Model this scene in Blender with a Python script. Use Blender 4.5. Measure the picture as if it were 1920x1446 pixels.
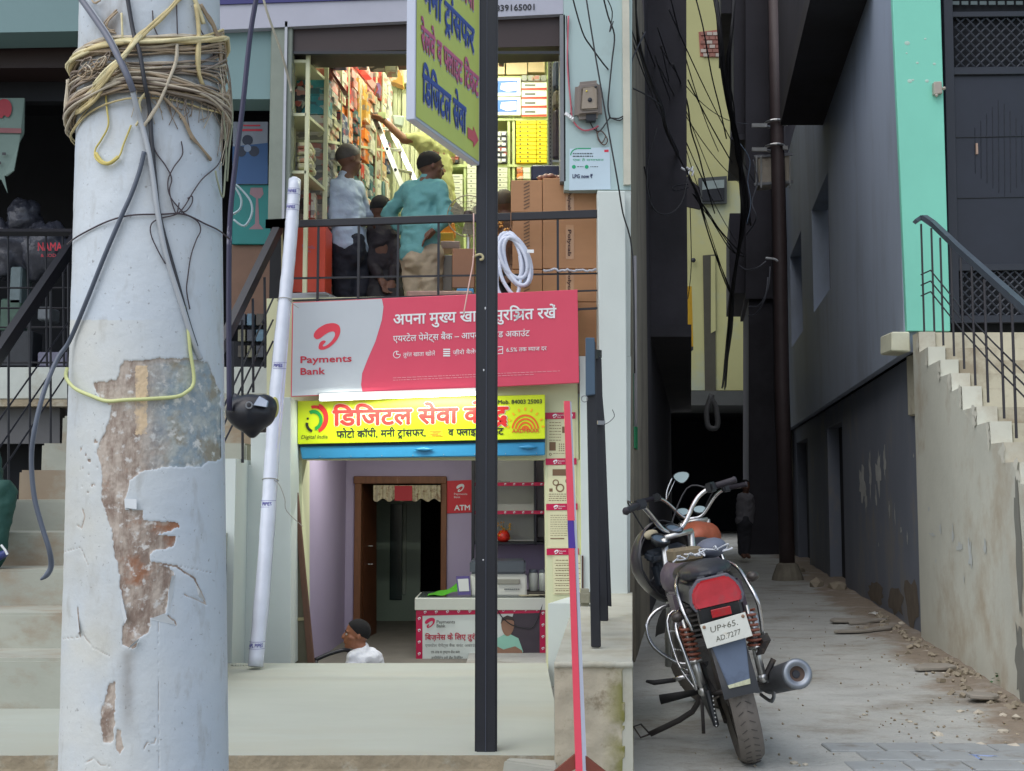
import bpy, bmesh, math, random
import numpy as np
from mathutils import Vector, Matrix, Euler, noise as mnoise
R = math.radians
random.seed(7)
sc = bpy.context.scene
for o in list(bpy.data.objects):
    bpy.data.objects.remove(o)
col = sc.collection
F = 2300.0            # focal length in photo pixels (1920 wide)
PITCH = R(5.0)
H = 1.1
cd = bpy.data.cameras.new('camera'); cd.sensor_width = 36.0; cd.lens = 36.0 * F / 1920.0
cd.clip_start = 0.05; cd.clip_end = 500
cam = bpy.data.objects.new('camera', cd); col.objects.link(cam)
cam.location = (0, 0, H); cam.rotation_euler = (math.pi / 2 + PITCH, 0, 0)
sc.camera = cam
SUN_EL, SUN_AZ = R(57), R(222)
w = bpy.data.worlds.new('World'); sc.world = w; w.use_nodes = True
nt = w.node_tree; bg = nt.nodes['Background']
sky = nt.nodes.new('ShaderNodeTexSky'); sky.sky_type = 'NISHITA'; sky.sun_disc = False
sky.sun_elevation = SUN_EL; sky.sun_rotation = SUN_AZ
sky.air_density = 1.0; sky.dust_density = 1.5; sky.ozone_density = 1.0
hs_ = nt.nodes.new('ShaderNodeHueSaturation'); hs_.inputs['Saturation'].default_value = .6   # overcast: greyer than a clear sky
nt.links.new(sky.outputs[0], hs_.inputs['Color']); nt.links.new(hs_.outputs[0], bg.inputs[0]); bg.inputs[1].default_value = 0.15
sd = bpy.data.lights.new('sun', 'SUN'); sd.energy = 1.25; sd.angle = R(80); sd.color = (1, .975, .94)
so = bpy.data.objects.new('sun', sd); col.objects.link(so)
sdir = Vector((math.sin(SUN_AZ) * math.cos(SUN_EL), math.cos(SUN_AZ) * math.cos(SUN_EL), math.sin(SUN_EL)))
so.location = sdir * 50; so.rotation_euler = sdir.to_track_quat('Z', 'Y').to_euler()
sc.view_settings.view_transform = 'Standard'; sc.view_settings.look = 'None'
sc.view_settings.gamma = 1.0; sc.view_settings.use_curve_mapping = False
sc.view_settings.exposure = 0.36
sc.render.engine = 'CYCLES'
sc.cycles.max_bounces = 6; sc.cycles.diffuse_bounces = 4
CP, SP = math.cos(PITCH), math.sin(PITCH)
def ray(u, v):
    a = (u - 960) / F; b = (723 - v) / F
    return Vector((a, CP - b * SP, SP + b * CP))
def P(u, v, Y):
    d = ray(u, v); t = Y / d.y
    return Vector((d.x * t, Y, H + d.z * t))
def PZ(u, v, z):
    d = ray(u, v); t = (z - H) / d.z
    return Vector((d.x * t, d.y * t, z))
MATS = {}
def nodes_new(nt, t, **kw):
    n = nt.nodes.new(t)
    for k, v in kw.items():
        setattr(n, k, v)
    return n
def srgb(c):
    return tuple(((x / 255) / 12.92 if x / 255 <= .04045 else ((x / 255 + .055) / 1.055) ** 2.4) for x in c)
def mat(name, c, rough=.65, metal=0.0, var=.12, scale=6.0, bump=.15, bscale=70.0, dirt=None, dscale=3.0, dthr=.55,
        damt=.7, coat=0.0, emit=None, stretch=(1, 1, 1), alpha=None, dist=.002, spec=None):
    """procedural surface: base colour varied by noise, optional dirt of its own shape, fine bump"""
    if name in MATS: return MATS[name]
    m = bpy.data.materials.new(name); MATS[name] = m; m.use_nodes = True
    nt = m.node_tree; b = nt.nodes['Principled BSDF']
    L = nt.links.new
    b.inputs['Roughness'].default_value = rough; b.inputs['Metallic'].default_value = metal
    b.inputs['Coat Weight'].default_value = coat
    if spec is not None: b.inputs['Specular IOR Level'].default_value = spec
    geo = nodes_new(nt, 'ShaderNodeNewGeometry')
    mp = nodes_new(nt, 'ShaderNodeMapping'); mp.inputs['Scale'].default_value = stretch
    L(geo.outputs['Position'], mp.inputs[0])
    n1 = nodes_new(nt, 'ShaderNodeTexNoise'); n1.inputs['Scale'].default_value = scale; n1.inputs['Detail'].default_value = 6
    n1.inputs['Roughness'].default_value = .62
    L(mp.outputs[0], n1.inputs['Vector'])
    mr = nodes_new(nt, 'ShaderNodeMapRange'); mr.inputs[1].default_value = .25; mr.inputs[2].default_value = .75
    mr.inputs[3].default_value = 1 - var; mr.inputs[4].default_value = 1 + var
    L(n1.outputs[0], mr.inputs[0])
    mx = nodes_new(nt, 'ShaderNodeMix', data_type='RGBA', blend_type='MULTIPLY'); mx.inputs[0].default_value = 1
    mx.inputs[6].default_value = (*c, 1)
    L(mr.outputs[0], mx.inputs[7])
    out = mx.outputs[2]
    if dirt is not None:
        n2 = nodes_new(nt, 'ShaderNodeTexNoise'); n2.inputs['Scale'].default_value = dscale; n2.inputs['Detail'].default_value = 8
        n2.inputs['Roughness'].default_value = .68
        L(mp.outputs[0], n2.inputs['Vector'])
        r2 = nodes_new(nt, 'ShaderNodeMapRange'); r2.inputs[1].default_value = dthr; r2.inputs[2].default_value = dthr + .14
        r2.inputs[4].default_value = damt
        L(n2.outputs[0], r2.inputs[0])
        m2 = nodes_new(nt, 'ShaderNodeMix', data_type='RGBA'); m2.inputs[7].default_value = (*dirt, 1)
        L(r2.outputs[0], m2.inputs[0]); L(out, m2.inputs[6]); out = m2.outputs[2]
    L(out, b.inputs['Base Color'])
    if bump:
        n3 = nodes_new(nt, 'ShaderNodeTexNoise'); n3.inputs['Scale'].default_value = bscale; n3.inputs['Detail'].default_value = 5
        L(mp.outputs[0], n3.inputs['Vector'])
        bp = nodes_new(nt, 'ShaderNodeBump'); bp.inputs['Strength'].default_value = bump; bp.inputs['Distance'].default_value = dist
        L(n3.outputs[0], bp.inputs['Height']); L(bp.outputs[0], b.inputs['Normal'])
    if emit:
        b.inputs['Emission Color'].default_value = (*emit[0], 1); b.inputs['Emission Strength'].default_value = emit[1]
    if alpha is not None:
        b.inputs['Alpha'].default_value = alpha
    return m
def printed(m, amt=.55, sc_=16.0, c2=(.75, .74, .66)):
    """printed packaging: blocky labels of their own outline over the base colour"""
    nt = m.node_tree; b = nt.nodes['Principled BSDF']
    if m.get('printed'): return m
    m['printed'] = 1
    src = b.inputs['Base Color'].links[0].from_socket
    geo = nodes_new(nt, 'ShaderNodeNewGeometry')
    v = nodes_new(nt, 'ShaderNodeTexVoronoi'); v.distance = 'CHEBYCHEV'; v.inputs['Scale'].default_value = sc_
    mp = nodes_new(nt, 'ShaderNodeMapping'); mp.inputs['Scale'].default_value = (1, 1, 1.7); nt.links.new(geo.outputs['Position'], mp.inputs[0]); nt.links.new(mp.outputs[0], v.inputs['Vector'])
    sp = nodes_new(nt, 'ShaderNodeSeparateColor'); nt.links.new(v.outputs['Color'], sp.inputs[0])
    for ch, thr, cc in ((0, .72, c2), (1, .8, (.08, .08, .1)), (2, .86, (.6, .12, .08))):
        r = nodes_new(nt, 'ShaderNodeMapRange'); r.inputs[1].default_value = thr; r.inputs[2].default_value = thr + .01; r.inputs[4].default_value = amt
        nt.links.new(sp.outputs[ch], r.inputs[0])
        x = nodes_new(nt, 'ShaderNodeMix', data_type='RGBA'); x.inputs[7].default_value = (*cc, 1); nt.links.new(r.outputs[0], x.inputs[0]); nt.links.new(src, x.inputs[6]); src = x.outputs[2]
    nt.links.new(src, b.inputs['Base Color']); return m
def flat(name, c, rough=.5, **kw):
    kw.setdefault('var', .04); kw.setdefault('bump', .0)
    return mat(name, srgb(c) if max(c) > 1 else c, rough, **kw)
class MB:
    def __init__(s, xf=None):
        s.v = []; s.f = []; s.xf = xf
    def add(s, vs, fs):
        n = len(s.v)
        s.v += [Vector(x) for x in vs]
        s.f += [tuple(i + n for i in f) for f in fs]
        return s
    def hexa(s, p):        # 8 points: near 4 (bl br tr tl) then far 4
        return s.add(p, [(0, 1, 2, 3), (5, 4, 7, 6), (4, 0, 3, 7), (1, 5, 6, 2), (3, 2, 6, 7), (4, 5, 1, 0)])
    def box(s, lo, hi):
        x0, y0, z0 = lo; x1, y1, z1 = hi
        return s.hexa([(x0, y0, z0), (x1, y0, z0), (x1, y0, z1), (x0, y0, z1), (x0, y1, z0), (x1, y1, z0), (x1, y1, z1), (x0, y1, z1)])
    def obox(s, c, sz, rot=(0, 0, 0)):
        M = Matrix.Translation(c) @ __import__('mathutils').Euler(rot).to_matrix().to_4x4()
        a, b, d = [q / 2 for q in sz]
        return s.hexa([M @ Vector(q) for q in [(-a, -b, -d), (a, -b, -d), (a, -b, d), (-a, -b, d), (-a, b, -d), (a, b, -d), (a, b, d), (-a, b, d)]])
    def tube(s, pts, r, n=8, caps=True, smooth=0, flatten=None):
        pts = [Vector(p) for p in pts]
        if smooth: pts, r = catmull(pts, smooth, r)
        m = len(pts)
        rr = r if isinstance(r, (list, tuple)) else [r] * m
        if len(rr) != m:
            rr = [rr[0] + (rr[-1] - rr[0]) * i / (m - 1) for i in range(m)]
        vs = []; up = None
        for i, p in enumerate(pts):
            t = (pts[min(i + 1, m - 1)] - pts[max(i - 1, 0)])
            if t.length < 1e-9: t = Vector((0, 0, 1))
            t.normalize()
            if up is None:
                up = Vector((0, 0, 1)) if abs(t.z) < .9 else Vector((1, 0, 0))
            a = t.cross(up)
            if a.length < 1e-6: a = t.cross(Vector((0, 1, 0)))
            a.normalize(); b = a.cross(t).normalized(); up = b
            for k in range(n):
                an = 2 * math.pi * k / n
                fa, fb = (1, 1) if flatten is None else flatten
                vs.append(p + a * math.cos(an) * rr[i] * fa + b * math.sin(an) * rr[i] * fb)
        fs = [(i * n + k, i * n + (k + 1) % n, (i + 1) * n + (k + 1) % n, (i + 1) * n + k) for i in range(m - 1) for k in range(n)]
        if caps: fs += [tuple(range(n))[::-1], tuple((m - 1) * n + k for k in range(n))]
        return s.add(vs, fs)
    def cyl(s, a, b, r0, r1=None, n=16):
        return s.tube([a, b], [r0, r0 if r1 is None else r1], n=n)
    def lathe(s, base, axis, prof, n=20, caps=True):   # prof: (distance along axis, radius)
        axis = Vector(axis).normalized(); base = Vector(base)
        up = Vector((0, 0, 1)) if abs(axis.z) < .9 else Vector((1, 0, 0))
        a = axis.cross(up).normalized(); b = a.cross(axis)
        vs = [base + axis * t + (a * math.cos(2 * math.pi * k / n) + b * math.sin(2 * math.pi * k / n)) * max(r, 1e-4) for t, r in prof for k in range(n)]
        m = len(prof)
        fs = [(i * n + k, i * n + (k + 1) % n, (i + 1) * n + (k + 1) % n, (i + 1) * n + k) for i in range(m - 1) for k in range(n)]
        if caps: fs += [tuple(range(n))[::-1], tuple((m - 1) * n + k for k in range(n))]
        return s.add(vs, fs)
    def ball(s, c, rad, nu=16, nv=10):
        c = Vector(c); rad = rad if isinstance(rad, (tuple, list)) else (rad,) * 3
        vs = []; fs = []
        for j in range(nv + 1):
            th = math.pi * j / nv
            for i in range(nu):
                ph = 2 * math.pi * i / nu
                sr = max(math.sin(th), 1e-3)
                vs.append(c + Vector((rad[0] * sr * math.cos(ph), rad[1] * sr * math.sin(ph), rad[2] * math.cos(th))))
        for j in range(nv):
            for i in range(nu):
                fs.append((j * nu + i, (j + 1) * nu + i, (j + 1) * nu + (i + 1) % nu, j * nu + (i + 1) % nu))
        return s.add(vs, fs)
    def torus(s, c, axis, r, rt, n=24, m=8, arc=(0, 2 * math.pi)):
        axis = Vector(axis).normalized(); up = Vector((0, 0, 1)) if abs(axis.z) < .9 else Vector((1, 0, 0))
        a = axis.cross(up).normalized(); b = a.cross(axis)
        full = arc[1] - arc[0] > 6.28
        k = n if full else n + 1
        pts = [Vector(c) + (a * math.cos(arc[0] + (arc[1] - arc[0]) * i / n) + b * math.sin(arc[0] + (arc[1] - arc[0]) * i / n)) * r for i in range(k)]
        vs = []
        for i, p in enumerate(pts):
            rad = (p - Vector(c)).normalized()
            for j in range(m):
                an = 2 * math.pi * j / m
                vs.append(p + rad * math.cos(an) * rt + axis * math.sin(an) * rt)
        fs = [(i * m + j, i * m + (j + 1) % m, ((i + 1) % k) * m + (j + 1) % m, ((i + 1) % k) * m + j) for i in range(k if full else k - 1) for j in range(m)]
        return s.add(vs, fs)
    def extr(s, pts, off):    # closed outline (list of Vector) extruded by off
        n = len(pts); off = Vector(off)
        vs = [Vector(p) for p in pts] + [Vector(p) + off for p in pts]
        return s.add(vs, [tuple(range(n)), tuple(range(2 * n - 1, n - 1, -1))] + [(i, i + n, (i + 1) % n + n, (i + 1) % n) for i in range(n)])
    def build(s, name, m, parent=None, smooth=False, bevel=0, label=None, cat=None, group=None, kind=None, seg=1, fixn=True):
        if s.xf is not None: s.v = [s.xf @ p for p in s.v]
        vs = s.v
        loc = Vector((0, 0, 0))
        if parent is None and vs:
            xs = [p.x for p in vs]; ys = [p.y for p in vs]; zs = [p.z for p in vs]
            loc = Vector(((min(xs) + max(xs)) / 2, (min(ys) + max(ys)) / 2, min(zs)))
        me = bpy.data.meshes.new(name)
        me.from_pydata([tuple(p - loc) for p in vs], [], s.f)
        if bevel or fixn:
            bm = bmesh.new(); bm.from_mesh(me)
            if fixn: bmesh.ops.recalc_face_normals(bm, faces=bm.faces)
            if bevel:
                ed = [e for e in bm.edges if len(e.link_faces) == 2 and e.calc_face_angle(0) > .4]
                bmesh.ops.bevel(bm, geom=ed, offset=bevel, segments=seg, affect='EDGES', clamp_overlap=True)
            bm.to_mesh(me); bm.free()
        if smooth:
            for p in me.polygons: p.use_smooth = True
        if m is not None: me.materials.append(m)
        o = bpy.data.objects.new(name, me); col.objects.link(o); o.location = loc
        if parent is not None: child(o, parent)
        tag(o, label, cat, group, kind)
        return o
def catmull(pts, k, r=None):
    out = []; ro = []
    n = len(pts)
    rl = r if isinstance(r, (list, tuple)) and len(r) == n else None
    for i in range(n - 1):
        p0, p1, p2, p3 = pts[max(i - 1, 0)], pts[i], pts[i + 1], pts[min(i + 2, n - 1)]
        for j in range(k):
            t = j / k
            out.append(.5 * ((2 * p1) + (p2 - p0) * t + (2 * p0 - 5 * p1 + 4 * p2 - p3) * t * t + (3 * p1 - p0 - 3 * p2 + p3) * t ** 3))
            if rl: ro.append(rl[i] + (rl[i + 1] - rl[i]) * t)
    out.append(pts[-1])
    if rl: ro.append(rl[-1]); return out, ro
    return out, r
def tag(o, label=None, cat=None, group=None, kind=None):
    if label: o['label'] = label
    if cat: o['category'] = cat
    if group: o['group'] = group
    if kind: o['kind'] = kind
    return o
def child(o, parent):
    o.parent = parent
    o.matrix_parent_inverse = parent_world(parent).inverted()
def parent_world(p):
    M = Matrix.LocRotScale(p.location, p.rotation_euler, p.scale)
    if p.parent: return parent_world(p.parent) @ p.matrix_parent_inverse @ M
    return M
def thing(name, label, cat, loc, group=None, kind=None):
    o = bpy.data.objects.new(name, None); col.objects.link(o); o.location = loc; o.empty_display_size = .1
    return tag(o, label, cat, group, kind)
def pq(u0, v0, u1, v1, Y):      # rectangle corners bl br tr tl
    return [P(u0, v1, Y), P(u1, v1, Y), P(u1, v0, Y), P(u0, v0, Y)]
def slab(q, Y, depth):          # q: 4 pixels (tl tr br bl)
    a = [P(*q[3], Y), P(*q[2], Y), P(*q[1], Y), P(*q[0], Y)]
    b = [p + Vector((0, depth, 0)) for p in a]
    return a + b
def pbox(mb, u0, v0, u1, v1, Y, d):
    a = P((u0 + u1) / 2, (v0 + v1) / 2, Y)
    x0 = P(u0, (v0 + v1) / 2, Y).x; x1 = P(u1, (v0 + v1) / 2, Y).x
    z1 = P(u0, v0, Y).z; z0 = P(u0, v1, Y).z
    return mb.box((x0, Y, z0), (x1, Y + d, z1))
def poly(name, loops, Y, m, parent, k=1, smooth=0):     # flat print on the plane y=Y, k layers proud
    mb = MB()
    for lp in loops:
        pts = [P(u, v, Y - .0015 * k) for u, v in lp]
        if smooth: pts = closed_smooth(pts, smooth)
        mb.add(pts, [tuple(range(len(pts)))])
    return mb.build(name, m, parent, fixn=False)
def closed_smooth(pts, k):
    out = []; n = len(pts)
    for i in range(n):
        p0, p1, p2, p3 = pts[i - 1], pts[i], pts[(i + 1) % n], pts[(i + 2) % n]
        for j in range(k):
            t = j / k
            out.append(.5 * ((2 * p1) + (p2 - p0) * t + (2 * p0 - 5 * p1 + 4 * p2 - p3) * t * t + (3 * p1 - p0 - 3 * p2 + p3) * t ** 3))
    return out
TC = {}
def run2d(s):
    """outline of a run in em units: (verts, faces, width)"""
    if s in TC: return TC[s]
    cu = bpy.data.curves.new('lettering', 'FONT'); cu.body = s; cu.resolution_u = 2
    o = bpy.data.objects.new('lettering', cu); me = bpy.data.meshes.new_from_object(o)
    vs = [(p.co.x, p.co.y) for p in me.vertices]; fs = [tuple(p.vertices) for p in me.polygons]
    bpy.data.objects.remove(o); bpy.data.curves.remove(cu)
    wd = max([p[0] for p in vs], default=0)
    TC[s] = (vs, fs, wd, me); return TC[s]
def half(s, frac=.66):
    key = 'half' + s
    if key in TC: return TC[key]
    vs, fs, wd, me = run2d(s)
    bm = bmesh.new(); bm.from_mesh(me)
    bmesh.ops.bisect_plane(bm, geom=bm.verts[:] + bm.edges[:] + bm.faces[:], plane_co=(wd * frac, 0, 0), plane_no=(1, 0, 0), clear_outer=True)
    m2 = bpy.data.meshes.new('half'); bm.to_mesh(m2); bm.free()
    TC[key] = ([(p.co.x, p.co.y) for p in m2.vertices], [tuple(p.vertices) for p in m2.polygons], wd * frac, m2)
    return TC[key]
def stroke2d(pl, w_):
    vs = []; fs = []
    for line in pl:
        for (x0, y0), (x1, y1) in zip(line, line[1:]):
            d = Vector((x1 - x0, y1 - y0)); l = d.length or 1; d /= l; n = Vector((-d.y, d.x)) * w_ / 2; e = d * w_ * .3
            k = len(vs)
            vs += [(x0 - e.x + n.x, y0 - e.y + n.y), (x1 + e.x + n.x, y1 + e.y + n.y), (x1 + e.x - n.x, y1 + e.y - n.y), (x0 - e.x - n.x, y0 - e.y - n.y)]
            fs.append((k, k + 1, k + 2, k + 3))
    return vs, fs
KSHA = [[(0, .6), (.75, .6)], [(.62, .6), (.62, 0)], [(.16, .6), (.16, .46), (.3, .46), (.36, .36), (.28, .24), (.12, .2), (.05, .26)], [(.12, .2), (.3, .12), (.5, .2), (.62, .34)], [(.3, .12), (.2, .02), (.06, -.05)]]
def layout(s):
    """visual-order string; {x} = half form of x, <ksh> the ksha conjunct, ^ = rakar stroke under the last letter"""
    s = __import__('re').sub('((?:\\{.\\})*(?:<ksh>|.))\u093f', '\u093f\\1', s)
    vs = []; fs = []; x = 0.0; i = 0; buf = ''
    def put(v2, f2, wd):
        nonlocal x
        k = len(vs); vs.extend([(a + x, b) for a, b in v2]); fs.extend([tuple(q + k for q in f) for f in f2]); x += wd
    def flush():
        nonlocal buf, x
        if buf:
            st = buf.rstrip(' '); sp = len(buf) - len(st)
            if st:
                ld = len(st) - len(st.lstrip(' ')); x += ld * .26
                st2 = st.lstrip(' ')
                v2, f2, wd, _ = run2d(st2)
                if st2[-1] == '\u093f': wd = (run2d(st2[:-1])[2] if len(st2) > 1 else 0) + .262
                put(v2, f2, wd)
            x += sp * .26; buf = ''
    while i < len(s):
        if s[i] == '{':
            flush(); j = s.index('}', i); v2, f2, wd, _ = half(s[i + 1:j]); put(v2, f2, wd - .01); i = j + 1
        elif s[i:i + 5] == '<ksh>':
            flush(); v2, f2 = stroke2d(KSHA, .075); put(v2, f2, .74); i += 5
        elif s[i] == '^':
            flush(); v2, f2 = stroke2d([[(-.42, -.16), (-.26, .0), (-.1, -.16)]], .07); k = len(vs)
            vs.extend([(a + x, b) for a, b in v2]); fs.extend([tuple(q + k for q in f) for f in f2]); i += 1
        else:
            buf += s[i]; i += 1
    flush()
    return vs, fs, x
def lettering(s, fr, u, v, h, m, parent, width=None, bold=0.0, slope=0.0, name='lettering', italic=0, k=2, emh=.68):
    """fr(u,v,layer)->world point; h = letter height in frame units (v grows downward), width fits the run"""
    vs, fs, wd = layout(s)
    if not vs: return None
    sy = h / emh; sx = sy if width is None else width / wd
    mb = MB()
    offs = [(0, 0)] if not bold else [(0, 0), (bold, 0), (-bold, 0), (0, bold), (0, -bold), (bold * .7, bold * .7), (-bold * .7, -bold * .7), (bold * .7, -bold * .7), (-bold * .7, bold * .7)]
    for j, (ox, oy) in enumerate(offs):
        mb.add([fr(u + (a + ox + italic * b) * sx, v - (b + oy) * sy + slope * (a + ox) * sx, k + j * .12) for a, b in vs], fs)
    return mb.build(name, m, parent, fixn=False)
def FY(Y):
    return lambda u, v, k=1: P(u, v, Y - .0015 * k)
def FQ(O, U, V, N, step=.0015):       # frame on a tilted board: u, v in metres (v down from the top left corner)
    return lambda u, v, k=1: O + U * u - V * v + N * step * k
def fuse(name, caps, m, parent=None, voxel=.012, smooth=4, xf=None, **kw):
    mb = MB(xf)
    for c in caps:
        if c[0] == 'b': mb.ball(c[1], c[2], 16, 10)
        elif c[0] == 'o':   # oriented ellipsoid: centre, radii, euler
            t = MB(); t.ball((0, 0, 0), c[2], 16, 10)
            M = Matrix.Translation(c[1]) @ __import__('mathutils').Euler(c[3]).to_matrix().to_4x4()
            mb.add([M @ p for p in t.v], t.f)
        else:
            a, b, r0, r1 = Vector(c[1]), Vector(c[2]), c[3], c[4]
            n = 6; d = (b - a)
            prof = [(a + d * i / n, r0 + (r1 - r0) * i / n) for i in range(n + 1)]
            mb.tube([p for p, _ in prof], [r for _, r in prof], n=14)
            mb.ball(a, r0 * .99, 14, 8); mb.ball(b, r1 * .99, 14, 8)
    o = mb.build(name, m, parent, smooth=True, fixn=True, **kw)
    md = o.modifiers.new('r', 'REMESH'); md.mode = 'VOXEL'; md.voxel_size = voxel; md.use_smooth_shade = True
    if smooth:
        ms = o.modifiers.new('s', 'SMOOTH'); ms.factor = .5; ms.iterations = smooth
    dg = bpy.context.evaluated_depsgraph_get()
    me = bpy.data.meshes.new_from_object(o.evaluated_get(dg))
    o.modifiers.clear(); o.data = me
    if not me.materials: me.materials.append(m)
    for p in me.polygons: p.use_smooth = True
    return o
# == palette
M_ground = mat('alley_concrete', srgb((172, 173, 168)), .85, var=.16, scale=3.2, bump=.9, bscale=34, dirt=srgb((124, 116, 102)), dscale=1.6, dthr=.5, damt=.7, dist=.012, stretch=(.9, 1.2, 1))
M_terr = mat('terrace_cement', srgb((173, 178, 167)), .62, var=.11, scale=1.9, bump=.15, bscale=40, dirt=srgb((172, 172, 156)), dscale=1.4, dthr=.48, damt=.7, stretch=(.35, 1, 1))
M_riser = mat('rough_riser', srgb((150, 138, 116)), .9, var=.2, scale=9, bump=.8, bscale=30, dirt=srgb((178, 176, 162)), dscale=5, dthr=.5, damt=.8, dist=.01)
M_white = mat('white_wall', srgb((200, 208, 204)), .6, var=.05, scale=2, bump=.12, bscale=60, dirt=srgb((176, 176, 160)), dscale=1.7, dthr=.62, damt=.5)
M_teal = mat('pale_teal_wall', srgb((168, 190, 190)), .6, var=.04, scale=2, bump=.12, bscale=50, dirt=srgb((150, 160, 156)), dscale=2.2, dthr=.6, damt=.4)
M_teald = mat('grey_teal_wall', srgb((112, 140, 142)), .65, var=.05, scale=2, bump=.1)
M_cream = mat('cream_wall', srgb((206, 208, 170)), .6, var=.05, scale=2, bump=.12, bscale=60)
M_lilac = mat('lilac_wall', srgb((172, 160, 186)), .65, var=.06, scale=1.6, bump=.12, bscale=60, dirt=srgb((150, 144, 150)), dscale=1.5, dthr=.6, damt=.5)
M_plaster = mat('old_plaster', srgb((128, 122, 108)), .9, var=.16, scale=2.5, bump=.5, bscale=22, dirt=srgb((84, 78, 68)), dscale=1.3, dthr=.5, damt=.7, stretch=(1, 1, .5), dist=.006)
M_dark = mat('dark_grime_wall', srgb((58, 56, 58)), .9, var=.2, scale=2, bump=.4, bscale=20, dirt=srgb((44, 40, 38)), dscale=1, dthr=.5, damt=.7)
M_greyw = mat('slate_grey_paint', srgb((168, 180, 198)), .5, var=.07, scale=1.4, bump=.16, bscale=35, dirt=srgb((138, 144, 154)), dscale=1.3, dthr=.5, damt=.5, stretch=(1, 1, .3))
M_mint = mat('mint_paint', srgb((130, 212, 190)), .6, var=.05, scale=2, bump=.12, bscale=45)
M_stair = mat('stair_cement', srgb((198, 192, 170)), .8, var=.12, scale=3.5, bump=.5, bscale=30, dirt=srgb((150, 136, 114)), dscale=2.2, dthr=.5, damt=.8, dist=.004)
M_sidew = mat('stained_side_wall', srgb((206, 206, 192)), .8, var=.1, scale=1.3, bump=.35, bscale=18, dirt=srgb((176, 160, 134)), dscale=.9, dthr=.52, damt=.75, dist=.006)
M_lstep = mat('worn_pale_steps', srgb((166, 168, 156)), .8, var=.14, scale=3, bump=.4, bscale=24, dirt=srgb((148, 130, 108)), dscale=1.8, dthr=.47, damt=.85, stretch=(.6, 1, 1), dist=.004)
M_black = mat('black_paint', srgb((30, 32, 40)), .38, var=.15, scale=8, bump=.15, bscale=60, dirt=srgb((58, 56, 56)), dscale=12, dthr=.62, damt=.6)
M_blackm = mat('black_rail', srgb((34, 35, 42)), .5, var=.15, scale=8, bump=.2)
M_blueg = mat('blue_grey_steel', srgb((70, 92, 112)), .45, var=.1, scale=5, bump=.1)
M_slate = mat('slate_handrail', srgb((72, 80, 90)), .45, var=.1, scale=5, bump=.1, dirt=srgb((110, 114, 120)), dscale=5, dthr=.58, damt=.5)
M_yellow = mat('far_yellow_wall', srgb((172, 170, 120)), .8, var=.08, scale=.6, bump=.1, dirt=srgb((150, 165, 160)), dscale=.35, dthr=.55, damt=.6)
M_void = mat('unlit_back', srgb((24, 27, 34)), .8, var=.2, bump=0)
M_brown = mat('maroon_shutter', srgb((50, 36, 36)), .5, var=.1, bump=.1)
M_wood = mat('door_frame_wood', srgb((120, 78, 50)), .6, var=.25, scale=6, bump=.3, bscale=40, stretch=(6, 6, 1), dirt=srgb((190, 180, 160)), dscale=3, dthr=.66, damt=.7)
M_chrome = mat('chrome', (.6, .6, .61), .22, metal=1, var=.1, bump=.03, dirt=srgb((96, 88, 80)), dscale=14, dthr=.54, damt=.7)
M_alu = mat('aluminium', (.6, .6, .58), .35, metal=.9, var=.06, bump=.05)
M_steel = mat('dull_steel', (.32, .33, .35), .4, metal=.8, var=.15, bump=.1, dirt=srgb((110, 84, 60)), dscale=30, dthr=.6)
M_rubber = mat('black_rubber', srgb((34, 34, 36)), .75, var=.15, bump=.2)
M_plastic = mat('black_plastic', srgb((28, 30, 34)), .35, var=.12, bump=.05, dirt=srgb((70, 68, 64)), dscale=9, dthr=.6, damt=.45)
M_paper = mat('old_paper', srgb((205, 200, 170)), .8, var=.06, bump=.05)
M_card = mat('brown_cardboard', srgb((172, 128, 92)), .8, var=.07, scale=4, bump=.12, bscale=90, stretch=(1, 1, 3))
M_tape = flat('carton_tape', (150, 108, 74), .3)
def wire(name='wire_black', c=(38, 38, 42), **kw): return mat(name, srgb(c), kw.pop('rough', .5), var=.2, bump=.05, **kw)
M_wire = wire()
def cells(U0, Ud, ulist, zlist, holes, th, N):
    """wall sheet with real openings: U0 + Ud*u, thickness th along N; holes are (u0,u1,z0,z1)"""
    mb = MB(); N = Vector(N) * th; up = Vector((0, 0, 1)); U0 = Vector(U0); Ud = Vector(Ud)
    def empty(i, j):
        if i < 0 or j < 0 or i >= len(ulist) - 1 or j >= len(zlist) - 1: return True
        cu = (ulist[i] + ulist[i + 1]) / 2; cz = (zlist[j] + zlist[j + 1]) / 2
        return any(a < cu < b and c < cz < d for a, b, c, d in holes)
    q = lambda u, z: U0 + Ud * u + up * z
    for i in range(len(ulist) - 1):
        for j in range(len(zlist) - 1):
            if empty(i, j): continue
            a, b, c, d = ulist[i], ulist[i + 1], zlist[j], zlist[j + 1]
            mb.add([q(a, c), q(b, c), q(b, d), q(a, d)], [(0, 1, 2, 3)])
            mb.add([q(a, c) + N, q(b, c) + N, q(b, d) + N, q(a, d) + N], [(3, 2, 1, 0)])
            for (e, p0, p1) in ((empty(i - 1, j), (a, c), (a, d)), (empty(i + 1, j), (b, c), (b, d)), (empty(i, j - 1), (a, c), (b, c)), (empty(i, j + 1), (a, d), (b, d))):
                if e: mb.add([q(*p0), q(*p1), q(*p1) + N, q(*p0) + N], [(0, 1, 2, 3)])
    return mb
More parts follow.
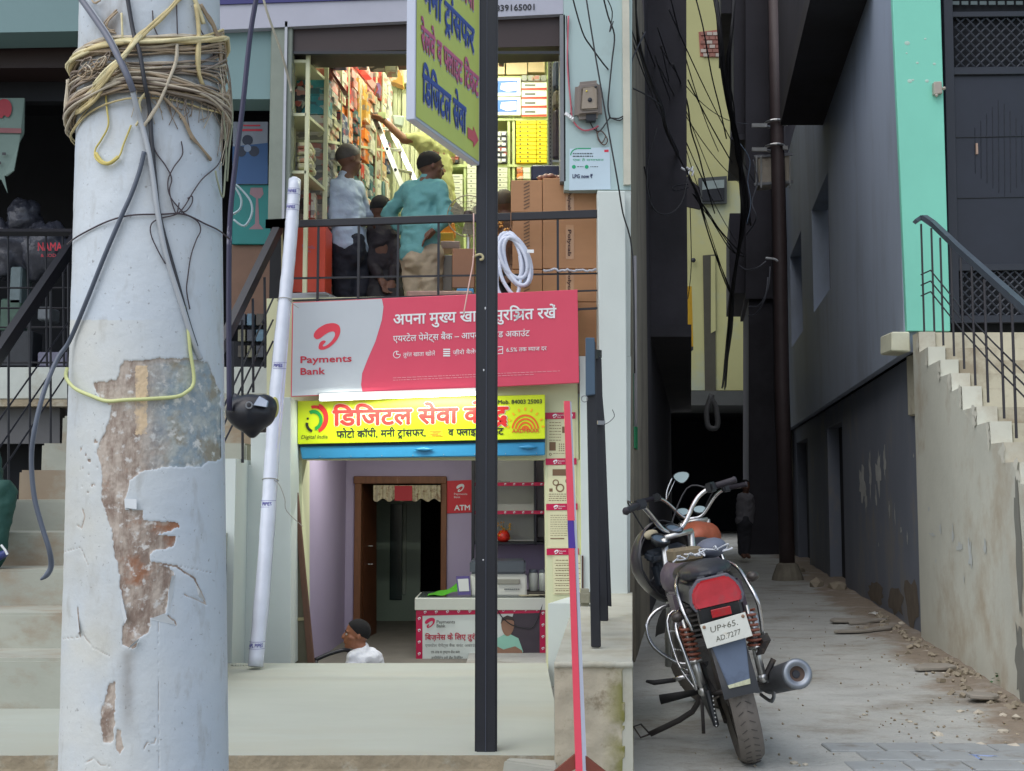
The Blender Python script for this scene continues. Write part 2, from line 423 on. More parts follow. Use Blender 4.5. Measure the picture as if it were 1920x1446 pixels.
# == ground
def ground_h(x, y):
    return .018 * mnoise.noise(Vector((x * .7, y * .5, 0))) + .006 * mnoise.noise(Vector((x * 3, y * 3, 4)))
def rwall(y): return 1.743 + .147 * y          # right alley wall line
def lwall(y): return .766 + .147 * (y - 7.9)   # left alley wall line
mb = MB()
nx, ny = 70, 130
xs = [-.3 + 6.8 * i / nx for i in range(nx + 1)]
ys = [3.2 + 30 * (j / ny) ** 1.7 for j in range(ny + 1)]
for y in ys:
    for x in xs:
        e = max(0, 1 - abs(rwall(y) - x) / .55)
        z = ground_h(x, y) - .012 * (x < .9) + .03 * e * (mnoise.noise(Vector((x * 5, y * 4, 9))) + .3)
        mb.v.append(Vector((x, y, z)))
for j in range(ny):
    for i in range(nx):
        k = j * (nx + 1) + i
        mb.f.append((k, k + 1, k + nx + 2, k + nx + 1))
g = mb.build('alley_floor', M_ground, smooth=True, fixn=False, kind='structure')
mt = M_ground.node_tree; b_ = mt.nodes['Principled BSDF']
src = b_.inputs['Base Color'].links[0].from_socket
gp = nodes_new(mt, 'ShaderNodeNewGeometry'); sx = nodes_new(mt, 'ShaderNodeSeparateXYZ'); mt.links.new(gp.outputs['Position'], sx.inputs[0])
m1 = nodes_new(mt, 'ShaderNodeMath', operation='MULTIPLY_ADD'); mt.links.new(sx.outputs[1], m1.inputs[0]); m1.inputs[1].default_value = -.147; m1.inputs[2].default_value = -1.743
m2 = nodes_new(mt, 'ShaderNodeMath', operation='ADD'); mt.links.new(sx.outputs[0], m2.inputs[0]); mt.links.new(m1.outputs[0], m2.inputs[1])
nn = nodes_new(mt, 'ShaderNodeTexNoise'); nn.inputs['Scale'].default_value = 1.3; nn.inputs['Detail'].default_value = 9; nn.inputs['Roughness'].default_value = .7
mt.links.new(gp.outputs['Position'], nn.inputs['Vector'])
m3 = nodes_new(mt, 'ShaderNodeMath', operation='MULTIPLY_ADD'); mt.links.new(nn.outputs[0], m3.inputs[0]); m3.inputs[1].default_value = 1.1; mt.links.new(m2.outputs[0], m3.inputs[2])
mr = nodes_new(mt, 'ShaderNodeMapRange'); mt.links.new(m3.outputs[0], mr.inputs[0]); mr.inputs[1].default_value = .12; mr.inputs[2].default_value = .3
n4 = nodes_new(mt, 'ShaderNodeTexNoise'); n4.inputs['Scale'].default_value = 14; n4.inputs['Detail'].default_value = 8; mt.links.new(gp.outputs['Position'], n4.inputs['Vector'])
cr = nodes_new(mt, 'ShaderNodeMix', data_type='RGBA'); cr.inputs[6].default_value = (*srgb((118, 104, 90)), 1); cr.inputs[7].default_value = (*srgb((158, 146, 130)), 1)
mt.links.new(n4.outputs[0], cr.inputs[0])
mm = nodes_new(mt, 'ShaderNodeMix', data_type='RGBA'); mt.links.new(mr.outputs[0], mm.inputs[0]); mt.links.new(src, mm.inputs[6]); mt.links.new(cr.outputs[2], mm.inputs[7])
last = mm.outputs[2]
for (sc_, st_, lo_, hi_, am_, cc_) in ((55, (1, 1, 1), .58, .68, .45, (96, 90, 80)), (5, (.9, 1.3, 1), .54, .68, .4, (128, 122, 110)), (120, (1, 1, 1), .66, .72, .6, (196, 192, 182)), (2.2, (.9, 1.2, 1), .52, .64, .3, (196, 197, 192))):
    mpp = nodes_new(mt, 'ShaderNodeMapping'); mpp.inputs['Scale'].default_value = st_; mt.links.new(gp.outputs['Position'], mpp.inputs[0])
    nq = nodes_new(mt, 'ShaderNodeTexNoise'); nq.inputs['Scale'].default_value = sc_; nq.inputs['Detail'].default_value = 8; nq.inputs['Roughness'].default_value = .7; mt.links.new(mpp.outputs[0], nq.inputs['Vector'])
    rq_ = nodes_new(mt, 'ShaderNodeMapRange'); mt.links.new(nq.outputs[0], rq_.inputs[0]); rq_.inputs[1].default_value = lo_; rq_.inputs[2].default_value = hi_; rq_.inputs[4].default_value = am_
    mq_ = nodes_new(mt, 'ShaderNodeMix', data_type='RGBA'); mt.links.new(rq_.outputs[0], mq_.inputs[0]); mt.links.new(last, mq_.inputs[6]); mq_.inputs[7].default_value = (*srgb(cc_), 1); last = mq_.outputs[2]
mt.links.new(last, b_.inputs['Base Color'])
MB().box((-30, -20, -.1), (30, 60, -.06)).build('ground', mat('street_ground', srgb((128, 124, 114)), .9, var=.15), kind='structure')
M_paver = mat('paver', srgb((150, 154, 154)), .8, var=.12, scale=9, bump=.4, bscale=60, dirt=srgb((120, 112, 98)), dscale=6, dthr=.55)
ri = random.Random(3)
for row, yy in enumerate((4.95, 5.13, 5.31)):
    x = 1.35 + .1 * (row % 2)
    while x < 2.3 - .1 * row:
        wd = .24
        zz = ground_h(x, yy) + .004 + ri.uniform(0, .005)
        MB().hexa([(x, yy, zz - .03), (x + wd - .012, yy + ri.uniform(-.005, .005), zz - .03), (x + wd - .012, yy, zz), (x, yy, zz + .003), (x, yy + .165, zz - .03), (x + wd - .012, yy + .165, zz - .03), (x + wd - .012, yy + .165, zz + .002), (x, yy + .165, zz)]).build('paver', M_paver, g, bevel=.004)
        x += wd
# == terrace and platform in front of the shop
TF, TB, TZ = 4.7, 7.2, .12
t = MB(); n = 60
top = []
for i in range(n + 1):
    x = -6 + i * (6.2 / n)
    top.append((x, .012 * mnoise.noise(Vector((x * 4, 0, 1)))))
for i in range(n):
    (x0, a), (x1, b) = top[i], top[i + 1]
    t.add([(x0, TF + a, TZ), (x1, TF + b, TZ), (x1, TB, TZ), (x0, TB, TZ)], [(0, 1, 2, 3)])
t.add([(-6, TB, TZ), (.2, TB, TZ), (.2, TB, -.8), (-6, TB, -.8)], [(0, 1, 2, 3)])
terr = t.build('terrace', M_terr, kind='structure')
t = MB()
for i in range(n):
    (x0, a), (x1, b) = top[i], top[i + 1]
    z2 = -.08
    t.add([(x0, TF + a, TZ), (x1, TF + b, TZ), (x1, TF + b + .012 * mnoise.noise(Vector((x1 * 7, 3, 1))), TZ - .05), (x0, TF + a + .012 * mnoise.noise(Vector((x0 * 7, 3, 1))), TZ - .05)], [(0, 3, 2, 1)])
    t.add([(x0, TF + a + .012 * mnoise.noise(Vector((x0 * 7, 3, 1))), TZ - .05), (x1, TF + b + .012 * mnoise.noise(Vector((x1 * 7, 3, 1))), TZ - .05), (x1, TF - .03, z2), (x0, TF - .03, z2)], [(0, 3, 2, 1)])
t.build('riser', M_riser, terr)
PH = .47
def plx(y, right): return (.164 + .08 * (y - 4.7)) if not right else (.456 + .097 * (y - 4.7))
plat = thing('platform', 'moss stained concrete platform wall beside the shop terrace', 'platform', (.3, 4.6, 0))
M_plat = mat('platform_cement', srgb((182, 182, 168)), .8, var=.08, scale=4, bump=.3, bscale=40, dirt=srgb((160, 154, 134)), dscale=3, dthr=.5)
M_pface = mat('platform_face', srgb((178, 170, 150)), .9, var=.12, scale=8, bump=.6, bscale=45, dirt=srgb((120, 108, 84)), dscale=14, dthr=.56, damt=.75, dist=.006)
t = MB(); NU, NV = 34, 60
for j in range(NV + 1):
    z = -.08 + (PH + .08) * j / NV
    for i in range(NU + 1):
        f = i / NU
        x = plx(4.62, 0) + (plx(4.62, 1) - plx(4.62, 0)) * f
        y = 4.62 + .006 * mnoise.noise(Vector((x * 14, 0, z * 14)))
        edge = .88 + .05 * mnoise.noise(Vector((1, 2, z * 9))) + .03 * mnoise.noise(Vector((1, 2, z * 30)))
        if f > edge: y += .014
        t.v.append(Vector((x, y, z)))
for j in range(NV):
    for i in range(NU):
        k = j * (NU + 1) + i; t.f.append((k, k + 1, k + NU + 2, k + NU + 1))
pf = t.build('front_face', M_pface, plat, fixn=False)
mt = M_pface.node_tree; b_ = mt.nodes['Principled BSDF']; src = b_.inputs['Base Color'].links[0].from_socket
gp = nodes_new(mt, 'ShaderNodeNewGeometry'); sx = nodes_new(mt, 'ShaderNodeSeparateXYZ'); mt.links.new(gp.outputs['Position'], sx.inputs[0])
nz = nodes_new(mt, 'ShaderNodeTexNoise'); nz.inputs['Scale'].default_value = 11; nz.inputs['Detail'].default_value = 8; mt.links.new(gp.outputs['Position'], nz.inputs['Vector'])
mr = nodes_new(mt, 'ShaderNodeMapRange'); mt.links.new(sx.outputs[0], mr.inputs[0]); mr.inputs[1].default_value = .33; mr.inputs[2].default_value = .41
mu = nodes_new(mt, 'ShaderNodeMapRange'); mt.links.new(nz.outputs[0], mu.inputs[0]); mu.inputs[1].default_value = .42; mu.inputs[2].default_value = .58
mz = nodes_new(mt, 'ShaderNodeMath', operation='MULTIPLY'); mt.links.new(mr.outputs[0], mz.inputs[0]); mt.links.new(mu.outputs[0], mz.inputs[1])
mm = nodes_new(mt, 'ShaderNodeMix', data_type='RGBA'); mt.links.new(mz.outputs[0], mm.inputs[0]); mt.links.new(src, mm.inputs[6]); mm.inputs[7].default_value = (*srgb((122, 120, 62)), 1)
mt.links.new(mm.outputs[2], b_.inputs['Base Color'])
a = [Vector((plx(4.6, 0), 4.625, 0)), Vector((plx(4.6, 1), 4.625, 0)), Vector((plx(7.9, 1), 7.9, 0)), Vector((plx(7.9, 0), 7.9, 0))]
t = MB(); t.add([p + Vector((0, 0, -.08)) for p in a] + [p + Vector((0, 0, PH)) for p in a], [(4, 5, 6, 7), (1, 2, 6, 5), (3, 0, 4, 7), (2, 3, 7, 6), (0, 1, 5, 4)])
t.build('slab', M_plat, plat)
t = MB()   # plaster lip along the top front edge
pts = [Vector((plx(4.62, 0) + (plx(4.62, 1) - plx(4.62, 0)) * i / 24, 4.618 + .004 * mnoise.noise(Vector((i * .9, 2, 2))), PH - .004 + .004 * mnoise.noise(Vector((i * .7, 5, 2)))) ) for i in range(25)]
t.tube(pts, .012, n=8); t.build('edge_lip', M_plat, plat, smooth=True)
# == shop building on the left
shop = thing('shop_building', 'two storey shop building with pink banner and lit upper shop', 'building', (-.3, 7.9, 0))
FYY = 7.9
def quadwall(name, q, Y, d, m, parent=shop, **kw):
    return MB().hexa(slab(q, Y, d)).build(name, m, parent, **kw)
quadwall('pillar', [(1056, -80), (1186, -80), (1183, 356), (1058, 356)], FYY, .3, M_teal)
quadwall('wall', [(1120, 356.5), (1183, 356.5), (1182, 668), (1120, 668)], FYY + .01, .28, M_white)
quadwall('wall', [(1082, 668.5), (1183, 668.5), (1181, 1130), (1090, 1130)], FYY + .01, .28, M_white)
quadwall('pilaster', [(1120, 358), (1173, 358), (1178, 1122), (1128, 1122)], FYY - .1, .1, M_white, bevel=.006)
t = MB(); hl = 5.45
t.hexa([(lwall(8.2) - .005, 8.2, -.1), (lwall(8.2), 8.2, -.1), (lwall(8.2), 8.2, hl), (lwall(8.2) - .25, 8.2, hl), (lwall(11) - .25, 11, -.1), (lwall(11), 11, -.1), (lwall(11), 11, hl), (lwall(11) - .25, 11, hl)])
t.build('side_wall', M_plaster, shop)
fas = quadwall('fascia_board', [(268, -60), (1056, -60), (1056, 26), (268, 63)], FYY, .08, mat('fascia_grey', srgb((170, 172, 186)), .5, var=.05))
quadwall('fascia_band', [(268, -60), (900, -60), (900, -8), (268, 13)], FYY - .012, .012, flat('fascia_blue', (44, 44, 110)), fas)
lettering('839165001', FY(FYY), 929, 21, 11, flat('print_black', (28, 28, 36)), fas, width=73, bold=.022, slope=-.035, name='phone_number')
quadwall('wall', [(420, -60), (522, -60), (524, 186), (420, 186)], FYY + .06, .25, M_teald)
t = MB(); pbox(t, 505, 50, 546, 420, FYY + .02, .12); t.build('door_jamb', mat('steel_jamb', srgb((120, 128, 118)), .5, metal=.2), shop, bevel=.006)
t = MB(); pbox(t, 531, 40, 536, 420, FYY - .0, .02); t.build('guide_channel', M_steel, shop)
t = MB(); pbox(t, 1050, 28, 1060, 340, FYY + .0, .2); t.build('guide_channel', mat('grey_channel', srgb((120, 124, 128)), .5), shop)
roll = MB().hexa(slab([(524, 56), (1056, 30), (1056, 86), (524, 100)], FYY + .05, .3)).build('shutter_box', M_brown, shop)
t = MB(); pbox(t, 526, 96, 1054, 101, FYY + .04, .03); t.build('bottom_bar', M_black, roll)
sk = .147
def room(x0, x1, z0, z1, y0, y1, m, side='all', names=('room_wall',)):
    ll = lambda y: x0 + sk * (y - y0); rr = lambda y: x1 + sk * (y - y0)
    b = []
    b.append(MB().hexa([(ll(y0) - .1, y0, z0), (ll(y0), y0, z0), (ll(y0), y0, z1), (ll(y0) - .1, y0, z1), (ll(y1) - .1, y1, z0), (ll(y1), y1, z0), (ll(y1), y1, z1), (ll(y1) - .1, y1, z1)]))
    b.append(MB().hexa([(rr(y0), y0, z0), (rr(y0) + .06, y0, z0), (rr(y0) + .06, y0, z1), (rr(y0), y0, z1), (rr(y1), y1, z0), (rr(y1) + .06, y1, z0), (rr(y1) + .06, y1, z1), (rr(y1), y1, z1)]))
    for q in b: q.build('room_wall', m, shop)
M_room = mat('upper_room_paint', srgb((214, 218, 190)), .6, var=.05)
room(-1.52, .42, 1.93, 5.0, 8.45, 11.0, M_room)
MB().box((-1.65, 10.85, 1.93), (.9, 10.95, 5.0)).build('back_wall', M_room, shop)
MB().box((-1.7, 8.26, 4.93), (.56, 10.95, 5.05)).build('ceiling', M_room, shop)
MB().box((-1.72, 8.16, 4.36), (.45, 8.25, 5.05)).build('lintel', M_room, shop)
MB().box((-1.45, FYY + .006, 1.74), (.74, 10.9, 1.92)).build('floor_slab', mat('slab_edge', srgb((176, 160, 150)), .7), shop)
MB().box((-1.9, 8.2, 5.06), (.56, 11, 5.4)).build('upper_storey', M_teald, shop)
MB().box((-1.45, 7.93, 5.0), (.75, 8.19, 5.4)).build('upper_wall', M_teal, shop)
quadwall('front_wall', [(500, 560), (1080, 550), (1085, 862), (500, 862)], FYY - .02, .2, M_cream)
quadwall('pilaster', [(498, 862.5), (566, 862.5), (566, 1262), (496, 1262)], FYY - .02, .3, M_cream)
quadwall('pilaster', [(1022, 862.5), (1087, 862.5), (1093, 1262), (1026, 1262)], FYY - .02, .3, M_cream)
quadwall('white_strip', [(1087, 668), (1112, 668), (1118, 1118), (1090, 1118)], FYY - .07, .05, M_white)
L0, L1, LZ0, LZ1 = 8.2, 9.8, -.75, 1.72
MB().box((-1.6, 7.21, LZ0 - .1), (1.2, 13.5, LZ0)).build('lower_floor', mat('lower_floor', srgb((90, 88, 84)), .5, var=.1), shop)
MB().box((-1.6, 8.2, LZ1), (.56, 13.5, LZ1 + .03)).build('lower_ceiling', M_room, shop)
ll0 = P(574, 1000, L0).x; ll1 = P(648, 1000, L1).x
MB().hexa([(ll0 - .1, L0, LZ0), (ll0, L0, LZ0), (ll0, L0, LZ1), (ll0 - .1, L0, LZ1), (ll1 - .1, L1, LZ0), (ll1, L1, LZ0), (ll1, L1, LZ1), (ll1 - .1, L1, LZ1)]).build('room_wall', M_lilac, shop)
rr0 = P(1024, 1000, L0).x
MB().hexa([(rr0, L0, LZ0), (rr0 + .1, L0, LZ0), (rr0 + .1, L0, LZ1), (rr0, L0, LZ1), (rr0 + .1, L1, LZ0), (rr0 + .2, L1, LZ0), (rr0 + .2, L1, LZ1), (rr0 + .1, L1, LZ1)]).build('room_wall', M_lilac, shop)
dx0 = P(667, 1000, L1).x; dx1 = P(833, 1000, L1).x; dz = P(750, 898, L1).z
cells((0, L1, 0), (1, 0, 0), [ll1 - .1, dx0, dx1, rr0 + .3], [LZ0, dz, LZ1], [(dx0, dx1, LZ0 - 1, dz)], .12, (0, 1, 0)).build('back_wall', M_lilac, shop)
M_corr = mat('corridor_paint', srgb((128, 136, 122)), .5, var=.08)
MB().box((dx0 - .35, L1 + .12, LZ0), (dx0 - .25, 12.8, LZ1)).build('corridor_wall', M_corr, shop)
MB().box((dx1 + .3, L1 + .12, LZ0), (dx1 + .4, 12.8, LZ1)).build('corridor_wall', M_corr, shop)
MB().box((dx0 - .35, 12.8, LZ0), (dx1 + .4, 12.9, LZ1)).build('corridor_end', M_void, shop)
MB().box((-1.75, TB + .005, LZ0), (-1.62, 8.1, 1.3)).build('side_wall', M_white, shop)
MB().hexa([(.21, TB + .005, LZ0), (.4, TB + .005, LZ0), (.38, TB + .005, .46), (.21, TB + .005, .46), (.43, 7.9, LZ0), (.6, 7.9, LZ0), (.6, 7.9, .46), (.43, 7.9, .46)]).build('side_wall', M_white, shop)
pts = [(424, 1250), (424, 930), (440, 929), (440, 873), (470, 872), (470, 812), (503, 811), (503, 746), (545, 745), (545, 1250)]
MB().extr([P(u, v, 7.55) for u, v in pts], (0, .3, 0)).build('stepped_wall', M_white, shop, bevel=.004)
# == doorway in the lower room
door = thing('doorway', 'open doorway with worn brown wooden frame and a floral valance', 'doorway', ((dx0 + dx1) / 2, L1, LZ0))
def post(u0, u1, v0, v1, Y, d, name, m, par, bev=.004):
    t = MB(); pbox(t, u0, v0, u1, v1, Y, d); return t.build(name, m, par, bevel=bev)
post(663, 676, 896, 1260, L1 - .03, .16, 'frame_post', M_wood, door)
post(826, 837, 896, 1260, L1 - .03, .16, 'frame_post', M_wood, door)
post(663, 837, 893, 907, L1 - .04, .16, 'frame_head', M_wood, door)
M_doorp = mat('brown_door_leaf', srgb((104, 62, 38)), .5, var=.2, scale=5, stretch=(8, 8, 1), bump=.2)
lf = MB().hexa([P(677, 1262, L1 + .1), P(703, 1262, L1 + .55), P(703, 905, L1 + .55), P(677, 908, L1 + .1), P(681, 1262, L1 + .08), P(706, 1262, L1 + .53), P(706, 905, L1 + .53), P(681, 908, L1 + .08)]).build('door_leaf', M_doorp, door)
for v in (1024, 1058):
    MB().cyl(P(690, v, L1 + .22), P(699, v, L1 + .22), .006).build('bolt', M_chrome, lf)
M_green = mat('greenish_inner_door', srgb((132, 148, 132)), .35, var=.1, scale=2)
idr = MB(); pbox(idr, 702, 938, 788, 1262, 11.3, .04)
idr = idr.build('inner_door', M_green, door)
post(731, 754, 945, 1125, 11.28, .01, 'glass_panel', mat('dark_glass', srgb((52, 66, 64)), .15), idr)
post(755, 762, 945, 1115, 11.28, .012, 'light_strip', mat('strip', srgb((140, 150, 136)), .4), idr)
t = MB(); nn_ = 60
for i in range(nn_ + 1):
    u = 700 + 126 * i / nn_
    y = 9.72 + .012 * math.sin(i * 1.1)
    t.v += [P(u, 910, y), P(u, 938 + 3 * math.sin(i * .55), y + .01)]
t.f = [(2 * i, 2 * i + 1, 2 * i + 3, 2 * i + 2) for i in range(nn_)]
M_floral = mat('floral_cloth', srgb((190, 180, 150)), .8, var=.2, scale=18, dirt=srgb((112, 70, 50)), dscale=26, dthr=.5, damt=.9)
val = t.build('valance', M_floral, door, smooth=True, fixn=False)
t = MB(); t.add([P(740, 911, 9.7), P(773, 911, 9.7), P(773, 939, 9.7), P(740, 939, 9.7)], [(0, 1, 2, 3)]); t.build('red_panel', flat('valance_red', (170, 44, 52), .7), val, fixn=False)
# == signs
M_red = flat('print_red', (214, 52, 74), .4); M_wht = flat('print_white', (232, 234, 236), .5); M_blk = flat('ink_black', (26, 30, 24), .5)
M_logo = flat('logo_red', (222, 58, 76), .45); M_mag = flat('tape_magenta', (190, 20, 74), .3); M_drk = flat('print_grey', (110, 112, 110), .6)
AL = [(752, 410), (765, 370), (810, 330), (870, 302), (930, 297), (970, 315), (985, 350), (978, 400), (950, 450), (900, 500), (850, 525), (815, 530), (795, 515), (800, 480), (820, 455), (845, 448), (858, 458), (845, 475), (832, 490), (838, 500), (862, 492), (900, 462), (932, 418), (938, 388), (925, 370), (890, 375), (850, 398), (810, 428), (775, 437)]
def swirl(fr, u, v, sz, m, parent, k=2, rot=0):
    """the bank's looping swirl mark; u,v its centre, sz its height"""
    mb = MB(); s_ = sz / 233.0
    pts = [((x - 868) * s_, (y - 413) * s_) for x, y in AL]
    if rot: pts = [(x * math.cos(rot) - y * math.sin(rot), x * math.sin(rot) + y * math.cos(rot)) for x, y in pts]
    p3 = [Vector((x, y, 0)) for x, y in pts]; p3 = closed_smooth(p3, 4)
    q = [fr(u + p.x, v + p.y, k) for p in p3]
    mb.add(q, [tuple(range(len(q)))]); return mb.build('swirl_logo', m, parent, fixn=False)
BY = 7.72
ban = thing('bank_banner', 'large pink and white bank banner hanging below the balcony rail', 'banner', P(815, 740, BY))
M_banp = mat('banner_pink', srgb((214, 72, 98)), .38, var=.05, scale=2, bump=.5, bscale=5, dist=.012, stretch=(1, 1, .6))
M_banw = mat('banner_white', srgb((188, 194, 200)), .38, var=.05, scale=2, bump=.5, bscale=5, dist=.012, stretch=(1, 1, .6))
MB().hexa(slab([(548, 567), (1083, 543), (1086, 718), (545, 744)], BY, .03)).build('banner_sheet', M_banp, ban, bevel=.003)
poly('white_field', [[(550, 568), (716, 560.5), (719, 575), (716, 600), (704, 640), (690, 672), (679, 700), (677, 722), (680, 736.8), (547, 742.8)]], BY, M_banw, ban, 1)
fb = FY(BY); sl = -.042
swirl(fb, 613, 631, 50, M_logo, ban)
M_dr = flat('print_deep_red', (196, 40, 62), .45)
lettering('Payments', fb, 562, 681, 12.5, M_dr, ban, width=97, bold=.02, slope=-.03, emh=.69)
lettering('Bank', fb, 562, 703, 12.5, M_dr, ban, width=47, bold=.02, slope=-.03, emh=.69)
lettering('अपना मु{ख}य खाता सुर<ksh>ित रखें', fb, 737, 609, 20, M_wht, ban, width=306, bold=.018, slope=sl)
lettering('एयरटेल पेमेंट्स बैंक – आपका सेकंड अकाउंट', fb, 737, 641, 11.5, M_wht, ban, width=256, slope=sl, bold=.006)
lettering('तुरंत खाता खोलें', fb, 756, 669, 7.5, M_wht, ban, width=60, slope=sl)
lettering('ज़ीरो बैलेंस', fb, 849, 665, 7.5, M_wht, ban, width=50, slope=sl)
lettering('6.5% तक {ब}याज दर', fb, 949, 660, 7.5, M_wht, ban, width=76, slope=sl, bold=.006)
t = MB(); 
def ring(mb, fr, u, v, r, w_, a0=0, a1=6.283, k=2, n=20, ry=1):
    pts = []
    for i in range(n + 1):
        a = a0 + (a1 - a0) * i / n; pts.append((fr(u + math.cos(a) * r, v + math.sin(a) * r * ry, k), fr(u + math.cos(a) * (r - w_), v + math.sin(a) * (r - w_) * ry, k)))
    b = len(mb.v); mb.v += [q for pr in pts for q in pr]; mb.f += [(b + 2 * i, b + 2 * i + 1, b + 2 * i + 3, b + 2 * i + 2) for i in range(n)]
def rect(mb, fr, u0, v0, u1, v1, k=2, sl=0):
    b = len(mb.v); mb.v += [fr(u0, v1, k), fr(u1, v1 + sl * (u1 - u0), k), fr(u1, v0 + sl * (u1 - u0), k), fr(u0, v0, k)]; mb.f.append((b, b + 1, b + 2, b + 3))
ring(t, fb, 744, 665, 7, 1.2, -.2, 5.3); rect(t, fb, 744, 664, 749, 665.5); rect(t, fb, 743, 659, 744.5, 665)
for q in range(4): rect(t, fb, 831, 654 + 4 * q, 844, 656.4 + 4 * q)
rect(t, fb, 930, 650, 943, 651.2, 2, sl); rect(t, fb, 930, 663, 943, 664.2, 2, sl)
rect(t, fb, 942, 650, 943.2, 663); rect(t, fb, 934, 657, 938, 658.4, 2, -.6); rect(t, fb, 938, 656, 942, 657.4, 2, -.6)
t.build('icon', M_wht, ban, fixn=False)
t = MB(); rr_ = random.Random(5)
for row in range(2):
    u = 737
    while u < (1050 if row == 0 else 1000):
        wd = rr_.uniform(2, 9); rect(t, fb, u, 708 + row * 4.4 - .042 * (u - 737), u + wd, 709.2 + row * 4.4 - .042 * (u - 737)); u += wd + 1.6
t.build('small_print', flat('print_pale_pink', (226, 150, 160), .5), ban, fixn=False)
SY = 7.78
sg = thing('yellow_sign', 'yellow shop sign with big red Hindi lettering above blue shutter', 'sign', P(790, 830, SY))
M_sgy = flat('sign_yellow', (205, 222, 20), .35)
MB().hexa(slab([(558, 752), (1022, 740), (1022, 823), (558, 833)], SY, .035)).build('panel', M_sgy, sg, bevel=.003)
fs_ = FY(SY); sl2 = -.022
M_or = flat('sign_outline', (240, 225, 190), .5); M_sr = flat('sign_red', (216, 44, 38), .45)
big = 'डिजिटल सेवा के{न}द^'
lettering(big, fs_, 625, 797.5, 29, M_or, sg, width=327, bold=.07, slope=sl2, k=1, name='lettering_outline')
lettering(big, fs_, 625, 797.5, 29, M_sr, sg, width=327, bold=.036, slope=sl2, k=3)
lettering('फोटो कॉपी, मनी ट^ांसफर,', fs_, 631, 821, 13.5, M_blk, sg, width=167, bold=.022, slope=sl2)
M_patch = flat('sticker_yellow', (244, 190, 24), .4)
t = MB()
for q in range(4): rect(t, fs_, 806 + (q % 2) * 4, 808 + 2.6 * q, 828 - (q % 3) * 3, 809.3 + 2.6 * q, 3)
t.build('patch_print', flat('sticker_orange', (224, 120, 30), .5), sg, fixn=False)
poly('patch', [[(803, 806), (831, 805), (832, 818), (803, 819)]], SY, M_patch, sg, 2)
lettering('व {फ}लाइट टिकट', fs_, 840, 817, 13, M_blk, sg, width=104, bold=.022, slope=sl2)
lettering('Mob. 84003 25003', fs_, 933, 758, 7.6, M_blk, sg, width=83, bold=.016, slope=-.02, emh=.69)
lettering('Digital India', fs_, 564, 823, 7, M_blk, sg, width=50, slope=-.02, italic=.2, emh=.69)
t = MB(); ring(t, fs_, 590, 784, 26, 9, -1.25, 1.25, ry=1.1); ring(t, fs_, 590, 782, 22, 6, -1.9, -1.2); t.build('arc', M_sr, sg, fixn=False)
t = MB(); ring(t, fs_, 588, 788, 17, 6, -2.1, 1.35, k=3, ry=1.15); t.build('arc', flat('arc_green', (20, 150, 60), .5), sg, fixn=False)
t = MB(); ring(t, fs_, 590, 795, 17, 5, 1.9, 3.3, k=3); rect(t, fs_, 575, 783, 579, 787, 3); t.build('letter_i', M_blk, sg, fixn=False)
t = MB()
for q in range(4): ring(t, fs_, 985, 807, 26 - 6 * q, 3.0, -3.14 + .12, -.12, ry=1.15)
ring(t, fs_, 985, 807, 5, 2.4, -3.1, 0)
t.build('fingerprint_arcs', flat('arc_orange', (226, 96, 20), .5), sg, fixn=False)
t = MB()
for q in range(9):
    a = -3.0 + q * .355; c_, s_ = math.cos(a), math.sin(a)
    b = len(t.v); t.v += [fs_(985 + c_ * 31 + s_ * 2, 806 + s_ * 36 - c_ * 2, 2), fs_(985 + c_ * 37 + s_ * 1.2, 806 + s_ * 42 - c_ * 1.2, 2), fs_(985 + c_ * 37 - s_ * 1.2, 806 + s_ * 42 + c_ * 1.2, 2), fs_(985 + c_ * 31 - s_ * 2, 806 + s_ * 36 + c_ * 2, 2)]; t.f.append((b, b + 1, b + 2, b + 3))
t.build('sun_rays', flat('ray_yellow', (236, 170, 20), .5), sg, fixn=False)
lettering('AADHAAR', fs_, 960, 811.5, 7, M_sr, sg, width=51, bold=.008, slope=-.01, emh=.69)
tl = thing('tube_light', 'lit white tube light between pink banner and yellow sign', 'lamp', P(750, 750, 7.66))
M_tube = mat('tube_glow', (1, 1, .95), .5, emit=((.97, 1, .92), 2.0), var=0, bump=0)
MB().hexa(slab([(598, 738), (897, 727), (897, 741), (598, 752)], 7.7, .02)).build('batten', mat('batten_white', (.7, .7, .68), .4, var=0, bump=0), tl, bevel=.002)
MB().cyl(P(606, 748.5, 7.655), P(893, 737.5, 7.655), .013, n=14).build('tube', M_tube, tl, smooth=True)
for u, v in ((602, 748.7), (896, 737.4)): MB().cyl(P(u - 3, v, 7.655), P(u + 3, v, 7.655), .015, n=12).build('end_cap', M_wht, tl)
ld = bpy.data.lights.new('tube_light_lamp', 'AREA'); ld.shape = 'RECTANGLE'; ld.size = .95; ld.size_y = .03; ld.energy = 5; ld.color = (.95, 1, .85)
lo = bpy.data.objects.new('tube_light_lamp', ld); col.objects.link(lo); lo.location = P(750, 745, 7.62); lo.rotation_euler = (R(35), 0, 0); child(lo, tl)
sh = thing('rolling_shutter', 'blue rolling shutter rolled up under the yellow sign', 'shutter', P(790, 862, 7.8))
M_blue = mat('shutter_blue', srgb((46, 132, 178)), .35, var=.08, scale=5, bump=.1, dirt=srgb((30, 70, 100)), dscale=7, dthr=.62, damt=.8)
MB().hexa(slab([(562, 838), (1022, 829), (1022, 854), (566, 861)], 7.8, .05)).build('bottom_slat', M_blue, sh, bevel=.006)
MB().hexa(slab([(560, 830), (1022, 821), (1022, 831), (561, 840)], 7.83, .05)).build('upper_slat', mat('shutter_dark', srgb((32, 74, 104)), .5), sh)
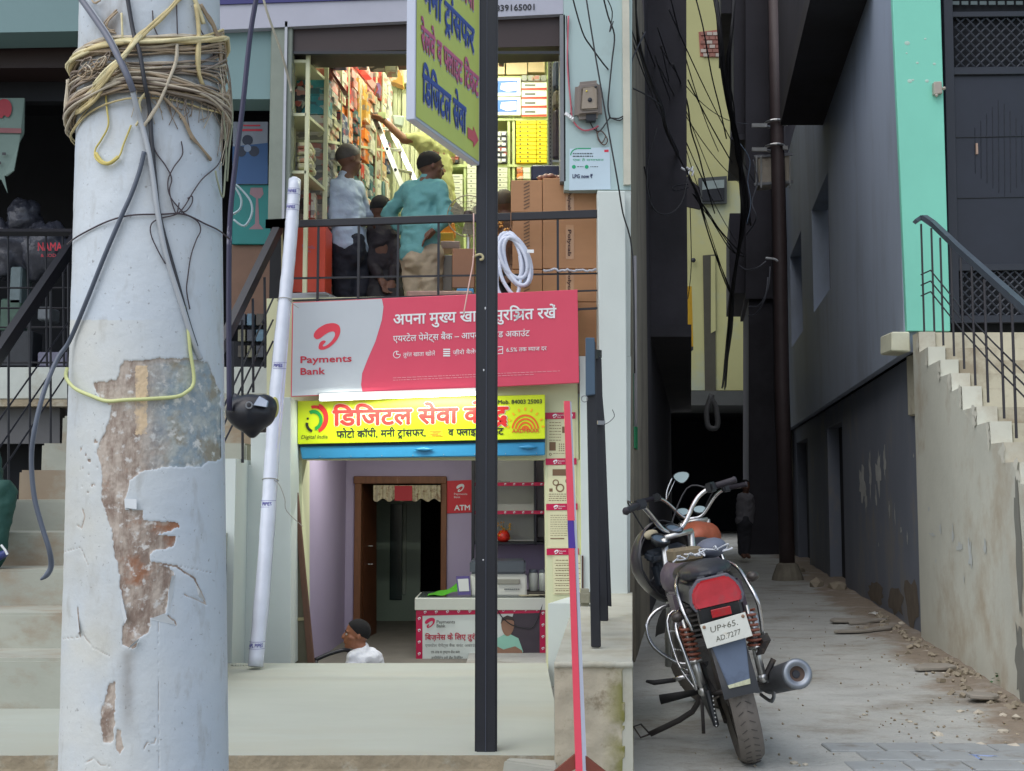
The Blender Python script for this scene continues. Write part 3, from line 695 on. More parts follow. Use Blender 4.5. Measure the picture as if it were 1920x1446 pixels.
for (u, v) in ((795, 842), (990, 838)):
    t = MB(); t.lathe(P(u - 19, v + .5, 7.79), P(u + 19, v, 7.79) - P(u - 19, v, 7.79), [(0, .001), (.03, .008), (.065, .015), (.1, .008), (.128, .001)], n=10); t.build('handle', M_blue, sh, smooth=True)
t = MB()
for q in range(8): t.ball(P(600 + q * 58, 856.5 - q * .9, 7.797), .003, 6, 4)
t.build('rivets', M_steel, sh)
A = Vector((-.128, 4.74, 0)); Bv = Vector((-.335, 4.14, 0))
zb = 2.385
Ud = (A - Bv); WL = Ud.length; Ud.normalize(); Nn = Ud.cross(Vector((0, 0, 1))).normalized()
if Nn.x < 0: Nn = -Nn
Nn = Ud.cross(Vector((0, 0, 1))); Nn.normalize()
hs = thing('hanging_sign', 'yellow green board with blue and pink Hindi lettering fixed to black post', 'sign', Vector((-.22, 4.4, zb)))
SHT = .95; th = .035
bq = [Bv + Vector((0, 0, zb)), A + Vector((0, 0, zb)), A + Vector((0, 0, zb + SHT)), Bv + Vector((0, 0, zb + SHT))]
MB().hexa(bq + [p - Nn * th for p in bq]).build('board', mat('board_frame', srgb((196, 204, 222)), .4, var=.04), hs, bevel=.003)
off = Nn * .002
t = MB(); ins = .012
t.add([bq[0] + off + Ud * .004 + Vector((0, 0, ins)), bq[1] + off - Ud * ins + Vector((0, 0, ins)), bq[2] + off - Ud * ins, bq[3] + off + Ud * .004], [(0, 1, 2, 3)])
t.build('yellow_face', flat('board_yellow', (206, 218, 112), .45), hs, fixn=False)
fh = FQ(Bv + Vector((0, 0, zb + SHT)), Ud, Vector((0, 0, 1)), Nn)
M_pb = flat('board_blue', (66, 84, 168), .5); M_pp = flat('board_pink', (206, 104, 146), .5); M_pl = flat('board_lilac', (190, 190, 206), .5)
def rl(s, u, vb, h, m, wd):   # vb: baseline height above the board's bottom
    lettering(s, fh, u + .004, SHT - vb + .004, h, M_pl, hs, width=wd, bold=.05, k=1.5)
    lettering(s, fh, u, SHT - vb, h, m, hs, width=wd, bold=.03, k=3)
rl('डिजिटल सेवा', .055, .085, .105, M_pb, .42)
rl('रेलवे व {फ}लाइट टिकट', .04, .27, .085, M_pp, .57)
rl('मनी ट^ांसफर', .06, .43, .10, M_pb, .50)
rl('फोटो कॉपी', .20, .60, .09, M_pp, .36)
t = MB(); t.v = [fh(x, SHT - y, 3) for x, y in [(.495, .115), (.555, .115), (.555, .135), (.612, .095), (.555, .05), (.555, .072), (.495, .072)]]; t.f = [tuple(range(7))]
t.build('arrow', flat('board_arrow', (214, 96, 110), .5), hs, fixn=False)
bp = thing('black_post', 'tall black square steel post standing on the terrace edge', 'post', P(911, 1404, 4.76))
x0, x1 = P(890, 1400, 4.76).x, P(932, 1400, 4.76).x
MB().box((x0, 4.76, TZ - .01), (x1, 4.76 + .085, 4.0)).build('tube', M_black, bp, bevel=.008, seg=2)
MB().box((x0 + .0405, 4.7555, TZ), (x0 + .0425, 4.7605, 3.6)).build('weld_seam', flat('seam', (74, 80, 96), .4), bp)
t = MB()
for v in (578, 694, 1050): 
    t.ball(P(909 + (v % 7) - 3, v, 4.76), (.003, .0015, .003 + (v % 3) * .0015), 6, 4)
t.build('paint_chips', M_wht, bp, kind='stuff')
MB().box((-.36, 4.77, 3.27), (x0 + .04, 4.8, 3.3)).build('bracket', M_black, bp)
t = MB(); hk = [P(887, 483, 4.74), P(893, 479, 4.735), P(900, 477, 4.735), (P(905, 480, 4.735)), P(905, 486, 4.735), P(900, 487, 4.74)]
t.tube(hk, .005, n=8, smooth=4); tag(t.build('hook', mat('bone_hook', srgb((190, 180, 140)), .5), smooth=True), 'small cream coloured hook tied to the black post', 'hook')
t = MB(); t.tube([P(888, 400, 4.73), P(888, 480, 4.73), P(880, 530, 4.73), P(869, 590, 4.73)], .0028, n=6, smooth=4)
t.build('cord', mat('pale_cord', srgb((224, 186, 176)), .8), smooth=True, label='thin pale pink cord hanging down beside the black post', cat='cord')
# == posters
def sheet(name, q, Y, m, label, cat, group=None, parent=None, th=.0015):
    return MB().hexa(slab(q, Y, th)).build(name, m, parent, label=label, cat=cat, group=group)
PY = FYY - .024
M_pap1 = mat('poster_paper', srgb((214, 210, 172)), .7, var=.05); M_pkb = flat('poster_brown', (120, 92, 68), .7)
def poster(u0, v0, u1, v1, label, fn, dx=0):
    o = thing('poster', label, 'poster', P((u0 + u1) / 2, v1, PY), group='posters taped on the right pilaster')
    MB().hexa(slab([(u0, v0), (u1, v0), (u1 + dx, v1), (u0 + dx, v1)], PY - .003, .002)).build('paper', M_pap1, o)
    f = FY(PY - .003); t = MB(); fn(t, f); t.build('print', M_pkb, o, fixn=False); return o
rp = random.Random(11)
def lines(t, f, u0, u1, v0, v1, st, h):
    v = v0
    while v < v1:
        u = u0
        while u < u1:
            wd = rp.uniform(2, 6); rect(t, f, u, v, min(u + wd, u1), v + h, 1); u += wd + 1.2
        v += st
def f1(t, f):
    lines(t, f, 1030, 1052, 792, 830, 5.5, 1); rect(t, f, 1030, 829, 1042, 845, 1); rect(t, f, 1054, 800, 1062, 812, 1); ring(t, f, 1032, 852, 2.5, 1, k=1); lines(t, f, 1037, 1068, 850, 853, 3, .9)
    for q in range(12): rect(t, f, 1048 + 4 * (q % 3), 832 + 4 * (q // 3), 1050 + 4 * (q % 3), 834 + 4 * (q // 3), 1)
def f2(t, f):
    rect(t, f, 1036, 880, 1076, 892, 1); ring(t, f, 1042, 905, 6, 2, k=1); ring(t, f, 1050, 915, 8, 2.5, k=1); ring(t, f, 1066, 902, 6, 2, k=1); lines(t, f, 1029, 1078, 926, 941, 4, 1.2); rect(t, f, 1030, 916, 1036, 922, 1)
def f3(t, f):
    lines(t, f, 1032, 1078, 966, 1004, 4.2, .8); rect(t, f, 1032, 1009, 1058, 1011, 1)
def f4(t, f):
    for q in range(7): lines(t, f, 1042, 1082, 1050 + 9.5 * q, 1051 + 9.5 * q, 4, 1.2); rect(t, f, 1040, 1056 + 9.5 * q, 1088, 1056.8 + 9.5 * q, 1)
poster(1025, 785, 1078, 860, 'topmost beige poster with phone picture on right pilaster', f1)
poster(1027, 872, 1080, 946, 'second beige poster from the top with brown drawings', f2)
poster(1027, 957, 1082, 1028, 'third beige poster from top with fine lines of text', f3)
poster(1036, 1041, 1088, 1115, 'lowest torn reddish beige poster on the right pilaster', f4, dx=2)
for i, (v, b) in enumerate(((780, 'above the phone poster'), (866, 'between the first and second poster'), (951, 'between the second and third poster'), (1035, 'above the lowest poster'))):
    o = thing('tape_strip', 'magenta printed tape strip ' + b + ' on the pilaster', 'tape', P(1054, v, PY), group='magenta tape strips on the pilaster')
    MB().hexa(slab([(1022 + i, v - 6), (1079 + i * 2, v - 7), (1079 + i * 2, v + 5), (1022 + i, v + 6)], PY - .007, .001)).build('strip', M_mag, o)
    f = FY(PY - .007); swirl(f, 1040 + i, v, 8, M_wht, o, k=1); swirl(f, 1070 + i * 2, v, 8, M_wht, o, k=1)
    lettering('Payments', f, 1045 + i, v - .5, 2.6, M_wht, o, width=13, k=1, emh=.69); lettering('Bank', f, 1045 + i, v + 3.5, 2.6, M_wht, o, width=7, k=1, emh=.69)
t = MB(); pbox(t, 1087.5, 745, 1092, 1040, FYY - .06, .02); t.build('strip_board', mat('lime_strip', srgb((208, 214, 110)), .6), label='narrow lime yellow strip at the pilaster edge beside the posters', cat='board')
t = MB(); pbox(t, 1091, 1042, 1094, 1118, FYY - .09, .02); t.build('brown_rod', mat('brown_rod', srgb((74, 44, 36)), .6), label='thin dark brown rod standing beside the pilaster foot', cat='rod')
pp = thing('poster', 'pale poster with green corner mark on upper right pillar', 'poster', P(1105, 355, FYY))
MB().hexa(slab([(1068, 279), (1143, 276), (1145, 355), (1067, 357)], FYY - .004, .003)).build('paper', mat('poster_pale', srgb((190, 210, 222)), .6, var=.03), pp)
f = FY(FYY - .004)
t = MB(); ring(t, f, 1083, 292, 14, 2, -3.1, -1.6, k=1); rect(t, f, 1083, 277.5, 1108, 279.5, 1); ring(t, f, 1076, 313, 3.6, 3.6, k=1); ring(t, f, 1100, 313, 3.6, 3.6, k=1); t.build('green_mark', flat('poster_green', (20, 160, 110), .6), pp, fixn=False)
t = MB(); lines(t, f, 1074, 1112, 287, 294, 5, 2.2); lines(t, f, 1082, 1094, 312, 314, 4, 1.4); lines(t, f, 1107, 1122, 312, 314, 4, 1.4); t.build('print', flat('poster_ink', (70, 84, 90), .6), pp, fixn=False)
lettering('एक है समाधान', f, 1074, 302, 4, flat('poster_green', (20, 160, 110)), pp, width=58, k=1)
lettering('LPG now ₹', f, 1073, 334, 7, flat('poster_navy', (40, 50, 90), .6), pp, width=38, k=1, bold=.03, emh=.69)
poly('red_mark', [[(1133, 281), (1141, 280.6), (1141, 285), (1133, 285.4)]], FYY - .004, M_red, pp, 1)
# == lower shop furniture
atm = thing('atm_poster', 'red poster with white ATM lettering beside the doorway', 'poster', P(860, 960, L1))
AY = L1 - .01
MB().hexa(slab([(835, 902), (884, 900), (884, 961), (836, 963)], AY, .003)).build('paper', flat('atm_red', (206, 30, 46), .5), atm)
f = FY(AY); swirl(f, 863, 915, 15, M_wht, atm, k=1)
lettering('Payments', f, 851, 928, 3.6, M_wht, atm, width=25, k=1, emh=.69); lettering('Bank', f, 851, 934, 3.6, M_wht, atm, width=12, k=1, emh=.69)
lettering('ATM', f, 852, 957, 9.5, M_wht, atm, width=29, bold=.03, k=1, slope=-.02, emh=.69)
ll_ = thing('room_tube_light', 'tube light on the ceiling of the lower shop behind the blue shutter', 'lamp', (-.85, 8.45, 1.62))
MB().box((-1.15, 8.43, 1.67), (-.35, 8.47, 1.715)).build('batten', bpy.data.materials['batten_white'], ll_)
MB().cyl((-1.13, 8.45, 1.65), (-.37, 8.45, 1.65), .013, n=12).build('tube', M_tube, ll_, smooth=True)
ld = bpy.data.lights.new('room_lamp', 'AREA'); ld.shape = 'RECTANGLE'; ld.size = .75; ld.size_y = .03; ld.energy = 9; ld.color = (1, 1, .95)
lo = bpy.data.objects.new('room_lamp', ld); col.objects.link(lo); lo.location = (-.75, 8.45, 1.62); child(lo, ll_)
SHY = 9.45
shf = thing('wall_shelf', 'white wall shelf with black uprights and red tape edges', 'shelf', P(960, 1018, SHY))
M_lam = mat('white_laminate', srgb((206, 206, 200)), .4, var=.03)
MB().hexa(slab([(884, 855), (1024, 855), (1024, 1020), (884, 1020)], SHY + .3, .02)).build('back_panel', M_lam, shf)
for u in (884, 1002): post(u, u + 4, 856, 1022, SHY, .3, 'upright', M_black, shf, .002)
post(884, 1024, 1017, 1021, SHY, .3, 'bottom_board', M_black, shf, .002)
for v in (909, 962):
    b_ = post(888, 1024, v - 3, v + 1.5, SHY - .0, .3, 'shelf_board', M_lam, shf, .001)
    poly('tape_edge', [[(888, v - 4), (1024, v - 4.6), (1024, v + 2), (888, v + 2.6)]], SHY, M_mag, b_, 1)
    for q in range(8): swirl(FY(SHY), 896 + q * 17, v - 1, 4.2, M_wht, b_, k=2)
post(884, 890, 860, 1060, SHY - .02, .03, 'side_strip', M_black, shf, .002)
lettering('Playing', FY(SHY + .3), 934, 906, 5, M_drk, shf, width=22, k=1)
idl = thing('flower_idol', 'small red and gold decorated idol on the wall shelf', 'figurine', P(944, 1016, SHY + .05))
ri = random.Random(4)
t = MB(); t.lathe(P(944, 1016, SHY + .08), (0, 0, 1), [(0, .03), (.02, .052), (.055, .05), (.085, .03), (.09, .01)], n=14); t.build('red_base', mat('idol_red', srgb((200, 44, 30)), .4, var=.4, scale=60), idl, smooth=True)
t = MB()
for q in range(26): t.ball(P(944, 1016, SHY + .06) + Vector((ri.uniform(-.05, .06), ri.uniform(-.02, .02), ri.uniform(.02, .15))), ri.uniform(.004, .009), 6, 4)
t.build('gold_beads', mat('idol_gold', srgb((230, 170, 50)), .3, metal=.5), idl, kind='stuff')
t = MB(); 
for q in range(14):
    a = ri.uniform(0, 6.28); t.cyl(P(944, 1000, SHY + .08), P(944, 1000, SHY + .08) + Vector((math.cos(a) * .06, 0, .03 + .07 * ri.random())), .003, .0006, n=5)
t.build('leaves', mat('idol_leaf', srgb((90, 100, 60)), .6), idl, kind='stuff')
post(1007, 1023, 970, 1008, SHY + .1, .12, 'picture_frame', mat('grey_tin', srgb((116, 116, 108)), .4), None)
o = bpy.data.objects['picture_frame']; tag(o, 'grey tin canister at right end of the wall shelf', 'canister'); o.name = 'tin_canister'
CY = 8.75
ctr = thing('counter', 'white shop counter with a taped bank poster on its front', 'counter', P(900, 1240, CY))
M_ctr = mat('counter_white', srgb((208, 212, 200)), .4, var=.03)
cz0 = -.75; cx0, cx1 = P(778, 1120, CY).x, P(1026, 1120, CY).x; ctz = P(800, 1121, CY).z
MB().box((cx0, CY - .02, ctz - .085), (cx1, CY + .5, ctz)).build('counter_top', M_ctr, ctr, bevel=.004)
MB().box((cx0 + .01, CY, cz0), (cx1 - .01, CY + .48, ctz - .086)).build('body', mat('counter_body', srgb((150, 154, 150)), .5), ctr)
MB().box((cx0 + .02, CY + .0, ctz + .001), (cx1 - .02, CY + .48, ctz + .006)).build('glass_sheet', mat('counter_glass', srgb((90, 100, 96)), .12, spec=.8, bump=0), ctr)
cp = thing('counter_poster', 'bank poster with a crossed arm man taped to the counter', 'poster', P(903, 1255, CY))
f = FY(CY - .003)
MB().hexa(slab([(780, 1142), (1028, 1136), (1030, 1330), (780, 1330)], CY - .004, .003)).build('paper', mat('poster_white', srgb((214, 222, 216)), .5, var=.03, bump=.1, bscale=12), cp)
poly('dark_photo', [[(963, 1150), (1015, 1149), (1015, 1320), (932, 1320), (934, 1200), (950, 1190)]], CY - .003, flat('photo_dark', (66, 58, 66), .5), cp, 2)
poly('tape_border', [[(780, 1142), (1028, 1136), (1028, 1149), (780, 1155)], [(780, 1155), (792, 1155), (792, 1328), (780, 1328)], [(1012, 1149), (1023, 1149), (1023, 1328), (1012, 1328)]], CY - .003, M_mag, cp, 3)
for q in range(11): swirl(f, 797 + 21 * q, 1148 - q * .5, 5.5, M_wht, cp, k=4)
for q in range(8): swirl(f, 786, 1160 + 22 * q, 5.5, M_wht, cp, k=4); swirl(f, 1018, 1150 + 22 * q, 5.5, M_wht, cp, k=4)
swirl(f, 806, 1168, 19, flat('logo_magenta', (196, 30, 80), .5), cp, k=4)
lettering('Payments', f, 818, 1169, 6, M_drk, cp, width=35, bold=.015, k=4, emh=.69); lettering('Bank', f, 818, 1176.5, 6, M_drk, cp, width=17, bold=.015, k=4, emh=.69)
lettering('बिज़नेस के लिए तुरंत लोन', f, 797, 1200, 9.5, flat('ink_red', (190, 36, 66), .5), cp, width=125, bold=.02, k=4, slope=-.012)
lettering('एयरटेल पेमेंट्स बैंक करंट अकाउंट के साथ', f, 797, 1213, 5, M_drk, cp, width=120, k=4)
lettering('एक लाख का दुघर्टना बीमा कवर', f, 808, 1225, 4.6, M_blk, cp, width=54, k=4)
lettering('अनलिमिटेड फ्री कैश डिपॉजिट'.replace('लि', 'लि'), f, 808, 1236, 4.6, M_blk, cp, width=60, k=4)
poly('printed_shirt', [[(932, 1197), (945, 1190), (958, 1190), (972, 1197), (981, 1222), (976, 1230), (968, 1224), (970, 1320), (932, 1320)]], CY - .003, flat('photo_mint', (146, 200, 180), .5), cp, 4)
poly('printed_head', [[(940, 1166), (944, 1158), (953, 1156), (961, 1159), (964, 1168), (962, 1182), (955, 1192), (947, 1191), (941, 1180)]], CY - .003, flat('photo_skin', (148, 112, 90), .5), cp, 5, smooth=3)
poly('printed_hair', [[(939, 1170), (941, 1159), (951, 1154), (961, 1157), (965, 1166), (960, 1163), (950, 1162), (943, 1164)]], CY - .003, flat('photo_hair', (62, 52, 48), .6), cp, 6)
poly('printed_arms', [[(932, 1212), (944, 1218), (966, 1212), (979, 1220), (980, 1228), (962, 1232), (945, 1231), (932, 1228)], ], CY - .003, flat('photo_skin', (148, 112, 90)), cp, 6)
prn = thing('printer', 'white and grey multifunction printer on the counter', 'printer', P(932, 1115, CY + .1))
px0, px1 = P(882, 1100, CY + .05).x, P(988, 1100, CY + .05).x; pz0 = ctz + .007
M_pw = mat('printer_white', srgb((204, 206, 196)), .4, var=.03, bump=.03); M_pg = mat('printer_grey', srgb((84, 92, 100)), .35, var=.04, bump=.03)
pzm = P(930, 1077, CY + .05).z; pzt = P(930, 1052, CY + .05).z
MB().hexa([(px0, CY + .05, pz0), (px1, CY + .05, pz0), (px1, CY + .07, pzm), (px0, CY + .07, pzm), (px0, CY + .42, pz0), (px1, CY + .42, pz0), (px1, CY + .42, pzm), (px0, CY + .42, pzm)]).build('body', M_pw, prn, bevel=.01, seg=2)
MB().box((px0 - .006, CY + .055, pzm + .002), (px1 - .008, CY + .42, pzt)).build('scanner_lid', M_pg, prn, bevel=.014, seg=2)
MB().box((px0 + .19, CY + .046, pz0 + .085), (px1 - .05, CY + .06, pz0 + .12)).build('paper_slot', mat('slot', srgb((150, 150, 138)), .5), prn, bevel=.003)
t = MB()
for q in range(8): t.box((px1 - .16 + q * .014, CY + .048, pz0 + .045), (px1 - .152 + q * .014, CY + .055, pz0 + .053))
t.build('buttons', M_pg, prn)
for i, (u, lab) in enumerate(((1000, 'left small white plastic jar beside the printer'), (1019, 'right small white plastic jar beside the printer'))):
    o = thing('jar', lab, 'jar', P(u, 1102, CY + .12), group='white jars beside the printer')
    MB().lathe(Vector((P(u, 1100, CY + .15).x, CY + .15, pz0 + .03)), (0, 0, 1), [(0, .03), (.002, .034), (.12, .034), (.13, .028)], n=16).build('body', mat('jar_white', srgb((190, 196, 186)), .35), o, smooth=True)
    MB().lathe(Vector((P(u, 1100, CY + .15).x, CY + .15, pz0 + .161)), (0, 0, 1), [(0, .031), (.02, .031), (.021, .02)], n=16).build('lid', M_pg, o)
MB().box((P(988, 1100, CY).x, CY + .06, pz0), (P(1024, 1100, CY).x, CY + .3, pz0 + .028)).build('paper_tray', mat('dark_tray', srgb((70, 66, 58)), .5), label='dark flat tray under the white jars on the counter', cat='tray', bevel=.003)
st = thing('price_stand', 'small white board with purple border standing on the counter', 'stand', P(868, 1118, CY))
MB().hexa([P(859, 1116, CY + .02), P(883, 1115, CY + .02), P(880, 1080, CY + .06), P(855, 1081, CY + .06)] + [p + Vector((0, .006, 0)) for p in [P(859, 1116, CY + .02), P(883, 1115, CY + .02), P(880, 1080, CY + .06), P(855, 1081, CY + .06)]]).build('board', flat('stand_purple', (70, 56, 120), .4), st)
MB().add([P(861, 1109, CY + .024), P(880, 1108.5, CY + .024), P(878, 1085, CY + .052), P(858, 1086, CY + .052)], [(0, 1, 2, 3)]).build('white_card', flat('stand_white', (196, 200, 196), .5), st, fixn=False)
t = MB(); n_ = 14
for j in range(n_ + 1):
    for i in range(n_ + 1):
        fx, fy = i / n_, j / n_
        x = P(802 + 55 * fx, 1112, CY + .04).x; y = CY + .02 + .28 * fy
        t.v.append(Vector((x, y, pz0 + .006 + .075 * fx * fx * (.35 + .65 * fy) + .006 * math.sin(fx * 9 + fy * 5))))
t.f = [(j * (n_ + 1) + i, j * (n_ + 1) + i + 1, (j + 1) * (n_ + 1) + i + 1, (j + 1) * (n_ + 1) + i) for j in range(n_) for i in range(n_)]
t.build('green_cloth', mat('green_cloth', srgb((84, 176, 40)), .7, bump=.3), smooth=True, label='bright green folded cloth lying on the counter left end', cat='cloth')
t = MB(); rq = random.Random(8)
for q in range(4): t.obox(Vector((P(1000, 1116, CY).x + rq.uniform(-.04, .04), CY + .02 + .0, pz0 + .004 + q * .003)), (.14, .035, .0015), (0, 0, rq.uniform(-.3, .3)))
t.build('loose_papers', M_paper, label='loose papers lying in front of the printer tray', cat='papers', kind='stuff')
t = MB(); t.tube([P(1024, 1110, CY - .01), P(1012, 1150, CY - .02), P(1000, 1175, CY - .02), P(985, 1178, CY - .02), P(960, 1172, CY - .02), P(942, 1158, CY - .02), P(930, 1140, CY - .02)], .004, n=6, smooth=5)
t.build('cable', M_wire, smooth=True, label='black cable hanging in a loop over the counter front', cat='cable')
t = MB(); q = [(540, 912), (553, 910), (584, 1262), (540, 1262)]
lb = MB().hexa(slab(q, 7.80, .03)).build('leaning_board', mat('olive_ply', srgb((96, 92, 74)), .7, var=.1), label='tall olive plywood board with brown edge leaning at left pilaster', cat='board')
MB().hexa(slab([(549, 908), (556, 908), (590, 1262), (578, 1262)], 7.785, .045)).build('brown_edge', mat('board_edge', srgb((96, 66, 50)), .6), lb)
MB().hexa(slab([(542, 1160), (573, 1157), (573, 1163), (542, 1166)], 7.79, .01)).build('batten', mat('board_batten', srgb((150, 140, 104)), .6), lb)
chp = thing('chair', 'dark metal chair half hidden behind the terrace edge', 'chair', P(640, 1240, 8.4))
t = MB(); t.tube([P(590, 1238, 8.35), P(618, 1226, 8.4), P(645, 1219, 8.45), P(656, 1221, 8.5)], .014, n=8, smooth=4); t.build('arm_rail', M_black, chp, smooth=True)
t = MB(); t.tube([P(655, 1219, 8.5), P(657, 1262, 8.5), P(657, 1300, 8.5)], .014, n=8); t.build('leg', M_black, chp, smooth=True)
t = MB(); t.tube([P(592, 1238, 8.35), P(590, 1300, 8.35)], .014, n=8); t.build('leg', M_black, chp, smooth=True)
MB().box((P(590, 1300, 8.4).x, 8.38, -.36), (P(655, 1300, 8.4).x + .1, 8.75, -.33)).build('seat', M_black, chp, bevel=.01)
# == balcony rail, cartons, hose
RY = 7.84
rail = thing('balcony_rail', 'long black balcony rail with thin bars above the pink banner', 'railing', P(830, 560, RY))
MB().hexa(slab([(545, 413), (1120, 393), (1120, 408), (545, 426)], RY, .03)).build('top_rail', M_blackm, rail, bevel=.003)
for u in (596, 672, 746, 822, 1046):
    t = MB(); pbox(t, u - 2.2, 412, u + 2.2, 570, RY + .008, .012); t.build('bar', M_blackm, rail)
MB().hexa(slab([(548, 520), (1120, 511), (1120, 514), (548, 523.5)], RY + .022, .012)).build('cross_bar', M_blackm, rail)
MB().hexa(slab([(548, 562), (1120, 543), (1120, 546), (548, 565)], RY + .022, .012)).build('cross_bar', M_blackm, rail)
MB().hexa(slab([(1083, 578), (1120, 576), (1120, 580), (1083, 582)], RY + .022, .012)).build('cross_bar', M_blackm, rail)
t = MB(); rq = random.Random(3)
pts = [P(1018 + 100 * i / 24, 507 + 3 * math.sin(i) * .5 + rq.uniform(-1.5, 1.5), RY - .004) for i in range(25)]
t.tube(pts, [.006 + .004 * rq.random() for _ in pts], n=6); t.build('plastic_wrap', mat('torn_white_plastic', srgb((170, 172, 180)), .4, var=.5, scale=60), smooth=True, label='torn plastic wrapped around the right rail cross bar', cat='plastic wrap')
CBY = 8.0
def carton(u0, v0, u1, v1, Y, d, label, group='brown cartons stacked behind the rail', m=None):
    o = thing('carton', label, 'carton', P((u0 + u1) / 2, v1, Y), group=group)
    b = MB(); pbox(b, u0, v0, u1, v1, Y, d); b.build('box', m or M_card, o, bevel=.004)
    return o
FC = FY(CBY)
c1 = carton(958, 338, 1017, 398, CBY, .4, 'upper left brown carton with diagonal stripes, above the rail')
c2 = carton(1018, 334, 1121, 398, CBY - .005, .4, 'wide top right brown carton, above the rail')
c3 = carton(961, 399, 1017, 505, CBY, .4, 'tall narrow brown carton behind the white hose coil')
c4 = carton(1018, 399, 1121, 504, CBY - .005, .4, 'large brown carton with vertical black print, below the rail')
c5 = carton(958, 506, 1017, 560, CBY, .4, 'low brown carton left of centre just above the pink banner')
c6 = carton(1018, 505, 1121, 566, CBY - .005, .4, 'low wide brown carton with print just above the banner corner')
c7 = carton(1040, 567, 1121, 668, CBY - .005, .4, 'bottom brown carton partly hidden by the pink banner')
for o, u0, v0, u1, v1, Y in ((c1, 958, 338, 1017, 398, CBY), (c3, 961, 399, 1017, 505, CBY), (c5, 958, 506, 1017, 560, CBY)):
    t = MB(); v = v0 + 3
    fr = FY(Y)
    while v < v1 - 6:
        b = len(t.v); t.v += [fr(982, v + 6, 2), fr(993, v + 1, 2), fr(993, v - 1, 2), fr(982, v + 4, 2)]; t.f.append((b, b + 1, b + 2, b + 3)); v += 6.5
    t.build('stripe_tape', flat('tape_dark', (98, 74, 56), .5), o, fixn=False)
def vtext(s, u, v, length, hh, Y, par):
    fr0 = FY(Y)
    fr = lambda a, b, k=1: fr0(u - b, v + a, k)
    lettering(s, fr, 0, 0, hh, flat('carton_ink', (74, 44, 34), .6), par, width=length, bold=.03, name='carton_print', emh=.69)
for o, v, L_ in ((c2, 360, 34), (c4, 430, 50), (c6, 508, 48)):
    vtext('Polycab', 1065, v, L_, 6, CBY - .005, o)
    poly('clear_tape', [[(1061, v - 8), (1076, v - 8), (1076, v + L_ + 6), (1061, v + L_ + 6)]] if o != c6 else [[(1061, 506), (1076, 506), (1076, 560), (1061, 560)]], CBY - .005, mat('packing_tape', srgb((186, 146, 112)), .25, bump=.1), o, 1)
M_navyb = mat('navy_plastic', srgb((42, 44, 72)), .3, var=.3, scale=30, bump=.5, bscale=20)
ob = MB(); pbox(ob, 996, 309, 1050, 338, 8.45, .3); ob.build('navy_box', M_navyb, label='dark navy printed box lying on top of the cartons', cat='box', bevel=.01)
t = MB(); rq = random.Random(9)
for q in range(12): t.ball(P(1015 + 9 * q, 334 - 3 * math.sin(q * .8) ** 2, CBY + .05 + rq.uniform(0, .1)), (.03, .04, .012 + .012 * rq.random()), 8, 6)
t.build('crumpled_plastic', mat('crumpled_plastic', srgb((150, 110, 96)), .3, var=.5, scale=40, bump=.6, bscale=30), smooth=True, kind='stuff', label='crumpled plastic wrapping on the carton tops', cat='plastic')
hose = thing('hose_coil', 'coiled white flexible hose hanging from the rail beside the post', 'hose', P(962, 560, RY - .06))
M_hose = mat('white_hose', srgb((206, 212, 228)), .35, var=.05, bump=.5, bscale=160, stretch=(1, 1, 4))
rh = random.Random(2)
for k in range(6):
    pts = []
    cu, cv = 958 + 2.2 * k, 480 + 2 * k; ru, rv = 23 + 1.5 * k - (k % 2) * 7, 42 + 2.5 * k - (k % 3) * 5
    for i in range(27):
        a = 2 * math.pi * i / 26 + .3
        x = ru * math.cos(a); y = rv * math.sin(a)
        pts.append(P(cu + x + y * .16, cv + y * 1.0 + x * .35, RY - .03 - .018 * (k % 3) - .01 * math.sin(a * 2 + k)))
    t = MB(); t.tube(pts, .0128, n=10, caps=False); t.build('loop', M_hose, hose, smooth=True)
t = MB(); t.tube([P(936, 470, RY - .06), P(938, 510, RY - .07), P(948, 535, RY - .07), P(963, 553, RY - .07), P(972, 547, RY - .06), P(977, 510, RY - .05), P(975, 480, RY - .05)], .0125, n=10, smooth=5); t.build('hanging_end', M_hose, hose, smooth=True)
t = MB(); t.tube([P(932, 500, RY - .07), P(932, 535, RY - .08), P(938, 553, RY - .08), P(947, 568, RY - .08)], .012, n=10, smooth=5); t.build('hanging_end', M_hose, hose, smooth=True)
t = MB(); pbox(t, 988, 468, 1001, 474, RY - .1, .012); t.build('paper_tag', M_wht, hose)
t = MB(); t.tube([P(958, 398, RY - .01), P(958, 425, RY - .02), P(952, 434, RY - .04)], .0022, n=5); t.tube([P(958, 425, RY - .02), P(963, 440, RY - .04)], .0022, n=5); t.build('string', mat('rust_string', srgb((150, 110, 80)), .8), hose)
# == goods in the upper shop
Msh = mat('shelf_cream', srgb((206, 208, 172)), .45, var=.04)
def LYv(u): return 5787.0 / (1298 - u)       # depth of the left shelf face at pixel u
rack = thing('left_rack', 'cream steel rack along the left side of the upper shop', 'rack', P(600, 560, 8.2))
for u in (548, 574, 609): 
    t = MB(); pbox(t, u - 4, 98, u + 4, 565, LYv(u) if u > 560 else 8.3, .03); t.build('upright', Msh, rack, bevel=.002)
def lsh(v0, v1, u0=574, u1=609):   # receding shelf board between two uprights
    y0, y1 = LYv(u0), LYv(u1)
    a, b = P(u0, v0, y0), P(u1, v1, y1)
    t = MB(); t.hexa([a + Vector((-.16, 0, -.02)), a + Vector((0, 0, -.02)), a, a + Vector((-.16, 0, 0)), b + Vector((-.2, 0, -.02)), b + Vector((0, 0, -.02)), b, b + Vector((-.2, 0, 0))])
    return t.build('shelf_board', Msh, rack)
lsh(112, 145); lsh(212, 242); lsh(320, 352)
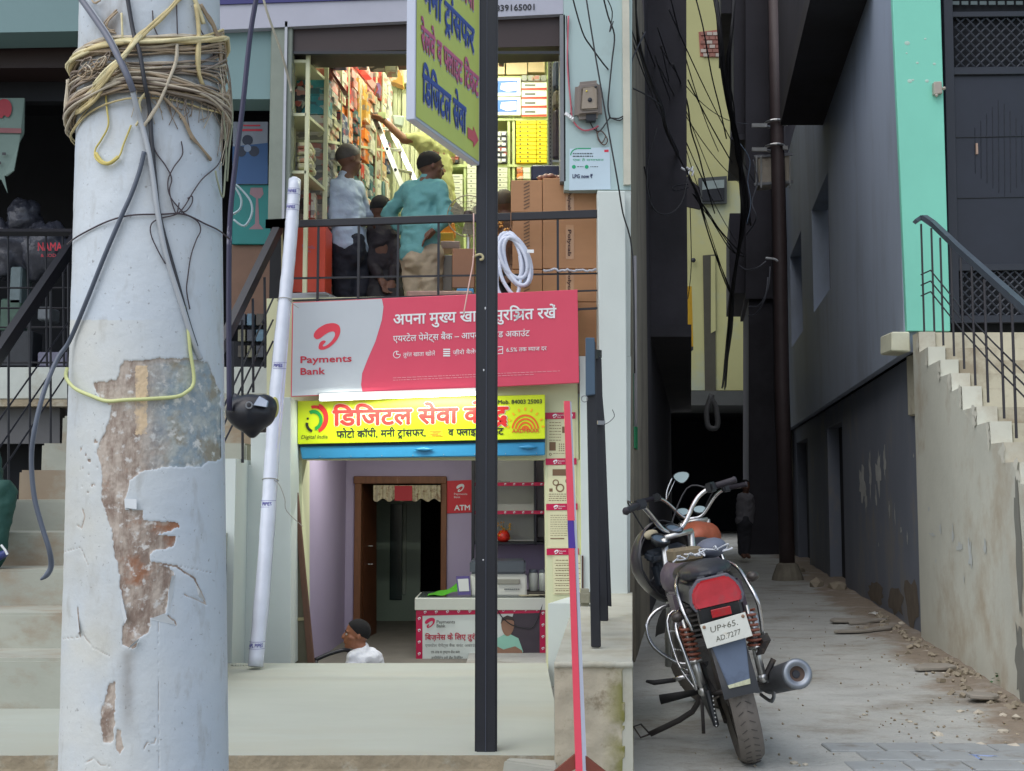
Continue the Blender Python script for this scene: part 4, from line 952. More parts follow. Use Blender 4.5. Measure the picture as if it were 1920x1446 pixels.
for u0, u1, v in ((548, 574, 112), (548, 574, 213), (548, 574, 322)):
    t = MB(); pbox(t, u0, v, u1, v + 5, 8.28, .3); t.build('shelf_board', Msh, rack)
M_rackback = mat('rack_side', srgb((170, 160, 124)), .6, var=.08)
t = MB(); y0, y1 = LYv(576), LYv(608)
t.hexa([P(576, 565, y0) + Vector((-.17, 0, 0)), P(576, 565, y0) + Vector((-.16, 0, 0)), P(576, 100, y0) + Vector((-.16, 0, 0)), P(576, 100, y0) + Vector((-.17, 0, 0)), P(608, 565, y1) + Vector((-.3, 0, 0)), P(608, 565, y1) + Vector((-.29, 0, 0)), P(608, 100, y1) + Vector((-.29, 0, 0)), P(608, 100, y1) + Vector((-.3, 0, 0))]); t.build('back_sheet', M_rackback, rack)
ordn = ['first', 'second', 'third', 'fourth', 'fifth', 'sixth', 'seventh', 'eighth', 'ninth', 'tenth', 'eleventh', 'twelfth', 'thirteenth', 'fourteenth']
PAL = {'teal': (70, 158, 172), 'white': (214, 212, 190), 'pink': (226, 150, 140), 'red': (222, 60, 50), 'gold': (206, 156, 60), 'orange': (236, 130, 40), 'navy': (48, 66, 110), 'cream': (214, 208, 168), 'grey': (150, 150, 140), 'green': (70, 120, 110), 'maroon': (110, 50, 44), 'purple': (120, 84, 130), 'stripe': (60, 110, 120), 'brown': (130, 90, 64), 'dark': (48, 50, 54), 'tan': (190, 160, 120)}
COLN = {'stripe': 'dark teal', 'dark': 'black'}
LC = [(612, 623, [(143, 215, 'teal', 2), (216, 262, 'white', 3), (268, 425, 'grey', 11), (430, 560, 'brown', 3)]),
      (624, 637, [(128, 168, 'pink', 2), (169, 208, 'white', 3), (210, 262, 'cream', 4), (270, 425, 'white', 10), (430, 556, 'green', 4)]),
      (639, 651, [(126, 170, 'white', 2), (172, 188, 'cream', 1), (190, 206, 'orange', 1), (210, 266, 'navy', 3), (280, 420, 'green', 5), (425, 552, 'white', 6)]),
      (653, 663, [(126, 200, 'red', 2), (202, 262, 'orange', 2), (270, 350, 'white', 5), (355, 420, 'white', 4), (424, 548, 'dark', 3)]),
      (664, 673, [(128, 198, 'pink', 4), (202, 260, 'stripe', 5), (268, 350, 'stripe', 4), (352, 420, 'white', 5)]),
      (675, 683, [(146, 232, 'gold', 1), (236, 250, 'red', 1), (252, 300, 'orange', 1), (304, 330, 'red', 1), (334, 410, 'green', 3)]),
      (684, 693, [(148, 226, 'gold', 4), (240, 300, 'orange', 3), (306, 410, 'white', 5)]),
      (694, 703, [(124, 170, 'pink', 2), (172, 205, 'tan', 2), (226, 300, 'white', 5), (305, 400, 'stripe', 5)]),
      (705, 714, [(122, 180, 'red', 1), (182, 240, 'white', 4), (245, 330, 'brown', 2), (335, 400, 'white', 4)]),
      (716, 724, [(130, 215, 'cream', 4), (220, 300, 'orange', 2), (305, 390, 'tan', 3)]),
      (726, 734, [(140, 240, 'white', 5), (262, 320, 'navy', 3), (330, 390, 'cream', 3)])]
rg = random.Random(12)
for ci, (u0, u1, secs) in enumerate(LC):
    y0, y1 = LYv(u0), LYv(u1)
    for si, (va, vb, cn, k) in enumerate(secs):
        hgt = (vb - va) / k
        for q in range(k):
            v0, v1 = va + q * hgt, va + (q + 1) * hgt - .8
            zt, zb_ = P(u0, v0, y0).z, P(u0, v1, y0).z
            xa, xb = P(u0, v0, y0).x, P(u1, v0, y1).x
            j = rg.uniform(-.02, .015)
            mb = MB().hexa([(xa - .25, y0, zb_), (xa + j, y0, zb_), (xa + j, y0, zt), (xa - .25, y0, zt), (xb - .25, y1 - .012, zb_), (xb + j, y1 - .012, zb_), (xb + j, y1 - .012, zt), (xb - .25, y1 - .012, zt)])
            sec = 'top' if si == 0 else ('second' if si == 1 else ('third' if si == 2 else ('fourth' if si == 3 else 'bottom')))
            nm = COLN.get(cn, cn)
            lab = f'{nm} box, {ordn[q]} down in {sec} stack, {ordn[ci]} rack column from the door'
            mb.build('goods_box', printed(mat('goods_' + cn, srgb(PAL[cn]), .5, var=.2, scale=22, bump=.0)), label=lab, cat='box', group='boxes stacked on the left shop shelves')
for v in (262, 420):
    a, b = P(611, v, LYv(611)), P(735, v + (20 if v < 300 else -12), LYv(735))
    MB().hexa([a + Vector((-.3, 0, -.02)), a + Vector((.0, 0, -.02)), a, a + Vector((-.3, 0, 0)), b + Vector((-.3, 0, -.02)), b + Vector((0, 0, -.02)), b, b + Vector((-.3, 0, 0))]).build('shelf_board', Msh, rack)
for u in (638, 652, 674, 704, 715):
    t = MB(); pbox(t, u - 1.3, 118, u + 1.3, 560, LYv(u) - .01, .02); t.build('upright', Msh, rack)
def lean(q, Y, c, lab, name='goods_box', d=.12):
    return MB().hexa(slab(q, Y, d)).build(name, mat('goods_' + c, srgb(PAL[c]), .5, var=.2, scale=22, bump=0), label=lab, cat='box')
lean([(654, 112), (668, 114), (706, 158), (700, 168)], 9.0, 'red', 'long red carton sticking out over the top of the rack')
lean([(612, 118), (618, 126), (650, 172), (640, 168)], 8.45, 'maroon', 'dark maroon slab sticking out above the teal boxes')
lean([(724, 128), (754, 132), (756, 160), (732, 152)], 9.8, 'gold', 'tan carton sticking out high near the tube cartons')
lean([(700, 156), (712, 156), (710, 176), (702, 172)], 9.3, 'purple', 'small purple packet high on the rack')
lean([(548, 170), (566, 150), (574, 178), (556, 205)], 8.28, 'dark', 'dark flat panel leaning on the top left shelf')
for q in range(4):
    t = MB(); pbox(t, 556 + (q % 2), 266 + q * 13, 583 + (q % 2) * 1.5, 277.5 + q * 13, 8.12, .2)
    t.build('basin_carton', mat('goods_cream', srgb(PAL['cream']), .6), label=f'cream flat carton, {ordn[q]} from top of the stack inside the doorway', cat='carton', group='cream cartons stacked inside the doorway', bevel=.01)
t = MB(); pbox(t, 545, 420, 610, 548, 8.16, .3); oc = thing('orange_box', 'large orange red box standing behind the rail at left', 'box', P(578, 548, 8.16)); t.build('box', mat('orange_red', srgb((206, 74, 50)), .5, var=.06), oc, bevel=.004)
lettering('Havells', FY(8.16), 566, 464, 6, flat('box_grey_ink', (150, 120, 150), .6), oc, width=24, slope=.12, emh=.69); lettering('fan', FY(8.16), 570, 472, 5, flat('box_grey_ink', (150, 120, 150)), oc, width=12, slope=.12, emh=.69)
for q, (a, b) in enumerate(((574, 582), (583, 590))):
    t = MB(); pbox(t, a, 362, b, 408, 8.32, .15); t.build('goods_box', mat('goods_' + ('red' if q == 0 else 'white'), srgb(PAL['red'])), label=('thin red' if q == 0 else 'thin white') + ' box standing on lower shelf behind the pipe bundle', cat='box')
t = MB()
for q in range(5): t.obox(P(580, 556 + q * 2.5, 8.06), (.32, .25, .009), (0, 0, .1 * q - .2))
t.build('paper_stack', mat('grey_paper', srgb((150, 152, 160)), .7), label='stack of flat grey sheets under the large orange box', cat='papers', kind='stuff')
for q in range(7):
    u = 737 + q * 8.2; t = MB(); pbox(t, u, 158 + (q % 3) * 4 + (0 if q < 5 else 10), u + 7, 400 if q < 4 else 395, 10.4 + .03 * (q % 2), .1)
    t.build('tall_carton', mat('goods_tall%d' % (q % 2), srgb((214, 216, 178) if q % 2 else (196, 200, 160)), .5, var=.06), label=f'{ordn[q]} from the left of the tall pale upright cartons', cat='carton', group='tall pale cartons standing in a row')
t = MB(); pbox(t, 736, 118, 795, 156, 10.3, .25); t.build('wide_carton', mat('pale_card', srgb((212, 210, 176)), .6), label='wide pale carton lying above the tall cartons', cat='carton', bevel=.004)
BYW = 10.5
brack = thing('back_rack', 'pale green steel rack against the back wall of the upper shop', 'rack', P(930, 400, BYW))
M_grn = mat('rack_green', srgb((190, 204, 140)), .45, var=.04)
for u in (830, 872, 954, 963, 1028):
    t = MB(); pbox(t, u - 2.6, 100, u + 2.6, 560, BYW - .02, .03); t.build('upright', M_grn, brack, bevel=.002)
for v in (143, 221, 308, 404, 470):
    t = MB(); pbox(t, 800, v, 1030, v + 5, BYW - .03, .35); t.build('shelf_board', M_grn, brack)
def bbox(u0, v0, u1, v1, c, lab, group, Y=BYW - .06, m=None, d=.25):
    t = MB(); pbox(t, u0, v0, u1 - .7, v1 - .7, Y, d)
    return t.build('goods_box', m or mat('goods_' + c, srgb(PAL[c]), .5, var=.1, bump=0), label=lab, cat='box', group=group, bevel=.002)
M_yel = mat('carton_yellow', srgb((238, 214, 20)), .45, var=.06, bump=0)
dot = flat('dot_ink', (40, 34, 20), .6)
for c in range(2):
    for q in range(10):
        a, b = ((968, 1006), (1006, 1026))[c]
        o = bbox(a, 226 + q * 8, b, 234 + q * 8, 'gold', f'yellow carton, {ordn[q]} from the top in the {"wide left" if c == 0 else "narrow right"} yellow column', 'yellow cartons on the back rack', m=M_yel)
        for uu in ((974, 988) if c == 0 else (1011,)):
            poly('print', [[(uu, 229 + q * 8), (uu + 3, 229 + q * 8), (uu + 3, 231.5 + q * 8), (uu, 231.5 + q * 8)]], BYW - .06, dot, o, 1)
M_wc = mat('carton_white', srgb((220, 222, 200)), .45, var=.05, bump=0)
def dotbox(u0, u1, va, n, h, lab, grp):
    for q in range(n):
        o = bbox(u0, va + q * h, u1, va + (q + 1) * h, 'white', lab % ordn[q], grp, m=M_wc)
        poly('print', [[(u0 + 6, va + q * h + 3), (u0 + 9, va + q * h + 3), (u0 + 9, va + q * h + h - 4), (u0 + 6, va + q * h + h - 4)], [(u0 + 13, va + q * h + 4), (u1 - 6, va + q * h + 4), (u1 - 6, va + q * h + h - 5), (u0 + 13, va + q * h + h - 5)]], BYW - .06, flat('print_soft', (110, 112, 104), .6), o, 1)
dotbox(834, 868, 327, 6, 10.3, 'white carton with dot print, %s from the top right of the teal shirted man', 'white cartons by the teal shirted man')
dotbox(876, 898, 308, 10, 9.2, 'white carton with dot print, %s down just left of the black post', 'white cartons left of the post')
dotbox(930, 952, 314, 9, 9.6, 'white carton, %s down on the rack just right of the black post', 'white cartons right of the post')
for q in range(2):
    bbox(969, 314 + q * 11, 981, 325 + q * 11, 'orange', f'{"upper" if q == 0 else "lower"} small orange end box under the yellow cartons', 'small boxes under the yellow cartons')
    bbox(981, 314 + q * 11, 995, 325 + q * 11, 'white', f'{"upper" if q == 0 else "lower"} small white box under the yellow cartons', 'small boxes under the yellow cartons', m=M_wc)
for q in range(6):
    o = bbox(930, 246 + q * 10, 951, 256 + q * 10, 'dark', f'black carton with white print, {ordn[q]} down right of the post', 'black cartons right of the post')
    poly('print', [[(932, 248 + q * 10), (937, 248 + q * 10), (937, 253 + q * 10), (932, 253 + q * 10)], [(941, 248 + q * 10), (948, 248 + q * 10), (948, 253 + q * 10), (941, 253 + q * 10)]], BYW - .06, M_wht, o, 1)
for q in range(4):
    bbox(841, 266 + q * 10, 860, 276 + q * 10, 'dark', f'black carton, {ordn[q]} down beside the yellow shirted man', 'dark cartons beside the yellow shirt')
bbox(832, 290, 841, 306, 'red', 'small red packet beside the black cartons on the back rack', None); bbox(878, 288, 892, 306, 'red', 'red carton left of the post above white cartons', None)
M_bw = mat('carton_whiteblue', srgb((232, 234, 220)), .45, var=.03, bump=0); M_bl = flat('carton_blue', (60, 110, 190), .5)
for q in range(2):
    o = bbox(925, 146 + q * 36, 977, 181 + q * 36, 'white', ('upper' if q == 0 else 'lower') + ' large white carton with blue picture panel', 'white and blue cartons on the back rack', m=M_bw)
    v = 152 + q * 36
    poly('picture', [[(926, v), (970, v - 1), (969, v + 22), (926, v + 22)]], BYW - .06, M_bl, o, 1); poly('appliance_print', [[(940, v + 4), (968, v + 2), (968, v + 18), (950, v + 20), (938, v + 15)]], BYW - .06, M_bw, o, 2)
M_rc = flat('carton_red', (214, 70, 50), .5)
for q in range(4):
    o = bbox(978, 153 + q * 16.6, 1026, 169.6 + q * 16.6, 'white', f'white carton with red edge, {ordn[q]} from the top right of the blue ones', 'white and red cartons on the back rack', m=M_bw)
    poly('red_edge', [[(978, 165.5 + q * 16.6), (1025, 164.5 + q * 16.6), (1025, 168.8 + q * 16.6), (978, 168.8 + q * 16.6)]], BYW - .06, M_rc, o, 1); poly('print', [[(984, 158 + q * 16.6), (1004, 158 + q * 16.6), (1004, 162 + q * 16.6), (984, 162 + q * 16.6)]], BYW - .06, flat('print_soft', (110, 112, 104)), o, 1)
for q, (a, b) in enumerate(((925, 947), (949, 989), (990, 1022))):
    bbox(a, 100 if q < 2 else 96, b, 140 if q < 2 else 136, 'tan', f'{ordn[q]} tan and white carton on the top board from the post', 'cartons on the top board', m=mat('top_carton', srgb((214, 190, 150)), .5, var=.1))
for q in range(4): bbox(978 + q * 12, 141, 989 + q * 12, 152, 'grey', f'{ordn[q]} small grey green packet above the red edged cartons', 'small packets above the red edged cartons', Y=BYW - .09)
hgr = [(604, 622, 100, 122, 'dark'), (622, 645, 100, 119, 'navy'), (652, 668, 98, 112, 'grey'), (668, 684, 98, 118, 'navy'), (690, 720, 98, 122, 'dark'), (722, 742, 98, 132, 'cream'), (744, 778, 98, 118, 'maroon'), (786, 792, 98, 150, 'grey'), (935, 945, 96, 112, 'dark'), (960, 985, 92, 104, 'grey')]
for q, (a, b, c, d, cn) in enumerate(hgr):
    t = MB(); pbox(t, a, c, b, d, 8.5, .15); t.build('hanging_goods', mat('goods_' + cn, srgb(PAL[cn]), .5, var=.2, scale=22, bump=0), label=f'{COLN.get(cn, cn)} packet hanging under the shutter box, {ordn[q]} from the left', cat='packet', group='packets hanging under the shutter box', bevel=.003)
t = MB(); pbox(t, 1028, 96, 1036, 340, 8.75, .03); drk = t.build('dark_rack_upright', mat('perforated_grey', srgb((122, 118, 124)), .5), None, label='grey perforated rack upright at the right of the upper shop', cat='rack'); 
t = MB()
for q in range(32): t.box((P(1032, 106 + q * 7, 8.75).x - .004, 8.746, P(1032, 106 + q * 7, 8.75).z - .006), (P(1032, 106 + q * 7, 8.75).x + .004, 8.7495, P(1032, 106 + q * 7, 8.75).z + .006))
t.build('holes', M_black, drk)
for q, (v0, v1, c) in enumerate(((112, 165, (50, 60, 90)), (168, 200, (110, 100, 90)), (204, 298, (58, 46, 62)))):
    t = MB(); pbox(t, 1037, v0, 1056, v1, 8.72, .25); t.build('dim_bundle', mat('dim%d' % q, srgb(c), .6, var=.4, scale=30), label=('upper navy', 'middle grey', 'lower purple')[q] + ' bundle on the dim right hand rack', cat='bundle', bevel=.02)
t = MB(); pbox(t, 1036, 300, 1058, 304, 8.7, .3); t.build('rack_board', M_steel, drk)
lp = thing('ceiling_lamp', 'bright white lamp under the ceiling of the upper shop', 'lamp', P(1000, 84, 9.2))
t = MB(); t.lathe(P(989, 84, 9.0), (1, 0, 0), [(0, .01), (.006, .017), (.084, .017), (.09, .01)], n=14); t.build('bulb', mat('lamp_glow', (1, 1, .95), .5, emit=((1, 1, .9), 14), var=0, bump=0), lp, smooth=True)
t = MB(); t.box((P(985, 80, 9.0).x, 9.0, P(985, 79, 9).z), (P(1014, 80, 9.0).x, 9.03, P(985, 74, 9).z)); t.build('holder', M_wht, lp)
for (x, y, e) in ((-.75, 8.75, 11), (.12, 9.0, 7), (-.35, 9.9, 13)):
    ld = bpy.data.lights.new('shop_lamp', 'AREA'); ld.shape = 'RECTANGLE'; ld.size = .9; ld.size_y = .08; ld.energy = e; ld.color = (.97, 1, .84)
    lo = bpy.data.objects.new('shop_lamp', ld); col.objects.link(lo); lo.location = (x, y, 4.86)
    child(lo, lp)
    MB().box((x - .45, y - .02, 4.875), (x + .45, y + .02, 4.915)).build('tube', bpy.data.materials['lamp_glow'], lp)
ldr = thing('ladder', 'aluminium ladder leaning diagonally inside the upper shop', 'ladder', P(770, 420, 9.3))
def stile(a, b): 
    p, q = P(*a), P(*b); t = MB(); d = Vector((.022, 0, 0)); e = Vector((0, .06, 0))
    t.hexa([q - d, q + d, p + d, p - d, q - d + e, q + d + e, p + d + e, p - d + e]); return t.build('stile', M_alu, ldr, bevel=.003)
s1 = stile((703, 222, 9.2), (782, 420, 8.8)); s2 = stile((722, 222, 9.6), (822, 430, 9.2))
for q in range(5):
    f_ = (q + .5) / 5; a = P(703, 222, 9.2).lerp(P(782, 420, 8.8), f_); b = P(722, 222, 9.6).lerp(P(822, 430, 9.2), f_)
    MB().cyl(a, b, .012).build('rung', M_alu, ldr); MB().lathe(a + Vector((0, -.004, 0)), (0, -1, 0), [(0, .011), (.004, .011)], n=10).build('bolt', M_black, ldr)
MB().ball(P(706, 218, 9.18), (.035, .03, .03)).build('top_cap', mat('cap_grey', srgb((104, 104, 100)), .5), ldr, smooth=True)
fan = thing('pedestal_fan', 'grey pedestal fan with wire guard half hidden by the black post', 'fan', P(875, 560, 8.35))
fc = P(878, 405, 8.35); M_fan = mat('fan_wire', srgb((150, 140, 116)), .4, metal=.5)
t = MB(); 
for r_ in (.145, .10, .055): t.torus(fc + Vector((0, -.03 * (1 - r_ / .145), 0)), (0, 1, 0), r_, .0022 if r_ < .14 else .004, 30, 6)
for q in range(24):
    a = q * math.pi / 12; d = Vector((math.cos(a), 0, math.sin(a)))
    t.tube([fc + Vector((0, -.04, 0)) + d * .02, fc + Vector((0, -.035, 0)) + d * .08, fc + d * .145], .0012, n=4)
t.build('guard', M_fan, fan, kind='stuff')
for q in range(3):
    a = q * 2.094 + .4; t = MB(); d = Vector((math.cos(a), 0, math.sin(a))); e = Vector((-math.sin(a), 0, math.cos(a)))
    t.add([fc + d * .02, fc + d * .06 + e * .05 + Vector((0, .012, 0)), fc + d * .125 + e * .045 + Vector((0, .012, 0)), fc + d * .13 - e * .03, fc + d * .06 - e * .02], [(0, 1, 2, 3, 4)]); t.build('blade', mat('fan_blade', srgb((130, 126, 106)), .4), fan, fixn=False)
MB().lathe(fc + Vector((0, -.045, 0)), (0, 1, 0), [(0, .01), (.005, .03), (.03, .03), (.06, .045), (.13, .04), (.15, .02)], n=18).build('motor', M_brown, fan, smooth=True)
MB().cyl(fc + Vector((0, .06, -.03)), Vector((fc.x, fc.y + .06, 1.95)), .014).build('pole', M_alu, fan); MB().lathe(Vector((fc.x, fc.y + .06, 1.925)), (0, 0, 1), [(0, .17), (.02, .16), (.04, .03)], n=24).build('base', M_brown, fan, smooth=True)
for (a, b, c, d, Y, cc, lab) in ((822, 852, 418, 436, 8.9, (244, 150, 40), 'bright orange box behind the rail beside the fan'), (824, 850, 436, 452, 8.88, (214, 170, 60), 'amber box under the bright orange one'), (826, 862, 452, 466, 8.86, (190, 160, 160), 'pale pink box under the amber one'), (848, 890, 466, 540, 8.3, (140, 100, 74), 'brown carton standing behind the rail left of the post'), (826, 848, 478, 545, 8.5, (110, 106, 98), 'grey bin behind the rail beside the khaki trousers'), (856, 888, 541, 552, 8.1, (60, 140, 190), 'flat blue carton low behind the rail')):
    t = MB(); pbox(t, a, c, b, d, Y, .22); t.build('stock_box', mat('stock_%d_%d' % (a, c), srgb(cc), .5, var=.08), label=lab, cat='box', bevel=.004)
t = MB(); pbox(t, 762, 545, 886, 560, 7.95, .2); t.build('rolled_sheet', mat('pinkish_sheet', srgb((150, 116, 108)), .5, var=.3, scale=20), label='pinkish rolled sheet lying on the slab behind the banner top', cat='sheet', bevel=.01)
t = MB(); rq = random.Random(21)
for q in range(22): t.ball(P(928 + rq.uniform(0, 24), 418 + rq.uniform(-6, 30), 8.3), (rq.uniform(.005, .014),) * 3, 6, 4)
t.build('gold_trinkets', mat('brass', srgb((190, 140, 80)), .3, metal=.7), label='cluster of small brass coloured goods right of the post', cat='goods', kind='stuff')
t = MB(); pbox(t, 930, 372, 960, 412, 9.2, .2); 
for q in range(6):
    u = 690 + q * 7; t = MB(); t.cyl(P(u, 330 + 3 * q, 9.9), P(u + 6, 560, 9.5), .016, n=8); t.build('pvc_pipe', mat('pvc_%d' % (q % 3), srgb(((206, 206, 180), (60, 100, 96), (180, 174, 150))[q % 3]), .5), label=f'{ordn[q]} of the pipes standing between the two men', cat='pipe', group='pipes standing between the two men')
# == wall things on the right pillar
mt_ = thing('electric_meter', 'brown electric meter box on the upper right pillar', 'meter', P(1103, 222, FYY))
M_met = mat('meter_brown', srgb((122, 112, 104)), .35, var=.06, bump=.03)
MB().hexa(slab([(1079, 152), (1128, 147), (1130, 218), (1077, 222)], FYY - .09, .09)).build('case', M_met, mt_, bevel=.03, seg=3)
MB().hexa(slab([(1090, 163), (1121, 160), (1122, 205), (1088, 207)], FYY - .105, .02)).build('window', mat('meter_window', srgb((150, 138, 122)), .12, bump=0), mt_, bevel=.01, seg=2)
MB().ball(P(1100, 171, FYY - .107), (.006, .004, .006), 8, 6).build('lamp', flat('meter_lamp', (220, 200, 70), .3), mt_); MB().lathe(P(1106, 188, FYY - .1), (0, -1, 0), [(0, .016), (.012, .014), (.014, .003)], n=12).build('knob', M_black, mt_)
MB().ball(P(1117, 163, FYY - .107), (.009, .004, .009), 8, 6).build('sensor', M_black, mt_)
MB().box((P(1098, 221, FYY).x, FYY - .07, P(1098, 232, FYY).z), (P(1116, 221, FYY).x, FYY - .02, P(1098, 219, FYY).z)).build('gland', M_black, mt_)
def wpx(name, pts, r, m, label=None, cat='wire', parent=None, group=None, n=6, sm=4):
    t = MB(); t.tube([P(*p) for p in pts], r, n=n, smooth=sm); return t.build(name, m, parent, smooth=True, label=label, cat=cat if label else None, group=group)
M_pinkw = mat('pink_wire', srgb((190, 96, 110)), .5, var=.1, bump=0)
Y1 = FYY - .02
wpx('wire', [(1066, 30, Y1), (1064, 120, Y1), (1070, 190, Y1), (1074, 225, Y1), (1092, 244, Y1), (1112, 242, Y1), (1122, 236, Y1)], .006, M_pinkw, 'pink cable running down the pillar and under the meter', 'cable')
wpx('wire', [(1062, 30, Y1), (1068, 170, Y1), (1072, 205, Y1), (1068, 215, Y1)], .004, M_wire, 'black cable beside the pink cable on the pillar', 'cable')
t = MB()
for q in range(5): t.obox(P(1062 + 3 * q, 214 + 2.5 * q, Y1 - .01), (.022, .015, .02), (0, .5, .3 * q))
t.build('white_connectors', M_wht, label='cluster of white wire connectors left of the meter', cat='connector', kind='stuff')
wpx('wire', [(1104, 222, Y1), (1112, 240, Y1), (1124, 246, Y1), (1137, 230, Y1), (1144, 222, Y1), (1160, 222, Y1), (1172, 216, Y1), (1162, 226, Y1), (1142, 220, Y1)], .0045, M_wire, 'tangled black wire at lower right of the meter', 'wire')
wpx('wire', [(1118, 240, Y1), (1122, 262, Y1), (1133, 272, Y1), (1139, 262, Y1), (1128, 246, Y1), (1120, 252, Y1), (1128, 268, Y1), (1136, 256, Y1)], .004, mat('wire_brown', srgb((84, 62, 54)), .5), 'small coil of brown wire under the meter', 'wire')
for i, pts in enumerate(([(1072, -10, 7.5), (1092, 60, 7.6), (1110, 90, 7.7), (1140, 130, 7.9), (1172, 158, 8.4), (1212, 178, 9), (1240, 198, 9.6)],
                         [(1098, -10, 7.6), (1114, 90, 7.6), (1126, 160, 7.6), (1140, 240, 7.6), (1158, 340, 7.6), (1168, 400, 7.7), (1186, 480, 7.8), (1190, 700, 7.86)],
                         [(1130, -10, 7.7), (1140, 30, 7.8), (1152, 66, 7.85), (1148, 110, 7.86), (1143, 160, 7.86), (1140, 200, 7.86), (1144, 222, 7.86)],
                         [(1134, -10, 7.7), (1148, 22, 7.8), (1143, 60, 7.8), (1150, 40, 7.8)],
                         [(1150, -10, 8.0), (1180, 60, 8.6), (1200, 120, 9), (1228, 190, 9.6), (1246, 230, 10), (1264, 280, 10.4), (1290, 325, 11)],
                         [(1160, -10, 8.0), (1196, 90, 8.8), (1215, 150, 9.2), (1240, 200, 9.8), (1258, 262, 10.2), (1292, 330, 11)])):
    wpx('overhead_wire', pts, .0055 if i != 3 else .004, M_wire, ['black wire drooping from above the meter to the alley', 'straight black wire crossing the right pillar', 'black wire dropping beside the meter', 'short black wire end curling at the pillar top', 'thick black wire sagging into the alley', 'lower black wire sagging into the alley'][i], 'wire', group='wires over the alley mouth')
t = MB(); pbox(t, 1168, -60, 1181, 346, FYY - .03, .03); t.build('white_pipe', mat('pvc_pipe', srgb((196, 194, 178)), .4), label='pale vertical pipe on the edge of the right pillar', cat='pipe')
t = MB(); t.tube([P(1190, 480, 8.02), P(1191, 620, 8.02), P(1192, 800, 8.02)], .012, n=8); t.build('conduit', mat('conduit_grey', srgb((140, 136, 140)), .5), smooth=True, label='thin grey conduit on the alley side wall', cat='pipe')
t = MB(); t.hexa([(lwall(8.25) + .002, 8.25, P(1184, 840, 8.25).z), (lwall(8.25) + .012, 8.25, P(1184, 840, 8.25).z), (lwall(8.25) + .012, 8.25, P(1184, 700, 8.25).z), (lwall(8.25) + .002, 8.25, P(1184, 700, 8.25).z), (lwall(8.6) + .002, 8.6, P(1184, 840, 8.25).z), (lwall(8.6) + .012, 8.6, P(1184, 840, 8.25).z), (lwall(8.6) + .012, 8.6, P(1184, 700, 8.25).z), (lwall(8.6) + .002, 8.6, P(1184, 700, 8.25).z)])
t.build('green_board', mat('green_sign', srgb((20, 130, 80)), .4), label='narrow green board edge on the alley side wall', cat='board')
fr_ = thing('tube_gate', 'black metal gate leaf of joined square tubes standing on the platform', 'frame', P(1120, 1213, 5.0))
MB().hexa([P(1108, 1214, 5.05), P(1127, 1214, 5.05), P(1117, 640, 5.05), P(1098, 640, 5.05), P(1110, 1214, 5.05) + Vector((0, .04, 0)), P(1127, 1214, 5.05) + Vector((0, .04, 0)), P(1117, 640, 5.05) + Vector((0, .04, 0)), P(1100, 640, 5.05) + Vector((0, .04, 0))]).build('tube', M_black, fr_, bevel=.004)
zt_ = P(1107, 740, 5.04)
MB().hexa([P(1098, 742, 5.02), P(1116, 740, 5.02), P(1115, 633, 5.02), P(1098, 633, 5.02), P(1099, 742, 5.02) + Vector((0, .025, 0)), P(1116, 740, 5.02) + Vector((0, .025, 0)), P(1115, 633, 5.02) + Vector((0, .025, 0)), P(1098, 633, 5.02) + Vector((0, .025, 0))]).build('blue_grey_end', M_blueg, fr_, bevel=.003)
MB().hexa([P(1119, 1165, 5.5), P(1141, 1165, 5.5), P(1128, 672, 5.5), P(1112, 660, 5.5), P(1119, 1165, 5.5) + Vector((0, .05, 0)), P(1141, 1165, 5.5) + Vector((0, .05, 0)), P(1128, 672, 5.5) + Vector((0, .05, 0)), P(1112, 660, 5.5) + Vector((0, .05, 0))]).build('tube', M_black, fr_, bevel=.004)
MB().hexa([P(1134, 1135, 6.2), P(1147, 1138, 6.2), P(1134, 790, 6.2), P(1126, 700, 6.2), P(1134, 1135, 6.2) + Vector((0, .05, 0)), P(1147, 1138, 6.2) + Vector((0, .05, 0)), P(1134, 790, 6.2) + Vector((0, .05, 0)), P(1126, 700, 6.2) + Vector((0, .05, 0))]).build('tube', M_black, fr_, bevel=.004)
for v in (664, 1120):
    a, b = P(1112, v, 5.07), P(1124, v, 6.22); MB().hexa([a + Vector((-.012, 0, -.02)), a + Vector((.012, 0, -.02)), a + Vector((.012, 0, .02)), a + Vector((-.012, 0, .02)), b + Vector((-.012, 0, -.02)), b + Vector((.012, 0, -.02)), b + Vector((.012, 0, .02)), b + Vector((-.012, 0, .02))]).build('cross_tube', M_black, fr_)
t = MB(); t.obox(P(1126, 793, 5.45), (.035, .03, .018), (0, 0, .2)); t.build('latch', M_steel, fr_)
wpx('cobweb_wire', [(1132, 797, 5.42), (1144, 790, 5.42), (1152, 780, 5.42), (1148, 768, 5.42)], .0016, M_wire, 'thin curled wire sticking out of the black frame', 'wire')
t = MB(); t.torus(P(1096, 748, 5.0), (.3, 1, .2), .013, .0018, 16, 6); t.build('wire_ring', M_steel, label='small wire ring hooked on the black frame', cat='ring')
br = MB(); pbox(br, 1083, 1106, 1112, 1138, 6.9, .12); br.build('concrete_lump', mat('lump', srgb((140, 138, 120)), .9, bump=.8, bscale=30, dist=.01), label='small grey concrete block beside the black frame foot', cat='block', bevel=.02, seg=2)
stp = thing('striped_pole', 'square pole with pink, violet and white faces standing before the platform', 'pole', P(1085, 1446, 4.4))
